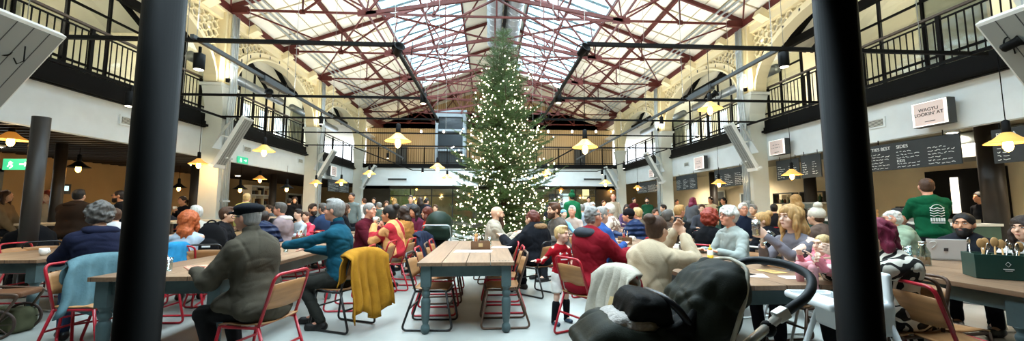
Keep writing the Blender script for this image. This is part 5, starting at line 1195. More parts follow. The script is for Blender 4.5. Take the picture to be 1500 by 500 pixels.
GM = P(1357, 262, -22, 'staff man in green t-shirt with white back print standing at the counter', fix=1, Y=5.45, pose='stand', top='#0f5033', hair=('crop', 'brown'), skin='r', lean=.06, sleeves=.5, RH=(.30, .42, 1.02), LH=(-.22, .38, .98), hy=-12, bulk=.02, pants='#17191c')
P(1436, 282, 80, 'staff woman with tied black hair and black top at the far counter', Y=7.9, pose='stand', top='#111216', hair=('bun', 'black'), skin='t', lean=.05, hp=-.3)
S(1412, 313, 128, 'bearded man in black and grey hooded top behind an open laptop', 'the bearded laptop man', ch='white', fix=1, Y=4.4, hs=1.1, top='#23252b', hair=('crop', 'black'), beard=('short', 'black'), skin='t', bulk=.035, hood='down', hoodc='#a9a69f', hp=-.2, hy=-15, lean=.1, collar='#b9b5ad')
S(1499, 318, 95, 'woman with dark hair and white top at the right edge', 'the dark haired woman at the edge', ch='white', Y=4.0, top='#d5d2cc', hair=('long', 'dark'), skin='p', lean=.14)
# ---- the rest of the crowd between the tables, smaller and further away
crowd = [(395, 301, 13.6, 150, '#55606b', 'short', 'dark', 'slate top by the doorway of the left aisle'), (424, 291, 15.5, 30, '#121317', 'short', 'black', 'black coat standing before the left doorway'), (432, 289, 15.9, 200, '#191a1e', 'long', 'dark', 'black coat standing in the left doorway, taller of the pair'), (556, 297, 12.6, 60, '#4d5b52', 'short', 'grey', 'moss green top behind the bald man in maroon'), (566, 295, 16.0, 200, '#c9b9a8', 'long', 'brown', 'beige top far behind the patterned fleece'),
         (638, 300, 14.5, 170, '#8a2c30', 'short', 'brown', 'brick red top half hidden by the lowest tree branches'), (852, 298, 12.8, 40, '#9db0c4', 'short', 'grey', 'pale blue top right of the green bobble hat'), (868, 297, 14.0, 180, '#39404f', 'fluffy', 'white', 'grey blue top above the red coat'), (884, 294, 15.8, 190, '#c8bfae', 'short', 'brown', 'stone coloured top left of the far right column'), (918, 299, 13.2, 160, '#5d4a6b', 'long', 'dark', 'purple top beside the far right column'),
         (972, 299, 13.4, 90, '#2f3a34', 'short', 'dark', 'dark green coat by the middle right column'), (1103, 300, 9.6, 120, '#6c5a4a', 'short', 'grey', 'tan coat behind the smiling man'), (1028, 300, 10.6, 150, '#3d3f46', 'short', 'brown', 'charcoal top between magenta and red hair'), (303, 300, 12.0, 100, '#1c1c20', 'short', 'dark', 'black top left of the near left column'), (488, 290, 13.0, 170, '#8fa0a8', 'short', 'brown', 'ice blue top above the teal jumper'),
         (548, 290, 18.5, 180, '#34383f', 'short', 'dark', 'dark grey top before the far shop window on the left'), (578, 291, 19.0, 10, '#7a6a5c', 'long', 'blond', 'taupe coat before the far shop window on the left'), (806, 292, 17.5, 10, '#2a2c33', 'short', 'dark', 'dark coat before the far shops just right of the tree'), (862, 289, 19.5, 170, '#d4d6d8', 'short', 'dark', 'white top before the far shops on the right'), (928, 290, 19.0, 200, '#5e1f2a', 'short', 'black', 'maroon top beyond the far right column'),
         (245, 300, 9.6, 80, '#20232b', 'short', 'brown', 'ink blue coat right of the near black post'), (1120, 294, 13.5, 170, '#40342c', 'short', 'dark', 'brown coat behind the near right column base')]
for px, yt, Y_, f, c, hs, hc, lb in crowd:
    z = atY(px, yt, Y_).z
    if z > 1.5: P(px, yt, f, 'distant person in ' + lb, Y=Y_, pose='stand', top=c, hair=(hs, hc), lean=0, bulk=.02)
    else: S(px, yt, f, 'distant seated person in ' + lb, 'the ' + lb, ch='red', Y=Y_, top=c, hair=(hs, hc), bulk=.02)

person(Xof(1208, 3.05), 3.05, 95, 'baby with light hair in pink and white fleece held up over the table', head=1.13, seat=.84, scale=.5, hs=.66, top='#d98c96', topm=mat('pink_white_fleece', '#d77d8a', .95, c2='#f0e2dc', pat='spots', ps=11, bump=.6, bs=140), pants='#d9a0a4', hair=('crop', 'lblond'), skin='b', lean=.1, LH=(-.06, .2, .97), RH=(.06, .2, .97), bulk=.02, h=.006, name='baby', cat='baby')
# ------------------------------------------------------------------ the Christmas tree
TX, TY = .16, 10.4; TH = 6.25
tr = empty('christmas_tree', (TX, TY, 0), 0, 'very tall green fir Christmas tree standing in the middle of the hall', 'Christmas tree')
mb = MB(); mb.tube([(0, 0, .05), (.02, 0, 2), (0, .01, 4), (.01, 0, TH)], [.09, .065, .035, .006], 12); mb.build('trunk', mat('fir_bark', '#4a3626', .9, var=.3, vs=20, bump=.6), tr)
mb = MB(); mb.lathe([(.36, 0), (.4, .05), (.34, .38), (.3, .4), (.1, .38)], n=24); mb.build('stand', m_dgrey, tr)
rg = np.random.default_rng(11); segs = []; tips = []; spine = MB()
def seg(a, b, w=1.0): segs.append((a, b, w))
z = .62; whorl = 0
while z < TH - .12:
    f = (z - .62) / (TH - .62); L = 1.86 * (1 - f) ** .8 + .09; n = 9 if z < 4 else 7
    if z < 1.0: L *= .86
    for i in range(n):
        az = 2 * PI * (i + whorl * .382) / n + rg.uniform(-.2, .2); l = L * rg.uniform(.68, 1.12); el = rad(-8 + 44 * f + rg.uniform(-7, 7)); zz = z + rg.uniform(-.06, .06)
        d0 = np.array([math.cos(az), math.sin(az), 0]); side = np.array([-math.sin(az), math.cos(az), 0]); m = max(4, int(l / .12)); pts = []
        for k in range(m + 1):
            u = k / m; pts.append(d0 * l * u * math.cos(el) + np.array([0, 0, zz + l * (u * math.sin(el) + .10 * u * u - .07 * math.sin(u * PI))]) + side * .04 * math.sin(u * 5 + i))
        spine.tube([tuple(p) for p in pts], [.013 * (1 - .7 * k / m) * (.5 + .5 * l) for k in range(m + 1)], 5)
        for k in range(1, m + 1):
            if k > 1 or f > .6: seg(pts[k - 1], pts[k])
            u = k / m; tl = (.42 * (1 - u) ** .7 + .09) * min(1, l * .9 + .25)
            dd = pts[k] - pts[k - 1]; dd /= np.linalg.norm(dd)
            for sd in (-1, 1):
                for rep in range(2 if l > .5 else 1):
                    a0 = pts[k - 1] + (pts[k] - pts[k - 1]) * rg.uniform(0, 1); q = dd * rg.uniform(.55, .85) + side * sd * rg.uniform(.5, .85) + np.array([0, 0, rg.uniform(-.22, .12)]); q /= np.linalg.norm(q); t1 = tl * rg.uniform(.6, 1.1); e = a0 + q * t1; seg(a0, e); tips.append(e)
                    if t1 > .16:
                        for r2 in (.35, .65):
                            for s2 in (-1, 1):
                                if rg.uniform() < .8:
                                    b0 = a0 + q * t1 * r2; q2 = q * .75 + np.cross(q, [0, 0, 1]) * s2 * .7 + np.array([0, 0, rg.uniform(-.2, .1)]); q2 /= np.linalg.norm(q2); seg(b0, b0 + q2 * t1 * .42)
        tips.append(pts[-1])
    z += .2 if z < 4 else .17; whorl += 1
seg(np.array([0, 0, TH - .35]), np.array([0, 0, TH + .02]))
spine.build('branch_framework', mat('fir_twig', '#4d3b26', .9), tr)
A = np.array([s_[0] for s_ in segs]); B = np.array([s_[1] for s_ in segs]); Ls = np.linalg.norm(B - A, axis=1)
cnt = np.maximum(4, (Ls * 190).astype(int)); ids = np.repeat(np.arange(len(segs)), cnt); NN = len(ids); u = rg.uniform(0, 1, NN)
D = (B - A)[ids] / Ls[ids][:, None]; base = A[ids] + (B - A)[ids] * u[:, None]
r1 = rg.normal(size=(NN, 3)); r1 -= D * (r1 * D).sum(1)[:, None]; r1 /= np.linalg.norm(r1, axis=1)[:, None]; r1[:, 2] = np.where(r1[:, 2] < -.5, -r1[:, 2] * .6, r1[:, 2])
nd = D * .62 + r1 * .8; nd /= np.linalg.norm(nd, axis=1)[:, None]; ln_ = rg.uniform(.018, .032, NN)[:, None]; wv = np.cross(nd, D); wv /= np.linalg.norm(wv, axis=1)[:, None] + 1e-9; wv *= .0032
Vn = np.stack([base - wv, base + wv, base + nd * ln_ + wv * .5, base + nd * ln_ - wv * .5], 1).reshape(-1, 3)
me = bpy.data.meshes.new('foliage'); me.vertices.add(NN * 4); me.vertices.foreach_set('co', Vn.astype(np.float32).ravel()); me.loops.add(NN * 4); me.loops.foreach_set('vertex_index', np.arange(NN * 4, dtype=np.int32)); me.polygons.add(NN); me.polygons.foreach_set('loop_start', np.arange(0, NN * 4, 4, dtype=np.int32)); me.update(calc_edges=True)
me.materials.append(mat('fir_needles', '#4a6330', .5, var=.45, vs=2.5)); link(me, 'foliage', tr)
# warm white string lights
m_fairy = mat('fairy_bulb', '#fff1cf', .3, emit=9, ec='#fff0cf')
sl = empty('string_lights', (TX, TY, 0), 0, 'warm white string lights wound all through the Christmas tree', 'string lights')
tp = np.array(tips); tp = tp[(tp[:, 2] < 5.3)]; rg.shuffle(tp); front = tp[:, 1] < .25; tp = np.concatenate([tp[front], tp[~front]]); w_ = rg.uniform(size=len(tp)) < np.clip(1.25 - tp[:, 2] / 6.5, .25, 1); tp = tp[w_]; tp = tp[rg.permutation(len(tp))][:1300]
inner = tp * np.array([rg.uniform(.78, 1.0, len(tp)), rg.uniform(.78, 1.0, len(tp)), np.ones(len(tp))]).T
g = MB(); g.ell((0, 0, 0), (.016, .016, .018), 5); gm = g.mesh('bulb', m_fairy)
order = np.argsort(-(-inner[:, 1])) 
for p in inner[np.argsort(inner[:, 1])][:100]: link(gm, 'bulb', sl, tuple(p))
g = MB()
for p in inner[np.argsort(inner[:, 1])][100:]: g.ell(tuple(p), (.0165, .0165, .019), 4)
o = g.build('bulbs_within', m_fairy, sl); o['kind'] = 'stuff'
g = MB(); hx = []
for i in range(900):
    zz = .8 + 4.6 * i / 900; f = (zz - .62) / (TH - .62); R_ = (1.3 * (1 - f) ** .8) * .62; a = i * .14; hx.append((R_ * math.cos(a), R_ * math.sin(a), zz + .03 * math.sin(i * .9)))
g.tube(hx, .003, 4); g.build('cable', mat('green_wire', '#1d2b1c', .6), sl)
# ------------------------------------------------------------------ coats hung over chair backs
def drape(x, y, face, label, col, w=.26, out=.6, inn=.2, name='draped_coat', flare=.35, lift=.0, seed=1, folds=5, cat='coat', lining=None, sleeve=True, sag=.1):
    """cloth hung over a chair back; chair frame at (x,y) facing face"""
    t = empty(name, (x, y, 0), rad(face), label, cat); rr = random.Random(seed); P = []; nu, nv = 29, 22; zt = .865 + lift; yb = -.30
    ph = [rr.uniform(0, 6.28) for _ in range(4)]
    for i in range(nu):
        u = -1 + 2 * i / (nu - 1); row = []
        for j in range(nv):
            v = -1 + 2 * j / (nv - 1)
            if v < -.12: d = (-v - .12) / .88; dz, dy = -inn * d, .05 + .03 * d; am = .012 * d; sg = 1
            elif v < .12: a = (v + .12) / .24 * PI; dz, dy = .0 + .03 * math.sin(a), .05 * math.cos(a); am = 0; sg = 0; d = 0
            else: d = (v - .12) / .88; dz, dy = -out * d * (1 + .12 * math.sin(u * 4 + ph[3])), -.05 - .10 * d; am = .035 * d ** .7; sg = -1
            fl = 1 + flare * d; f = am * (math.sin(u * PI * folds * .9 + ph[0]) + .5 * math.sin(u * PI * folds * 1.9 + ph[1] + d * 1.3)); 
            row.append((u * w * fl + .012 * math.sin(d * 7 + ph[2]), yb + dy + f - .06 * u * u * (d > 0), zt + dz - sag * abs(u) ** 3 * .6))
        P.append(row)
    m = cloth(col, bump=.35, bs=60, var=.2); a = MB(); a.surf(P, thick=.012); a.build('coat_shell', m, t)
    if sleeve:
        for s in (-1, 1):
            b = MB(); b.tube([(s * w * .8, yb - .06, zt - .08), (s * w * 1.0, yb - .12, zt - .25), (s * w * 1.08, yb - .14, zt - .5 * out - .15), (s * w * 1.05, yb - .12, zt - .5 * out - .22)], [.05, .055, .048, .042], 12); b.build('sleeve', m, t)
    if lining: c = MB(); c.tube([(w * .35, yb - .13, zt - .2), (w * .5, yb - .17, zt - .38), (w * .3, yb - .15, zt - .52)], [.03, .075, .05], 14); c.build('lining_fold', cloth(lining), t)
    return t
def under(nm_):   # where a sitter's body is
    for o, bx, by, f, c in LASTP:
        if nm_ in o['label']: return bx, by, f
b_ = under('teal jumper with grey'); drape(b_[0] - .02, b_[1], 66, 'mustard yellow coat hanging over the chair back of the man in teal', '#a06f1f', w=.3, out=.66, inn=.3, seed=4, flare=.12, sleeve=False)
b_ = under('navy coat looking'); drape(b_[0] - .05, b_[1], b_[2], 'pale blue coat draped over the chair of the curly haired woman', '#5a777e', w=.26, out=.5, inn=.25, seed=6, flare=.3, sleeve=False)
b_ = under('cream jumper, hands'); drape(b_[0], b_[1], b_[2], 'cream jacket with tan lining over the cream jumper woman chair', '#b8b0a0', w=.2, out=.42, inn=.16, seed=9, flare=.12, lining='#8f7a55', sleeve=False)
b_ = under('mustard brown jumper'); drape(b_[0], b_[1], b_[2], 'navy coat hanging on the chair behind the mustard brown jumper', '#232a3d', w=.25, out=.55, seed=12)
drape(-4.0, 5.5, -90, 'bright blue padded jacket bundled on a red chair', '#2b7fae', w=.2, out=.3, inn=.3, seed=14, name='draped_jacket', sleeve=True)
p = Xof(104, 5.9); chair(p, 5.9, 70, 'white', 'white framed chair with a pale jacket beyond the far left table', G); drape(p, 5.9, 70, 'white fleece jacket hung on a chair beyond the navy coat woman', '#c9ccca', w=.2, out=.3, seed=15, name='draped_jacket')
p = Xof(312, 6.1); t = empty('rucksack', (p, 6.1, 0), .3, 'black rucksack propped on a chair right of the ginger hair', 'rucksack'); v = Vol((-.25, -.2, .4), (.25, .2, 1.25), .011); v.ell((0, 0, .85), (.19, .13, .27), 0); v.ell((0, -.12, .76), (.14, .06, .14), .02); v.cone((-.08, 0, 1.1), (.08, 0, 1.12), .02, .02, .02); v.fold(.006, 5, 18); link(v.mesh('bag_body', cloth('#131315')), 'bag_body', t)
b = MB(); b.tube(arc((0, 0, 1.1), .06, 0, 180, 8), .012, 6); b.build('carry_handle', m_black, t); b = MB(); b.box((0, -.175, .8), (.1, .01, .03)); b.build('white_tag', m_white, t); chair(p, 6.1, 20, 'black', 'black framed chair carrying the black rucksack', G)
# ------------------------------------------------------------------ table things
m_paper = mat('white_paper', '#e9e9e4', .7); m_steel = mat('cutlery_steel', '#c9c9c6', .25, metal=1); m_card = mat('brown_wood_caddy', '#6a4a30', .6, var=.2); m_gl = glass('clear_glass', '#e6efee', .22, .03); m_cola = mat('cola', '#2c120a', .2); m_amber = mat('amber_drink', '#a0601f', .2)
def paper(x, y, rz, label, col=None, w=.21, l=.3, z=.762, print_=True):
    a = MB(); a.box((0, 0, .001), (w, l, .002), mi=0)
    if print_:
        rr = random.Random(int(x * 100)); 
        for i in range(6): a.box((rr.uniform(-.02, .02), l * .38 - i * l * .13, .0026), (w * rr.uniform(.4, .75), l * .02, .0008), mi=1)
    o = a.build('menu_sheet', [mat('paper_' + (col or 'w').strip('#'), col or '#e9e9e4', .7), m_ink], loc=(x, y, z)); o.rotation_euler = (0, 0, rz); return tag(o, label, 'menu')
def tumbler(x, y, label, z=.762, drink=None, r=.034, h_=.12, grp=None):
    t = empty('glass_tumbler', (x, y, z), 0, label, 'glass', grp); a = MB(); a.lathe([(.0, .004), (r * .8, .004), (r * .82, 0), (r, h_), (r - .003, h_), (r * .78, .008), (0, .008)], n=18); a.build('tumbler_wall', m_gl, t)
    if drink: b = MB(); b.lathe([(0, .01), (r * .76, .01), (r * .9, h_ * .7), (0, h_ * .7)], n=16); b.build('drink', drink, t)
    return t
def mug(x, y, label, z=.762, col='#ece9e2', grp=None):
    t = empty('coffee_cup', (x, y, z), 0, label, 'cup', grp); a = MB(); a.lathe([(.03, 0), (.042, .03), (.045, .085), (.041, .085), (.038, .03), (0, .02)], n=18); a.build('cup_body', mat('cup_' + col.strip('#'), col, .3), t); b = MB(); b.tube(arc((.045, 0, .045), .024, -90, 90, 8), .006, 6); b.build('handle', mat('cup_' + col.strip('#'), col, .3), t); return t
def plate(x, y, label, z=.762, food=None):
    t = empty('dinner_plate', (x, y, z), 0, label, 'plate'); a = MB(); a.lathe([(.07, 0), (.08, .004), (.125, .02), (.128, .022), (.08, .012), (0, .008)], n=26); a.build('plate_dish', mat('china', '#ece9e0', .25), t)
    if food:
        rr = random.Random(int(x * 77)); b = MB()
        for i in range(9): b.ell((rr.uniform(-.05, .05), rr.uniform(-.05, .05), .025), (rr.uniform(.015, .03),) * 2 + (.015,), 6)
        b.build('food', mat('food_' + food.strip('#'), food, .6, var=.4, vs=30), t)
    return t
def caddy(x, y, label, rz=0, z=.762):
    t = empty('cutlery_caddy', (x, y, z), rz, label, 'cutlery holder'); a = MB(); w_, l_, h_ = .26, .15, .11
    for q in ((-w_ / 2, 0, .012, l_), (w_ / 2, 0, .012, l_), (0, 0, .01, l_)): a.box((q[0], q[1], h_ / 2), (q[2], q[3], h_))
    for sy in (-1, 1): a.box((0, sy * l_ / 2, h_ / 2), (w_ + .012, .012, h_))
    a.box((0, 0, .005), (w_, l_, .01)); a.build('caddy_box', m_card, t, bevel=.002)
    rr = random.Random(int(x * 10 + y * 3))
    for i in range(5):
        b = MB(); px_ = rr.uniform(-.1, .1); tx = rr.uniform(-.05, .05); ty = rr.uniform(-.03, .03); b.tube([(px_, 0, .02), (px_ + tx, ty, .17)], .005, 6); b.ell((px_ + tx * 1.15, ty * 1.1, .19), (.016, .006, .026), 6); b.build('spoon' if i % 2 else 'fork', m_steel if i < 3 else mat('wooden_spoon', '#c99a62', .6), t)
    b = MB(); b.lathe([(.025, .01), (.026, .12), (.012, .14), (.01, .17), (0, .17)], (-.07, .03, 0), 12); b.build('sauce_bottle', mat('sauce_red', '#8c1d18', .3), t)
    b = MB(); b.box((.0, -l_ / 2 - .008, .06), (.06, .004, .05)); b.build('front_label', mat('kraft_label', '#b79a6c', .7), t); return t
caddy(-.33, 5.75, 'wooden cutlery caddy with sauce and spoons on the centre table', .05)
paper(-.42, 5.42, 1.5, 'white menu sheet in front of the wooden caddy on the centre table', w=.26, l=.5, print_=False); paper(-.02, 5.95, 1.35, 'white menu sheet at the right side of the centre table', w=.2, l=.28)
tumbler(-.2, 6.3, 'clear glass tumbler behind the caddy on the centre table'); tumbler(-.46, 6.5, 'clear glass tumbler near the bearded bald man, left one'); 
t = MB(); 
for i, wd in enumerate((.03, .022, .03, .026, .03, .02)): t.box((-.085 + .034 * i, 0, .0015), (wd * .35, .034, .001)); t.box((-.085 + .034 * i + .004, .015 * (-1) ** i, .0015), (wd * .8, .007, .001))
tag(t.build('table_marking', mat('stencil_ink', '#25423f', .7), loc=(-.08, 4.45, .7605)), 'small dark stencilled lettering on the near corner of the centre table', 'marking')
# R2 table
def sauce(x, y, label, cap='#e0b52c', z=.762):
    t = empty('sauce_bottle', (x, y, z), 0, label, 'bottle'); a = MB(); a.lathe([(.028, 0), (.03, .01), (.03, .11), (.018, .13), (0, .13)], n=18); a.build('bottle_body', mat('squeezy_white', '#e9e4d4', .4), t); b = MB(); b.lathe([(.03, .005), (.0305, .04), (.03, .075)], n=18); b.build('yellow_label', mat('lab_' + cap.strip('#'), cap, .4), t); c = MB(); c.lathe([(.02, .125), (.02, .145), (.006, .155), (.004, .185), (0, .185)], n=12); c.build('cap', mat('lab_' + cap.strip('#'), cap, .4), t)
q = atZ(1041, 384, .762); sauce(q.x, q.y, 'white squeezy sauce bottle with yellow cap beside the cream jumper')
for i, (px, py, rz, c, lb) in enumerate([(1085, 401, .5, '#cfd8b8', 'pale green flyer on the table behind the pushchair handle'), (1108, 404, -.4, '#e6c8b4', 'peach flyer beside the pushchair handle'), (1070, 397, 1.1, '#e8e8e2', 'white folded sheet behind the pushchair hood'), (1130, 398, .2, '#d8b06a', 'orange and white leaflet near the blonde woman'), (1165, 407, 1.4, '#e4e0d8', 'white napkin sheet near the baby')]):
    q = atZ(px, py, .762); paper(q.x, q.y, rz, lb, c, w=.15, l=.21)
q = atZ(1177, 390, .762); mug(q.x, q.y, 'white coffee cup beside the blonde woman elbow')
# things held: pint glass, phone
i1 = under('blonde hair and grey')
def held(label_part, which):
    for o, bx, by, f, c in LASTP:
        if label_part in o['label']:
            inf = t_info[o.name]; w_ = inf['wr'][which]; d = w_ - inf['el'][which]; d /= np.linalg.norm(d); p = w_ + d * .095; M = RZ(rad(f)); v = M @ Vector(p); return Vector((bx, by, 0)) + v, M @ Vector(d), f
p, d, f = held('blonde hair and grey', 0); t = tumbler(p.x - .01, p.y, 'pint glass of dark cola held by the blonde woman', z=p.z - .06, drink=m_cola, r=.04, h_=.15)
p, d, f = held('blonde hair and grey', 1); t = tumbler(p.x, p.y, 'empty tilted glass in the other hand of the blonde woman', z=p.z - .03, r=.036, h_=.14); t.rotation_euler = (.5, .5, 0)
p, d, f = held('navy coat looking', 0); t = empty('smartphone', p + Vector((0, 0, .035)), rad(f), 'smartphone with lit white screen in the curly haired woman hand', 'phone'); t.rotation_euler = (rad(-25), 0, rad(f)); a = MB(); a.box((0, 0, 0), (.075, .009, .15)); a.build('phone_body', mat('phone_white', '#dfe2e4', .3), t, bevel=.003); a = MB(); a.box((0, -.006, 0), (.066, .002, .138)); a.build('lit_screen', mat('phone_screen', '#dfe9f5', .2, emit=1.2), t)
p, d, f = held('white cup at the high', 0); mug(p.x, p.y, 'white cup in the hands of the woman in black', z=p.z - .03)
p, d, f = held('patterned fleece', 0); mug(p.x, p.y, 'white paper cup held by the woman in patterned fleece', z=p.z - .03)
# L1 table and beyond
for (x, y, k, lb) in [(-3.0, 4.9, 'paper', 'white paper under the hands of the man in teal'), (-3.3, 5.6, 'plate', 'white plate of food before the boy with the dark fringe'), (-2.9, 5.5, 'tumbler', 'clear glass beside the teal sleeve'), (-3.35, 5.0, 'mug', 'white cup on the flat cap table, far side'), (-3.2, 3.95, 'tumbler', 'glass near the near post on the flat cap table'),
        (-2.9, 6.9, 'plate', 'plate with food in front of the patterned fleece'), (-3.1, 7.4, 'cola', 'glass of cola in front of the bald man in maroon'), (-2.8, 7.6, 'tumbler', 'clear glass in front of the mustard brown jumper'), (-3.3, 6.8, 'caddy', 'wooden caddy on the table before the patterned fleece'), (-3.2, 8.2, 'plate', 'white plate at the far end of the patterned fleece table'),
        (-5.7, 5.3, 'mug', 'white cup on the far left table'), (-5.5, 6.3, 'paper', 'menu sheet on the far left table'), (-5.9, 6.8, 'caddy', 'wooden caddy on the far left table'), (-5.7, 8.4, 'plate', 'white plate on the table behind the far left one'), (-3.1, 10.4, 'caddy', 'wooden caddy on the far back left table'),
        (2.0, 6.4, 'caddy', 'wooden caddy on the table before the red coat'), (1.9, 5.1, 'plate', 'white plate with food before the cream jumper'), (2.25, 5.0, 'cola', 'tall glass of cola before the white haired man'), (2.3, 6.9, 'mug', 'white cup beside the navy puffer'), (1.8, 7.2, 'tumbler', 'clear glass near the navy puffer'), (2.1, 4.5, 'tumbler', 'clear glass near the red curly hair'), (2.35, 5.35, 'mug', 'white cup near the white haired man'),
        (3.8, 6.3, 'caddy', 'wooden caddy on the table behind the blonde woman'), (4.1, 7.0, 'plate', 'white plate behind the blonde woman'), (4.0, 6.6, 'tumbler', 'clear glass behind the blonde woman'), (2.8, 9.6, 'caddy', 'wooden caddy on the far back right table'), (2.9, 10.2, 'mug', 'white cup on the far back right table')]:
    if k == 'paper': paper(x, y, .4 + x, lb)
    elif k == 'plate': plate(x, y, lb, food='#a8743a')
    elif k == 'tumbler': tumbler(x, y, lb)
    elif k == 'cola': tumbler(x, y, lb, drink=m_cola, h_=.15)
    elif k == 'mug': mug(x, y, lb)
    else: caddy(x, y, lb, 1.5)
# R3 table: carafe, stacked tumblers, laptop, green cutlery box
q = atZ(1354, 389, .762); t = empty('water_carafe', (q.x, q.y, .762), 0, 'glass carafe with amber drink on the right table', 'carafe'); a = MB(); a.lathe([(.052, 0), (.055, .01), (.055, .13), (.028, .19), (.03, .225), (.027, .225), (.025, .19), (.05, .13), (.05, .01), (0, .008)], n=24); a.build('carafe_glass', m_gl, t); b = MB(); b.lathe([(0, .012), (.049, .012), (.049, .085), (0, .085)], n=20); b.build('drink', m_amber, t); b = MB(); b.lathe([(.028, .22), (.033, .225), (.033, .24), (0, .24)], n=16); b.build('stopper', m_steel, t)
q = atZ(1331, 388, .762)
for i in range(4): tumbler(q.x, q.y, 'stacked glass tumblers on the right table, %s from the bottom' % ['lowest', 'second', 'third', 'topmost'][i], z=.762 + .038 * i, r=.042, h_=.075, grp='stacked tumblers on the right table')
q = atZ(1462, 411, .762); t = empty('cutlery_box', (q.x + .17, q.y + .1, .762), -.6, 'dark green metal cutlery box with small white emblem full of spoons', 'cutlery box'); mg = mat('box_green', '#1f4038', .4, var=.1)
a = MB(); W_, L_, H_ = .36, .24, .2
for sx in (-1, 1): a.box((sx * W_ / 2, 0, H_ / 2), (.012, L_, H_)); 
for sy in (-1, 1): a.box((0, sy * L_ / 2, H_ / 2), (W_ + .012, .012, H_))
a.box((0, 0, .01), (W_, L_, .02)); a.box((0, 0, .12), (.01, L_, .14)); a.build('box_body', mg, t, bevel=.003)
b = MB(); b.tube([(-.015, -.128, .125), (0, -.128, .145), (.015, -.128, .125), (0, -.128, .105)], .002, 4, closed=True); b.box((0, -.128, .085), (.06, .002, .007)); b.box((0, -.128, .072), (.04, .002, .004)); b.build('white_emblem', m_paper, t)
rr = random.Random(3)
for i in range(13):
    x0, y0 = rr.uniform(-.15, .15), rr.uniform(-.09, .09); tx, ty = rr.uniform(-.05, .05), rr.uniform(-.03, .03); hh = rr.uniform(.22, .27); b = MB(); b.tube([(x0, y0, .03), (x0 + tx, y0 + ty, hh)], .006, 6); woody = i % 3 == 0; b.ell((x0 + tx * 1.1, y0 + ty * 1.1, hh + .03), (.026 if woody else .013, .008, .042 if woody else .03), 8); b.build('wooden_spoon' if woody else 'knife', mat('wooden_spoon', '#c99a62', .6) if woody else m_steel, t)
q = atY(1384, 372, 4.2); t = empty('laptop', (q.x, q.y, .762), rad(-30), 'open white laptop with dark square mark on its lid', 'laptop'); a = MB(); a.box((0, .11, .008), (.33, .22, .015)); a.build('keyboard_base', mat('laptop_white', '#dcdad6', .35), t, bevel=.003); a = MB(); Rm = RX(-.32 + .0); a.box((0, -.03, .125), (.33, .01, .23), RX(.25)); a.build('screen_lid', mat('laptop_white', '#dcdad6', .35), t, bevel=.004); a = MB(); a.box((-.0, -.038, .12), (.035, .003, .035), RX(.25)); a.build('dark_mark', m_ink, t)
a = MB(); a.tube(fillet([(-.14, -.045, .19), (-.1, -.08, .22), (-.08, -.05, .17), (-.12, -.045, .13)], .03), .005, 6); a.build('white_cable', m_whitef, t)
# ------------------------------------------------------------------ white plastic high chair
q = atY(1243, 440, 2.62); t = empty('high_chair', (q.x, 2.62, 0), rad(84), 'white plastic high chair with tray between pushchair and black post', 'high chair'); mw = mat('white_plastic', '#e3e6e6', .35)
zt = .715
v = Vol((-.26, -.22, zt - .25), (.26, .28, zt + .25), .009); v.box((0, -.02, zt - .08), (.17, .15, .11), 0, r=.04); v.box((0, -.02, zt - .03), (.145, .125, .12), .01, r=.03, op='sub'); v.box((0, -.15, zt + .08), (.16, .018, .13), .02, r=.02); v.box((0, .15, zt - .12), (.3, .1, .03), .02, op='sub') if 0 else None
link(v.mesh('seat_shell', mw), 'seat_shell', t)
v = Vol((-.28, -.05, zt - .05), (.28, .34, zt + .06), .008); v.box((0, .13, zt + .005), (.235, .16, .028), 0, r=.025); v.box((0, .14, zt + .03), (.20, .13, .03), .005, r=.02, op='sub'); v.box((0, -.05, zt), (.14, .1, .1), .01, r=.03, op='sub'); link(v.mesh('tray', mw), 'tray', t)
for sx in (-1, 1):
    for sy in (-1, 1): b = MB(); b.tube([(sx * .15, sy * .12 - .01, zt - .1), (sx * .28, sy * .26, .01)], .018, 12); b.lathe([(.024, 0), (.024, .05)], (sx * .28, sy * .26, 0), 10); b.build('leg', mw, t)
# ------------------------------------------------------------------ olive pushchair in front
OX = atY(1000, 450, 1.85); t = empty('pushchair', (OX.x, 1.85, 0), 0, 'olive green pushchair with black foam handle and chrome frame in front', 'pushchair')
def o_(px, py, dy=0., Y=1.85): q = atY(px, py, Y) - Vector((OX.x, 1.85, 0)); return (q.x, q.y + dy, q.z)
m_ol = cloth('#2a2e25', rough=.6, var=.25, vs=4, bump=.2); m_blk = cloth('#131412', rough=.7); m_chr = mat('chrome', '#dcd9d0', .28, metal=.55); m_foam = mat('black_foam', '#23272b', .6)
lo = np.array(o_(825, 560)) - .3; hi = np.array(o_(1100, 360)) + .3
v = Vol(lo, hi, .009)
for dy in (-.12, -.06, 0, .06, .12):
    v.chain([o_(852, 500, dy), o_(885, 492, dy), o_(950, 500, dy), o_(1010, 505, dy)], [.035, .075, .085, .10], .05)
for dy in (-.13, .13): v.chain([o_(856, 492, dy), o_(890, 474, dy), o_(945, 478, dy), o_(985, 482, dy), o_(1010, 470, dy)], [.02, .024, .028, .03, .035], .02)
for dy in (-.03, .03): v.ell(o_(925, 470, dy), (.11, .12, .035), .02, op='sub')
v.fold(.007, 21, 14); v.crease(.007, 25, 14); link(v.mesh('footmuff', m_ol), 'footmuff', t)
v = Vol(lo, hi, .009)
for dy in (-.13, -.065, 0, .065, .13): v.chain([o_(1000, 505, dy), o_(1022, 462, dy), o_(1044, 420, dy), o_(1056, 394, dy)], [.08, .08, .065, .03], .08)
for dy in (-.12, -.06, 0, .06, .12): v.chain([o_(990, 474, dy), o_(1004, 436, dy), o_(1030, 402, dy)], [.03, .035, .025], .03)
v.fold(.012, 22, 10); v.crease(.012, 27, 9); v.crease(.006, 28, 20); link(v.mesh('backrest_shell', m_ol), 'backrest_shell', t)
v = Vol(lo, hi, .008)
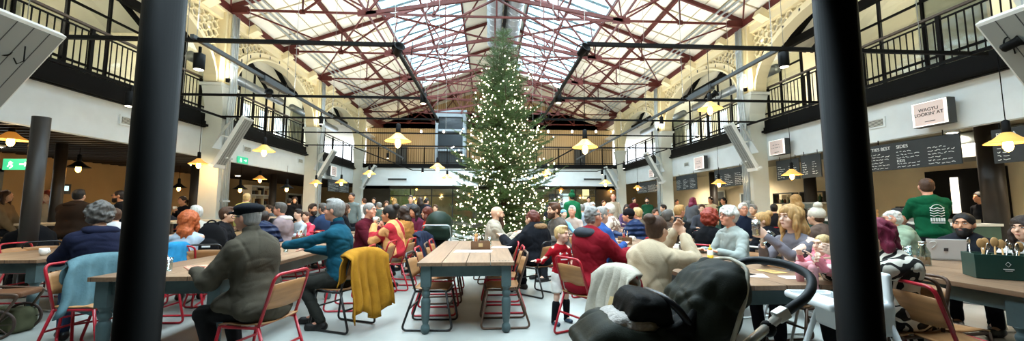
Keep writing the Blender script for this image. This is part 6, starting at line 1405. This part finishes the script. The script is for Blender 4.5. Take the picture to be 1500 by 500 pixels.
for dy in (-.1, -.05, 0, .05, .1): v.chain([o_(912, 458, dy), o_(930, 444, dy), o_(950, 446, dy), o_(965, 466, dy)], [.02, .05, .045, .03], .04)
v.fold(.005, 23, 16); v.crease(.006, 26, 16); link(v.mesh('inner_hood', m_blk), 'inner_hood', t)
v = Vol(lo, hi, .008)
for dy in (-.14, -.07, 0, .07, .14): v.chain([o_(955, 478, dy), o_(985, 468, dy), o_(1000, 445, dy)], [.03, .035, .03], .03)
v.fold(.008, 24, 24); link(v.mesh('seat_liner', m_blk), 'seat_liner', t)
b = MB(); b.tube(fillet([o_(1016, 512, -.235), o_(1030, 468, -.235), o_(1050, 420, -.215), o_(1066, 386, -.15), o_(1068, 378, 0), o_(1064, 384, .1)], .05), .009, 8); b.build('white_piping', mat('piping_cream', '#cfc8b4', .6), t)
b = MB(); b.tube(fillet([o_(990, 470, -.16), o_(972, 442, -.16), o_(958, 428, -.1), o_(955, 430, .1), o_(970, 446, .16)], .06), .016, 10); b.build('bumper_bar', mat('black_leatherette', '#1a1a1c', .3), t)
b = MB(); b.tube(fillet([o_(1052, 425, .2), o_(1095, 404, .2), o_(1135, 386, .17), o_(1160, 388, .02), o_(1166, 400, -.1), o_(1145, 420, -.17), o_(1098, 446, -.2)], .10, 6), .0195, 14); b.build('foam_handle', m_foam, t)
b = MB(); b.tube([o_(1100, 444, -.2), o_(1012, 502, -.26), o_(960, 540, -.26), o_(900, 590, -.2)], .019, 12); b.build('chrome_frame', m_chr, t); b = MB(); b.tube([o_(1056, 424, .2), o_(1012, 455, .2), o_(960, 520, .2), o_(900, 590, .2)], .017, 12); b.build('chrome_frame', m_chr, t)
b = MB(); b.bar(o_(1106, 440, -.2), o_(1091, 449, -.2), .046, .046); b.build('chrome_clamp', m_chr, t, bevel=.006)
b = MB(); b.ell(o_(1079, 462, -.21), (.032, .03, .034), 10); b.ell(o_(1060, 470, -.22), (.012, .008, .012), 6); b.build('folding_knob', m_black, t)
b = MB(); b.tube([o_(975, 530, -.2), o_(1010, 600, -.2), o_(1035, 690, -.2)], .014, 8); b.tube([o_(975, 530, .2), o_(1010, 600, .2), o_(1035, 690, .2)], .014, 8); b.tube([o_(900, 590, -.2), o_(875, 690, -.16)], .014, 8); b.tube([o_(900, 590, .2), o_(875, 690, .16)], .014, 8); b.bar(o_(1035, 690, -.2), o_(1035, 690, .2), .02); b.build('lower_chassis', m_black, t)
for (px, py, dy, r_) in ((1035, 690, -.24, .13), (1035, 690, .24, .13), (872, 700, -.17, .09), (872, 700, .17, .09)):
    c = Vector(o_(px, py, dy)); c.z = r_; b = MB(); b.tube([(c.x + (r_ - .018) * math.cos(a_ * PI / 12), c.y, c.z + (r_ - .018) * math.sin(a_ * PI / 12)) for a_ in range(24)], .018, 8, closed=True)
    for a_ in range(6): b.bar(c, c + Vector((math.cos(a_ * PI / 3), 0, math.sin(a_ * PI / 3))) * (r_ - .02), .012)
    b.build('wheel', m_black, t)
b = MB(); b.tube([o_(1078, 470, -.2), o_(1074, 486, -.2), o_(1064, 500, -.18)], .006, 6); b.build('hanging_strap', m_blk, t)
# baby asleep in it with a knitted blanket
b0 = Vector(o_(934, 463)) + Vector((OX.x, 1.85, 0)); bt = empty('baby', b0, 0, 'baby asleep in the olive pushchair under a white knitted blanket', 'baby')
v = Vol((-.3, -.15, -.2), (.3, .15, .16), .007); v.ell((.03, 0, .0), (.058, .052, .05), 0); v.ell((.0, -.03, -.005), (.03, .03, .03), .02); v.ell((.005, -.05, .0), (.008, .01, .008), .008); v.chain([(.04, 0, -.02), (-.02, 0, -.05), (-.16, 0, -.06)], [.03, .045, .03], .03)
for s_ in (-1, 1): v.chain([(.0, s_ * .05, -.05), (-.05, s_ * .06, -.05), (-.08, s_ * .03, -.045)], [.022, .02, .014], .01); v.chain([(-.1, s_ * .03, -.08), (-.15, s_ * .03, -.09), (-.18, s_ * .03, -.11)], [.025, .022, .018], .02)
link(v.mesh('body', mskin('b')), 'body', bt); v = Vol((-.1, -.12, -.1), (.15, .12, .12), .007); v.ell((.042, .01, .008), (.056, .055, .053), 0); v.ell((-.02, -.03, -.01), (.05, .07, .06), .005, op='sub'); link(v.mesh('hair', mhair('brown')), 'hair', bt)
kn = Vol((-.3, -.16, -.18), (.2, .16, .1), .008)
for dy in (-.1, -.05, 0, .05, .1): kn.chain([(.05, dy, -.04), (-.02, dy, -.03), (-.1, dy, -.02), (-.15, dy, -.035)], [.024, .034, .038, .032], .03)
kn.fold(.009, 31, 70); o = link(kn.mesh('knitted_blanket', cloth('#d9d2cb', bump=1.0, bs=70)), 'knitted_blanket', None, b0); tag(o, 'chunky white knitted blanket over the baby in the olive pushchair', 'blanket')
# ------------------------------------------------------------------ black pushchair seen from behind by the tree
q = atY(642, 340, 8.3); t = empty('pushchair', (q.x, 8.3, 0), 0, 'dark green pushchair with raised hood parked left of the tree', 'pushchair'); mgr = cloth('#1b2a22', rough=.5)
v = Vol((-.34, -.45, .5), (.34, .45, 1.35), .013); v.ell((0, .05, 1.02), (.27, .33, .26), 0); v.box((0, 0, .84), (.27, .28, .14), .05, r=.08); v.ell((0, .35, 1.0), (.22, .3, .2), .02, op='sub'); v.fold(.006, 40, 12); link(v.mesh('hood', mgr), 'hood', t)
v = Vol((-.3, -.3, .3), (.3, .45, .9), .014); v.box((0, 0, .6), (.2, .1, .2), 0, r=.05); v.box((0, .2, .5), (.2, .2, .06), .03, r=.04); link(v.mesh('seat_unit', cloth('#15181a')), 'seat_unit', t)
b = MB(); b.tube(fillet([(-.27, .3, .1), (-.27, -.1, .7), (-.27, -.38, 1.0), (.27, -.38, 1.0), (.27, -.1, .7), (.27, .3, .1)], .08), .014, 8); b.tube([(-.27, -.3, .12), (-.27, .0, .62)], .012, 8); b.tube([(.27, -.3, .12), (.27, .0, .62)], .012, 8); b.build('frame', m_galv, t)
for sx in (-1, 1):
    for y_ in (-.3, .35): b = MB(); b.tube([(sx * .28, y_ + .1 * math.cos(a_ * PI / 10), .12 + .1 * math.sin(a_ * PI / 10)) for a_ in range(20)], .02, 8, closed=True); b.bar((sx * .28, y_ - .1, .12), (sx * .28, y_ + .1, .12), .015); b.build('wheel', m_black, t)
# pram wheels under the far left table
q = atY(22, 405, 4.62); t = empty('pushchair', (q.x, 4.62, 0), rad(20), 'brown folded pushchair with spoked wheel under the far left table', 'pushchair')
for sx in (-1, 1):
    b = MB(); b.tube([(.14 * math.cos(a_ * PI / 12), sx * .2, .155 + .14 * math.sin(a_ * PI / 12)) for a_ in range(24)], .014, 8, closed=True)
    for a_ in range(8): b.bar((0, sx * .2, .155), (.135 * math.cos(a_ * PI / 4), sx * .2, .155 + .135 * math.sin(a_ * PI / 4)), .008)
    b.build('wheel', mat('brown_rubber', '#3a2a22', .6), t)
b = MB(); b.tube(fillet([(0, -.2, .155), (.15, -.2, .45), (-.3, -.2, .5), (-.3, .2, .5), (.15, .2, .45), (0, .2, .155)], .05), .014, 8); b.build('frame', m_brownf, t)
b = MB(); b.box((-.05, 0, .44), (.4, .34, .06)); b.build('seat_pad', mat('tan_leather', '#6b452c', .5), t, bevel=.02)
# shopping bag and boots on the floor at far left
q = atZ(12, 470, .12); v = Vol((-.3, -.2, 0), (.3, .2, .35), .012); v.box((0, 0, .13), (.2, .12, .13), 0, r=.06); v.ell((.14, 0, .2), (.08, .06, .06), .04); v.fold(.015, 44, 14); v.plane((0, 0, .003), (0, 0, -1)); o = link(v.mesh('cloth_bag', cloth('#5b5c45')), 'cloth_bag', None, (q.x, q.y, 0)); tag(o, 'olive green cloth bag slumped on the floor at the far left', 'bag')
# ------------------------------------------------------------------ food stalls on the right
m_ctr = mat('stall_teal_panel', '#2f5148', .5, var=.1); m_wt = mat('white_worktop', '#d9dad4', .35); m_ss = mat('stainless', '#b5b8b6', .3, metal=.9)
for (y0, y1, lb) in ((2.2, 4.7, 'nearest at the right edge'), (6.7, 11.2, 'behind the staff man in green'), (12.1, 17.3, 'past the near right column'), (18.3, 23.4, 'furthest down the right side')):
    t = empty('stall_counter', (8.75, (y0 + y1) / 2, 0), 0, 'teal panelled food stall counter, ' + lb, 'counter'); L_ = y1 - y0; a = MB(); a.box((0, 0, .5), (.6, L_, 1.0))
    for i in range(int(L_ / .5)): a.box((-.305, -L_ / 2 + .25 + .5 * i, .52), (.015, .44, .85))
    a.build('counter_front', m_ctr, t); b = MB(); b.box((-.02, 0, 1.03), (.72, L_ + .04, .05)); b.build('worktop', m_wt, t, bevel=.006)
rr = random.Random(5); nmz = 0
for y, kind in [(7.1, 'tray'), (7.9, 'grill'), (8.8, 'boxes'), (9.7, 'tray'), (10.5, 'fryer'), (12.6, 'tray'), (13.6, 'boxes'), (14.8, 'grill'), (16, 'fryer'), (19, 'boxes'), (20.5, 'grill'), (22, 'tray'), (3.4, 'tray'), (4.2, 'boxes')]:
    nmz += 1; pl = ['first', 'second', 'third', 'fourth', 'fifth', 'sixth', 'seventh', 'eighth', 'ninth', 'tenth', 'eleventh', 'twelfth', 'thirteenth', 'fourteenth'][nmz - 1]
    if kind == 'tray': t = empty('serving_tray', (8.7, y, 1.055), 0, 'steel serving tray on the stall counter, %s item along' % pl, 'tray'); a = MB(); a.box((0, 0, .01), (.34, .5, .02)); a.box((.17, 0, .04), (.01, .5, .06)); a.box((-.17, 0, .04), (.01, .5, .06)); a.box((0, .25, .04), (.34, .01, .06)); a.box((0, -.25, .04), (.34, .01, .06)); a.build('tray_pan', m_ss, t)
    elif kind == 'grill': t = empty('contact_grill', (8.75, y, 1.055), 0, 'stainless grill on the stall counter, %s item along' % pl, 'grill'); a = MB(); a.box((0, 0, .1), (.4, .45, .2)); a.box((0.03, 0, .28), (.34, .4, .08), RY(-.3)); a.build('grill_case', m_ss, t, bevel=.01); b = MB(); b.tube([(-.22, -.15, .3), (-.22, .15, .3)], .015, 8); b.build('handle', m_black, t)
    elif kind == 'fryer': t = empty('hot_cabinet', (8.8, y, 1.055), 0, 'glass fronted hot cabinet on the stall counter, %s item along' % pl, 'cabinet'); a = MB(); a.box((0, 0, .03), (.4, .6, .06)); a.box((0, 0, .42), (.4, .6, .04)); [a.box((sx * .19, sy * .29, .22), (.02, .02, .4)) for sx in (-1, 1) for sy in (-1, 1)]; a.build('cabinet_frame', m_ss, t); b = MB(); b.box((-.195, 0, .22), (.004, .56, .36)); b.build('glass_front', m_gl, t)
    else:
        for i in range(3): o = MB(); o.box((0, 0, .04), (.2, .22, .08), taper=.85); o = o.build('takeaway_box', mat('kraft_card', '#b08a58', .8), loc=(8.7, y, 1.056 + .082 * i)); tag(o, 'kraft takeaway box in a stack on the stall counter, %s item along, %s' % (pl, ['bottom', 'middle', 'top'][i]), 'box', 'takeaway boxes at place %s' % pl)
# back wall of the stalls: dark doorway, hood, shelves
mb = MB(); mb.b2((11.5, 8.3, 0), (11.62, 9.95, 2.3)); d = struct(mb, 'door_2', m_black, 'dark kitchen doorway'); 
a = MB(); a.b2((11.46, 9.2, 1.2), (11.52, 9.35, 2.1)); a.build('lit_slot', mat('lit_slot', '#fff4dd', .5, emit=1.5), d)
t = empty('extractor_hood', (10.8, 8.9, 2.4), 0, 'long stainless extractor hood over the right stall', 'extractor hood'); a = MB(); a.box((0, 0, .2), (.9, 3.6, .3), taper=1.15); a.build('hood_canopy', m_ss, t); b = MB(); b.tube([(-.3, -1.7, .5), (-.3, 1.9, .5)], .13, 16); b.build('duct_pipe', m_galv, t)
for y, z0_ in ((13.5, 1.5), (14.9, 1.5), (19.5, 1.4)):
    t = empty('wall_shelf', (11.4, y, z0_), 0, 'dark wall shelf with jars behind the stall %s' % {13.5: 'past the near right column', 14.9: 'beneath the dark menu board', 19.5: 'far down the right side'}[y], 'shelf'); a = MB(); a.box((0, 0, 0), (.25, 1.0, .03)); a.box((0, 0, .4), (.25, 1.0, .03)); a.box((0, -.5, .2), (.25, .03, .43)); a.box((0, .5, .2), (.25, .03, .43)); a.build('shelf_frame', m_dgrey, t)
    for i in range(7): o = MB(); r_ = rr.uniform(.035, .055); h_ = rr.uniform(.14, .3); o.lathe([(r_, 0), (r_, h_ * .7), (r_ * .4, h_ * .85), (r_ * .4, h_)], n=12); o = o.build('bottle', mat(['glass_brown', 'glass_green', 'jar_cream'][i % 3], ['#4a2a14', '#27472e', '#d9cfae'][i % 3], .2), loc=(11.38, y - .4 + i * .13, z0_ + .016)); tag(o, 'bottle standing on the wall shelf behind the stall at %s' % {13.5: 'the near right column', 14.9: 'the dark board', 19.5: 'the far end'}[y], 'bottle', 'bottles on shelf %d' % int(y))
for (px, py, x_, w2, h2, lb) in ((1054, 292, 11.5, .9, .8, 'grey framed screen on the stall wall behind the staff woman'), (1093, 295, 11.5, .8, .7, 'framed hatch on the stall wall beside the smiling man')):
    q = atX(px, py, x_); t = empty('framed_screen', q, 0, lb, 'screen'); a = MB()
    for s_ in (-1, 1): a.box((0, s_ * w2 / 2, 0), (.05, .05, h2)); a.box((0, 0, s_ * h2 / 2), (.05, w2 + .05, .05))
    a.build('screen_frame', m_greypaint, t); b = MB(); b.box((.02, 0, 0), (.02, w2, h2)); b.build('screen_face', mat('dim_screen', '#59646a', .3), t)
# ------------------------------------------------------------------ left aisle back wall: white shelves, doorway, small panel
q0 = atX(381, 285, -10.6); t = empty('white_shelving', (-10.6, q0.y, 0), 0, 'tall white open shelving with dark goods behind the near left column', 'shelving'); a = MB(); Lw = 1.9
for z_ in (.1, .55, 1.0, 1.45, 1.9, 2.3): a.box((0, 0, z_), (.35, Lw, .04))
for y_ in (-Lw / 2, 0, Lw / 2): a.box((0, y_, 1.2), (.35, .04, 2.25))
a.box((-.17, 0, 1.2), (.02, Lw, 2.25)); a.build('shelf_unit', mat('shelf_white', '#dcd7ca', .5), t)
for i, z_ in enumerate((.57, 1.02, 1.47, 1.92)):
    for j in range(8):
        h_ = rr.uniform(.16, .3); o = MB(); o.box((0, 0, h_ / 2), (.2, .13, h_)); o = o.build('carton', mat(['carton_black', 'carton_brown', 'carton_cream'][(i + j) % 3], ['#1d1b1a', '#5d3f28', '#c9b68e'][(i + j) % 3], .7), loc=(-10.5, q0.y - .8 + j * .22 + (.05 if j > 3 else 0), z_)); tag(o, 'small carton on the %s shelf of the white shelving' % ['second', 'third', 'fourth', 'top'][i], 'carton', 'cartons on the %s shelf' % ['second', 'third', 'fourth', 'top'][i])
q = atX(430, 290, -12.98); mb = MB(); mb.b2((-13.0, q.y - .9, 0), (-12.9, q.y + .9, 2.15)); d = struct(mb, 'door_3', m_black, 'dark doorway at the back of the left aisle'); a = MB()
for s_ in (-1, 1): a.box((-12.93, q.y + s_ * .95, 1.1), (.1, .12, 2.25))
a.box((-12.93, q.y, 2.2), (.1, 2.0, .12)); a.build('door_frame', m_greypaint, d)
q = atX(91, 277, -12.9); t = empty('wall_controller', q, 0, 'small dark wall controller with lit display on the tan wall', 'controller'); a = MB(); a.box((0, 0, 0), (.05, .45, .3)); a.build('controller_case', m_dgrey, t); b = MB(); b.box((.03, 0, .02), (.01, .3, .14)); b.build('display', mat('small_display', '#bfe0e8', .3, emit=1.0), t)
# ------------------------------------------------------------------ far balcony lift tower and far shop furniture
t = empty('lift_tower', (-2.6, 25.2, 3.8), 0, 'grey framed lift tower with dark glass on the far balcony behind the tree', 'lift tower'); a = MB()
for sx in (-1, 1):
    for sy in (-1, 1): a.box((sx * .85, sy * .6, 1.75), (.18, .18, 3.5))
for z_ in (.1, 1.1, 2.35, 3.35): a.box((0, -.6, z_), (1.7, .16, .3 if z_ > 3 else .14)); a.box((0, .6, z_), (1.7, .16, .14)); a.box((.85, 0, z_), (.16, 1.2, .14)); a.box((-.85, 0, z_), (.16, 1.2, .14))
a.box((0, 0, 3.55), (2.0, 1.5, .14)); a.build('tower_frame', mat('tower_grey', '#8f9aa0', .5), t); b = MB(); b.box((0, -.55, 1.7), (1.55, .02, 3.2)); b.build('dark_glass', mat('dark_glass', '#2a3338', .15), t)
for (x_, w2, lb) in ((-6.3, .7, 'left'), (6.3, .7, 'right')):
    t = empty('plant_cabinet', (x_, 27.9, 3.8), 0, 'dark cabinet against the timber wall on the %s of the far balcony' % lb, 'cabinet'); a = MB(); a.box((0, 0, .9), (w2, .5, 1.8)); a.build('cabinet_body', m_dgrey, t); b = MB(); b.box((.1, -.27, .9), (.03, .03, .2)); b.build('handle', m_ss, t)
for (px, py, w2, h2, c, e, lb) in ((815, 293, 1.0, .8, '#2a3a55', .2, 'dark blue screen in the far shop right of the tree'), (829, 294, .9, 1.0, '#cfe3f5', 1.2, 'bright pale screen in the far shop right of the tree'), (858, 283, .5, .9, '#ffe2ae', 1.6, 'warm lit wall lamp panel in the far shop'), (892, 296, .8, .5, '#d7c7a0', .2, 'pale poster inside the far right shop'), (583, 288, 2.2, 1.4, '#8fa06a', .1, 'green brown mural in the far left shop')):
    q = atY(px, py, 28.6); t = empty('wall_screen' if 'screen' in lb else 'wall_panel', q, 0, lb, 'screen' if 'screen' in lb else 'wall panel'); a = MB(); a.box((0, .03, 0), (w2 + .1, .05, h2 + .1)); a.build('panel_frame', m_dgrey, t); b = MB(); b.box((0, -.01, 0), (w2, .03, h2)); b.build('panel_face', mat('panel_' + c.strip('#'), c, .5, emit=e, var=.4 if 'mural' in lb else 0, vs=4), t)  # poster and mural faces are given a faint glow as well
q = atY(873, 298, 28.7); t = MB(); t.box((0, 0, 0), (1.1, .08, 2.3)); [t.box((x_, -.05, .1), (.05, .04, 2.0), mi=1) for x_ in (-.4, .4)]; t.box((0, -.05, 1.05), (.85, .04, .06), mi=1); t.box((0, -.05, .2), (.85, .04, .05), mi=1)
o = t.build('door_4', [mat('glowing_door', '#c9a66a', .5, emit=.15), m_cream], loc=(q.x, 28.75, 1.15)); tag(o, 'panelled cream door inside the far shop', kind='structure')  # door material has a faint glow put in, as if lit
# back print on the staff t-shirt
for o_2, bx, by, f, c in LASTP:
    if 'green t-shirt' in o_2['label']:
        inf = t_info[o_2.name]; ch_ = inf['chest']; b = MB(); rr = random.Random(8); sgn = -1
        def tp_(x_, z_):   # a point just behind the shirt's back
            return (x_, ch_[1] - .147 + .35 * x_ * x_ * 2 - .02 * (z_ - ch_[2]), z_)
        pts = [tp_(.075 * math.cos(a_ * PI / 10), ch_[2] + .05 + .085 * math.sin(a_ * PI / 10)) for a_ in range(11)]; b.tube(pts, .004, 5)
        for k_ in range(4): b.tube([tp_(-.08 + .04 * q_ , ch_[2] + .08 - .035 * k_ + .008 * (-1) ** q_) for q_ in range(5)], .006, 5)
        for k_ in range(6): b.box(tp_(-.07 + .028 * k_, ch_[2] - .08), (.018, .008, .05))
        b.box(tp_(0, ch_[2] - .125), (.15, .008, .012)); b.build('white_back_print', m_paper, o_2)
    if 'football shirt' in o_2['label']:
        inf = t_info[o_2.name]; ch_ = inf['chest']; b = MB(); fy = ch_[1] + .083
        b.box((0, fy, ch_[2] - .02), (.09, .006, .012)); b.ell((.05, fy - .004, ch_[2] + .045), (.014, .004, .018), 6); [b.box((-.05 + .009 * k_, fy - .002, ch_[2] + .045 + .003 * k_), (.006, .006, .01 + .006 * k_)) for k_ in range(3)]
        b.build('white_shirt_print', m_paper, o_2)
        for i in (0, 1):
            s_ = Vol((-.3, -.3, .0), (.3, .3, .45), .008); an = inf['ank'][i]; kn_ = inf['knees'][i]; s_.cone(an, an + (kn_ - an) * .72, .034, .045, 0); s_.cone(an - V3(0, 0, .02), an, .034, .034, .0); link(s_.mesh('sock', cloth('#14161a')), 'sock', o_2)
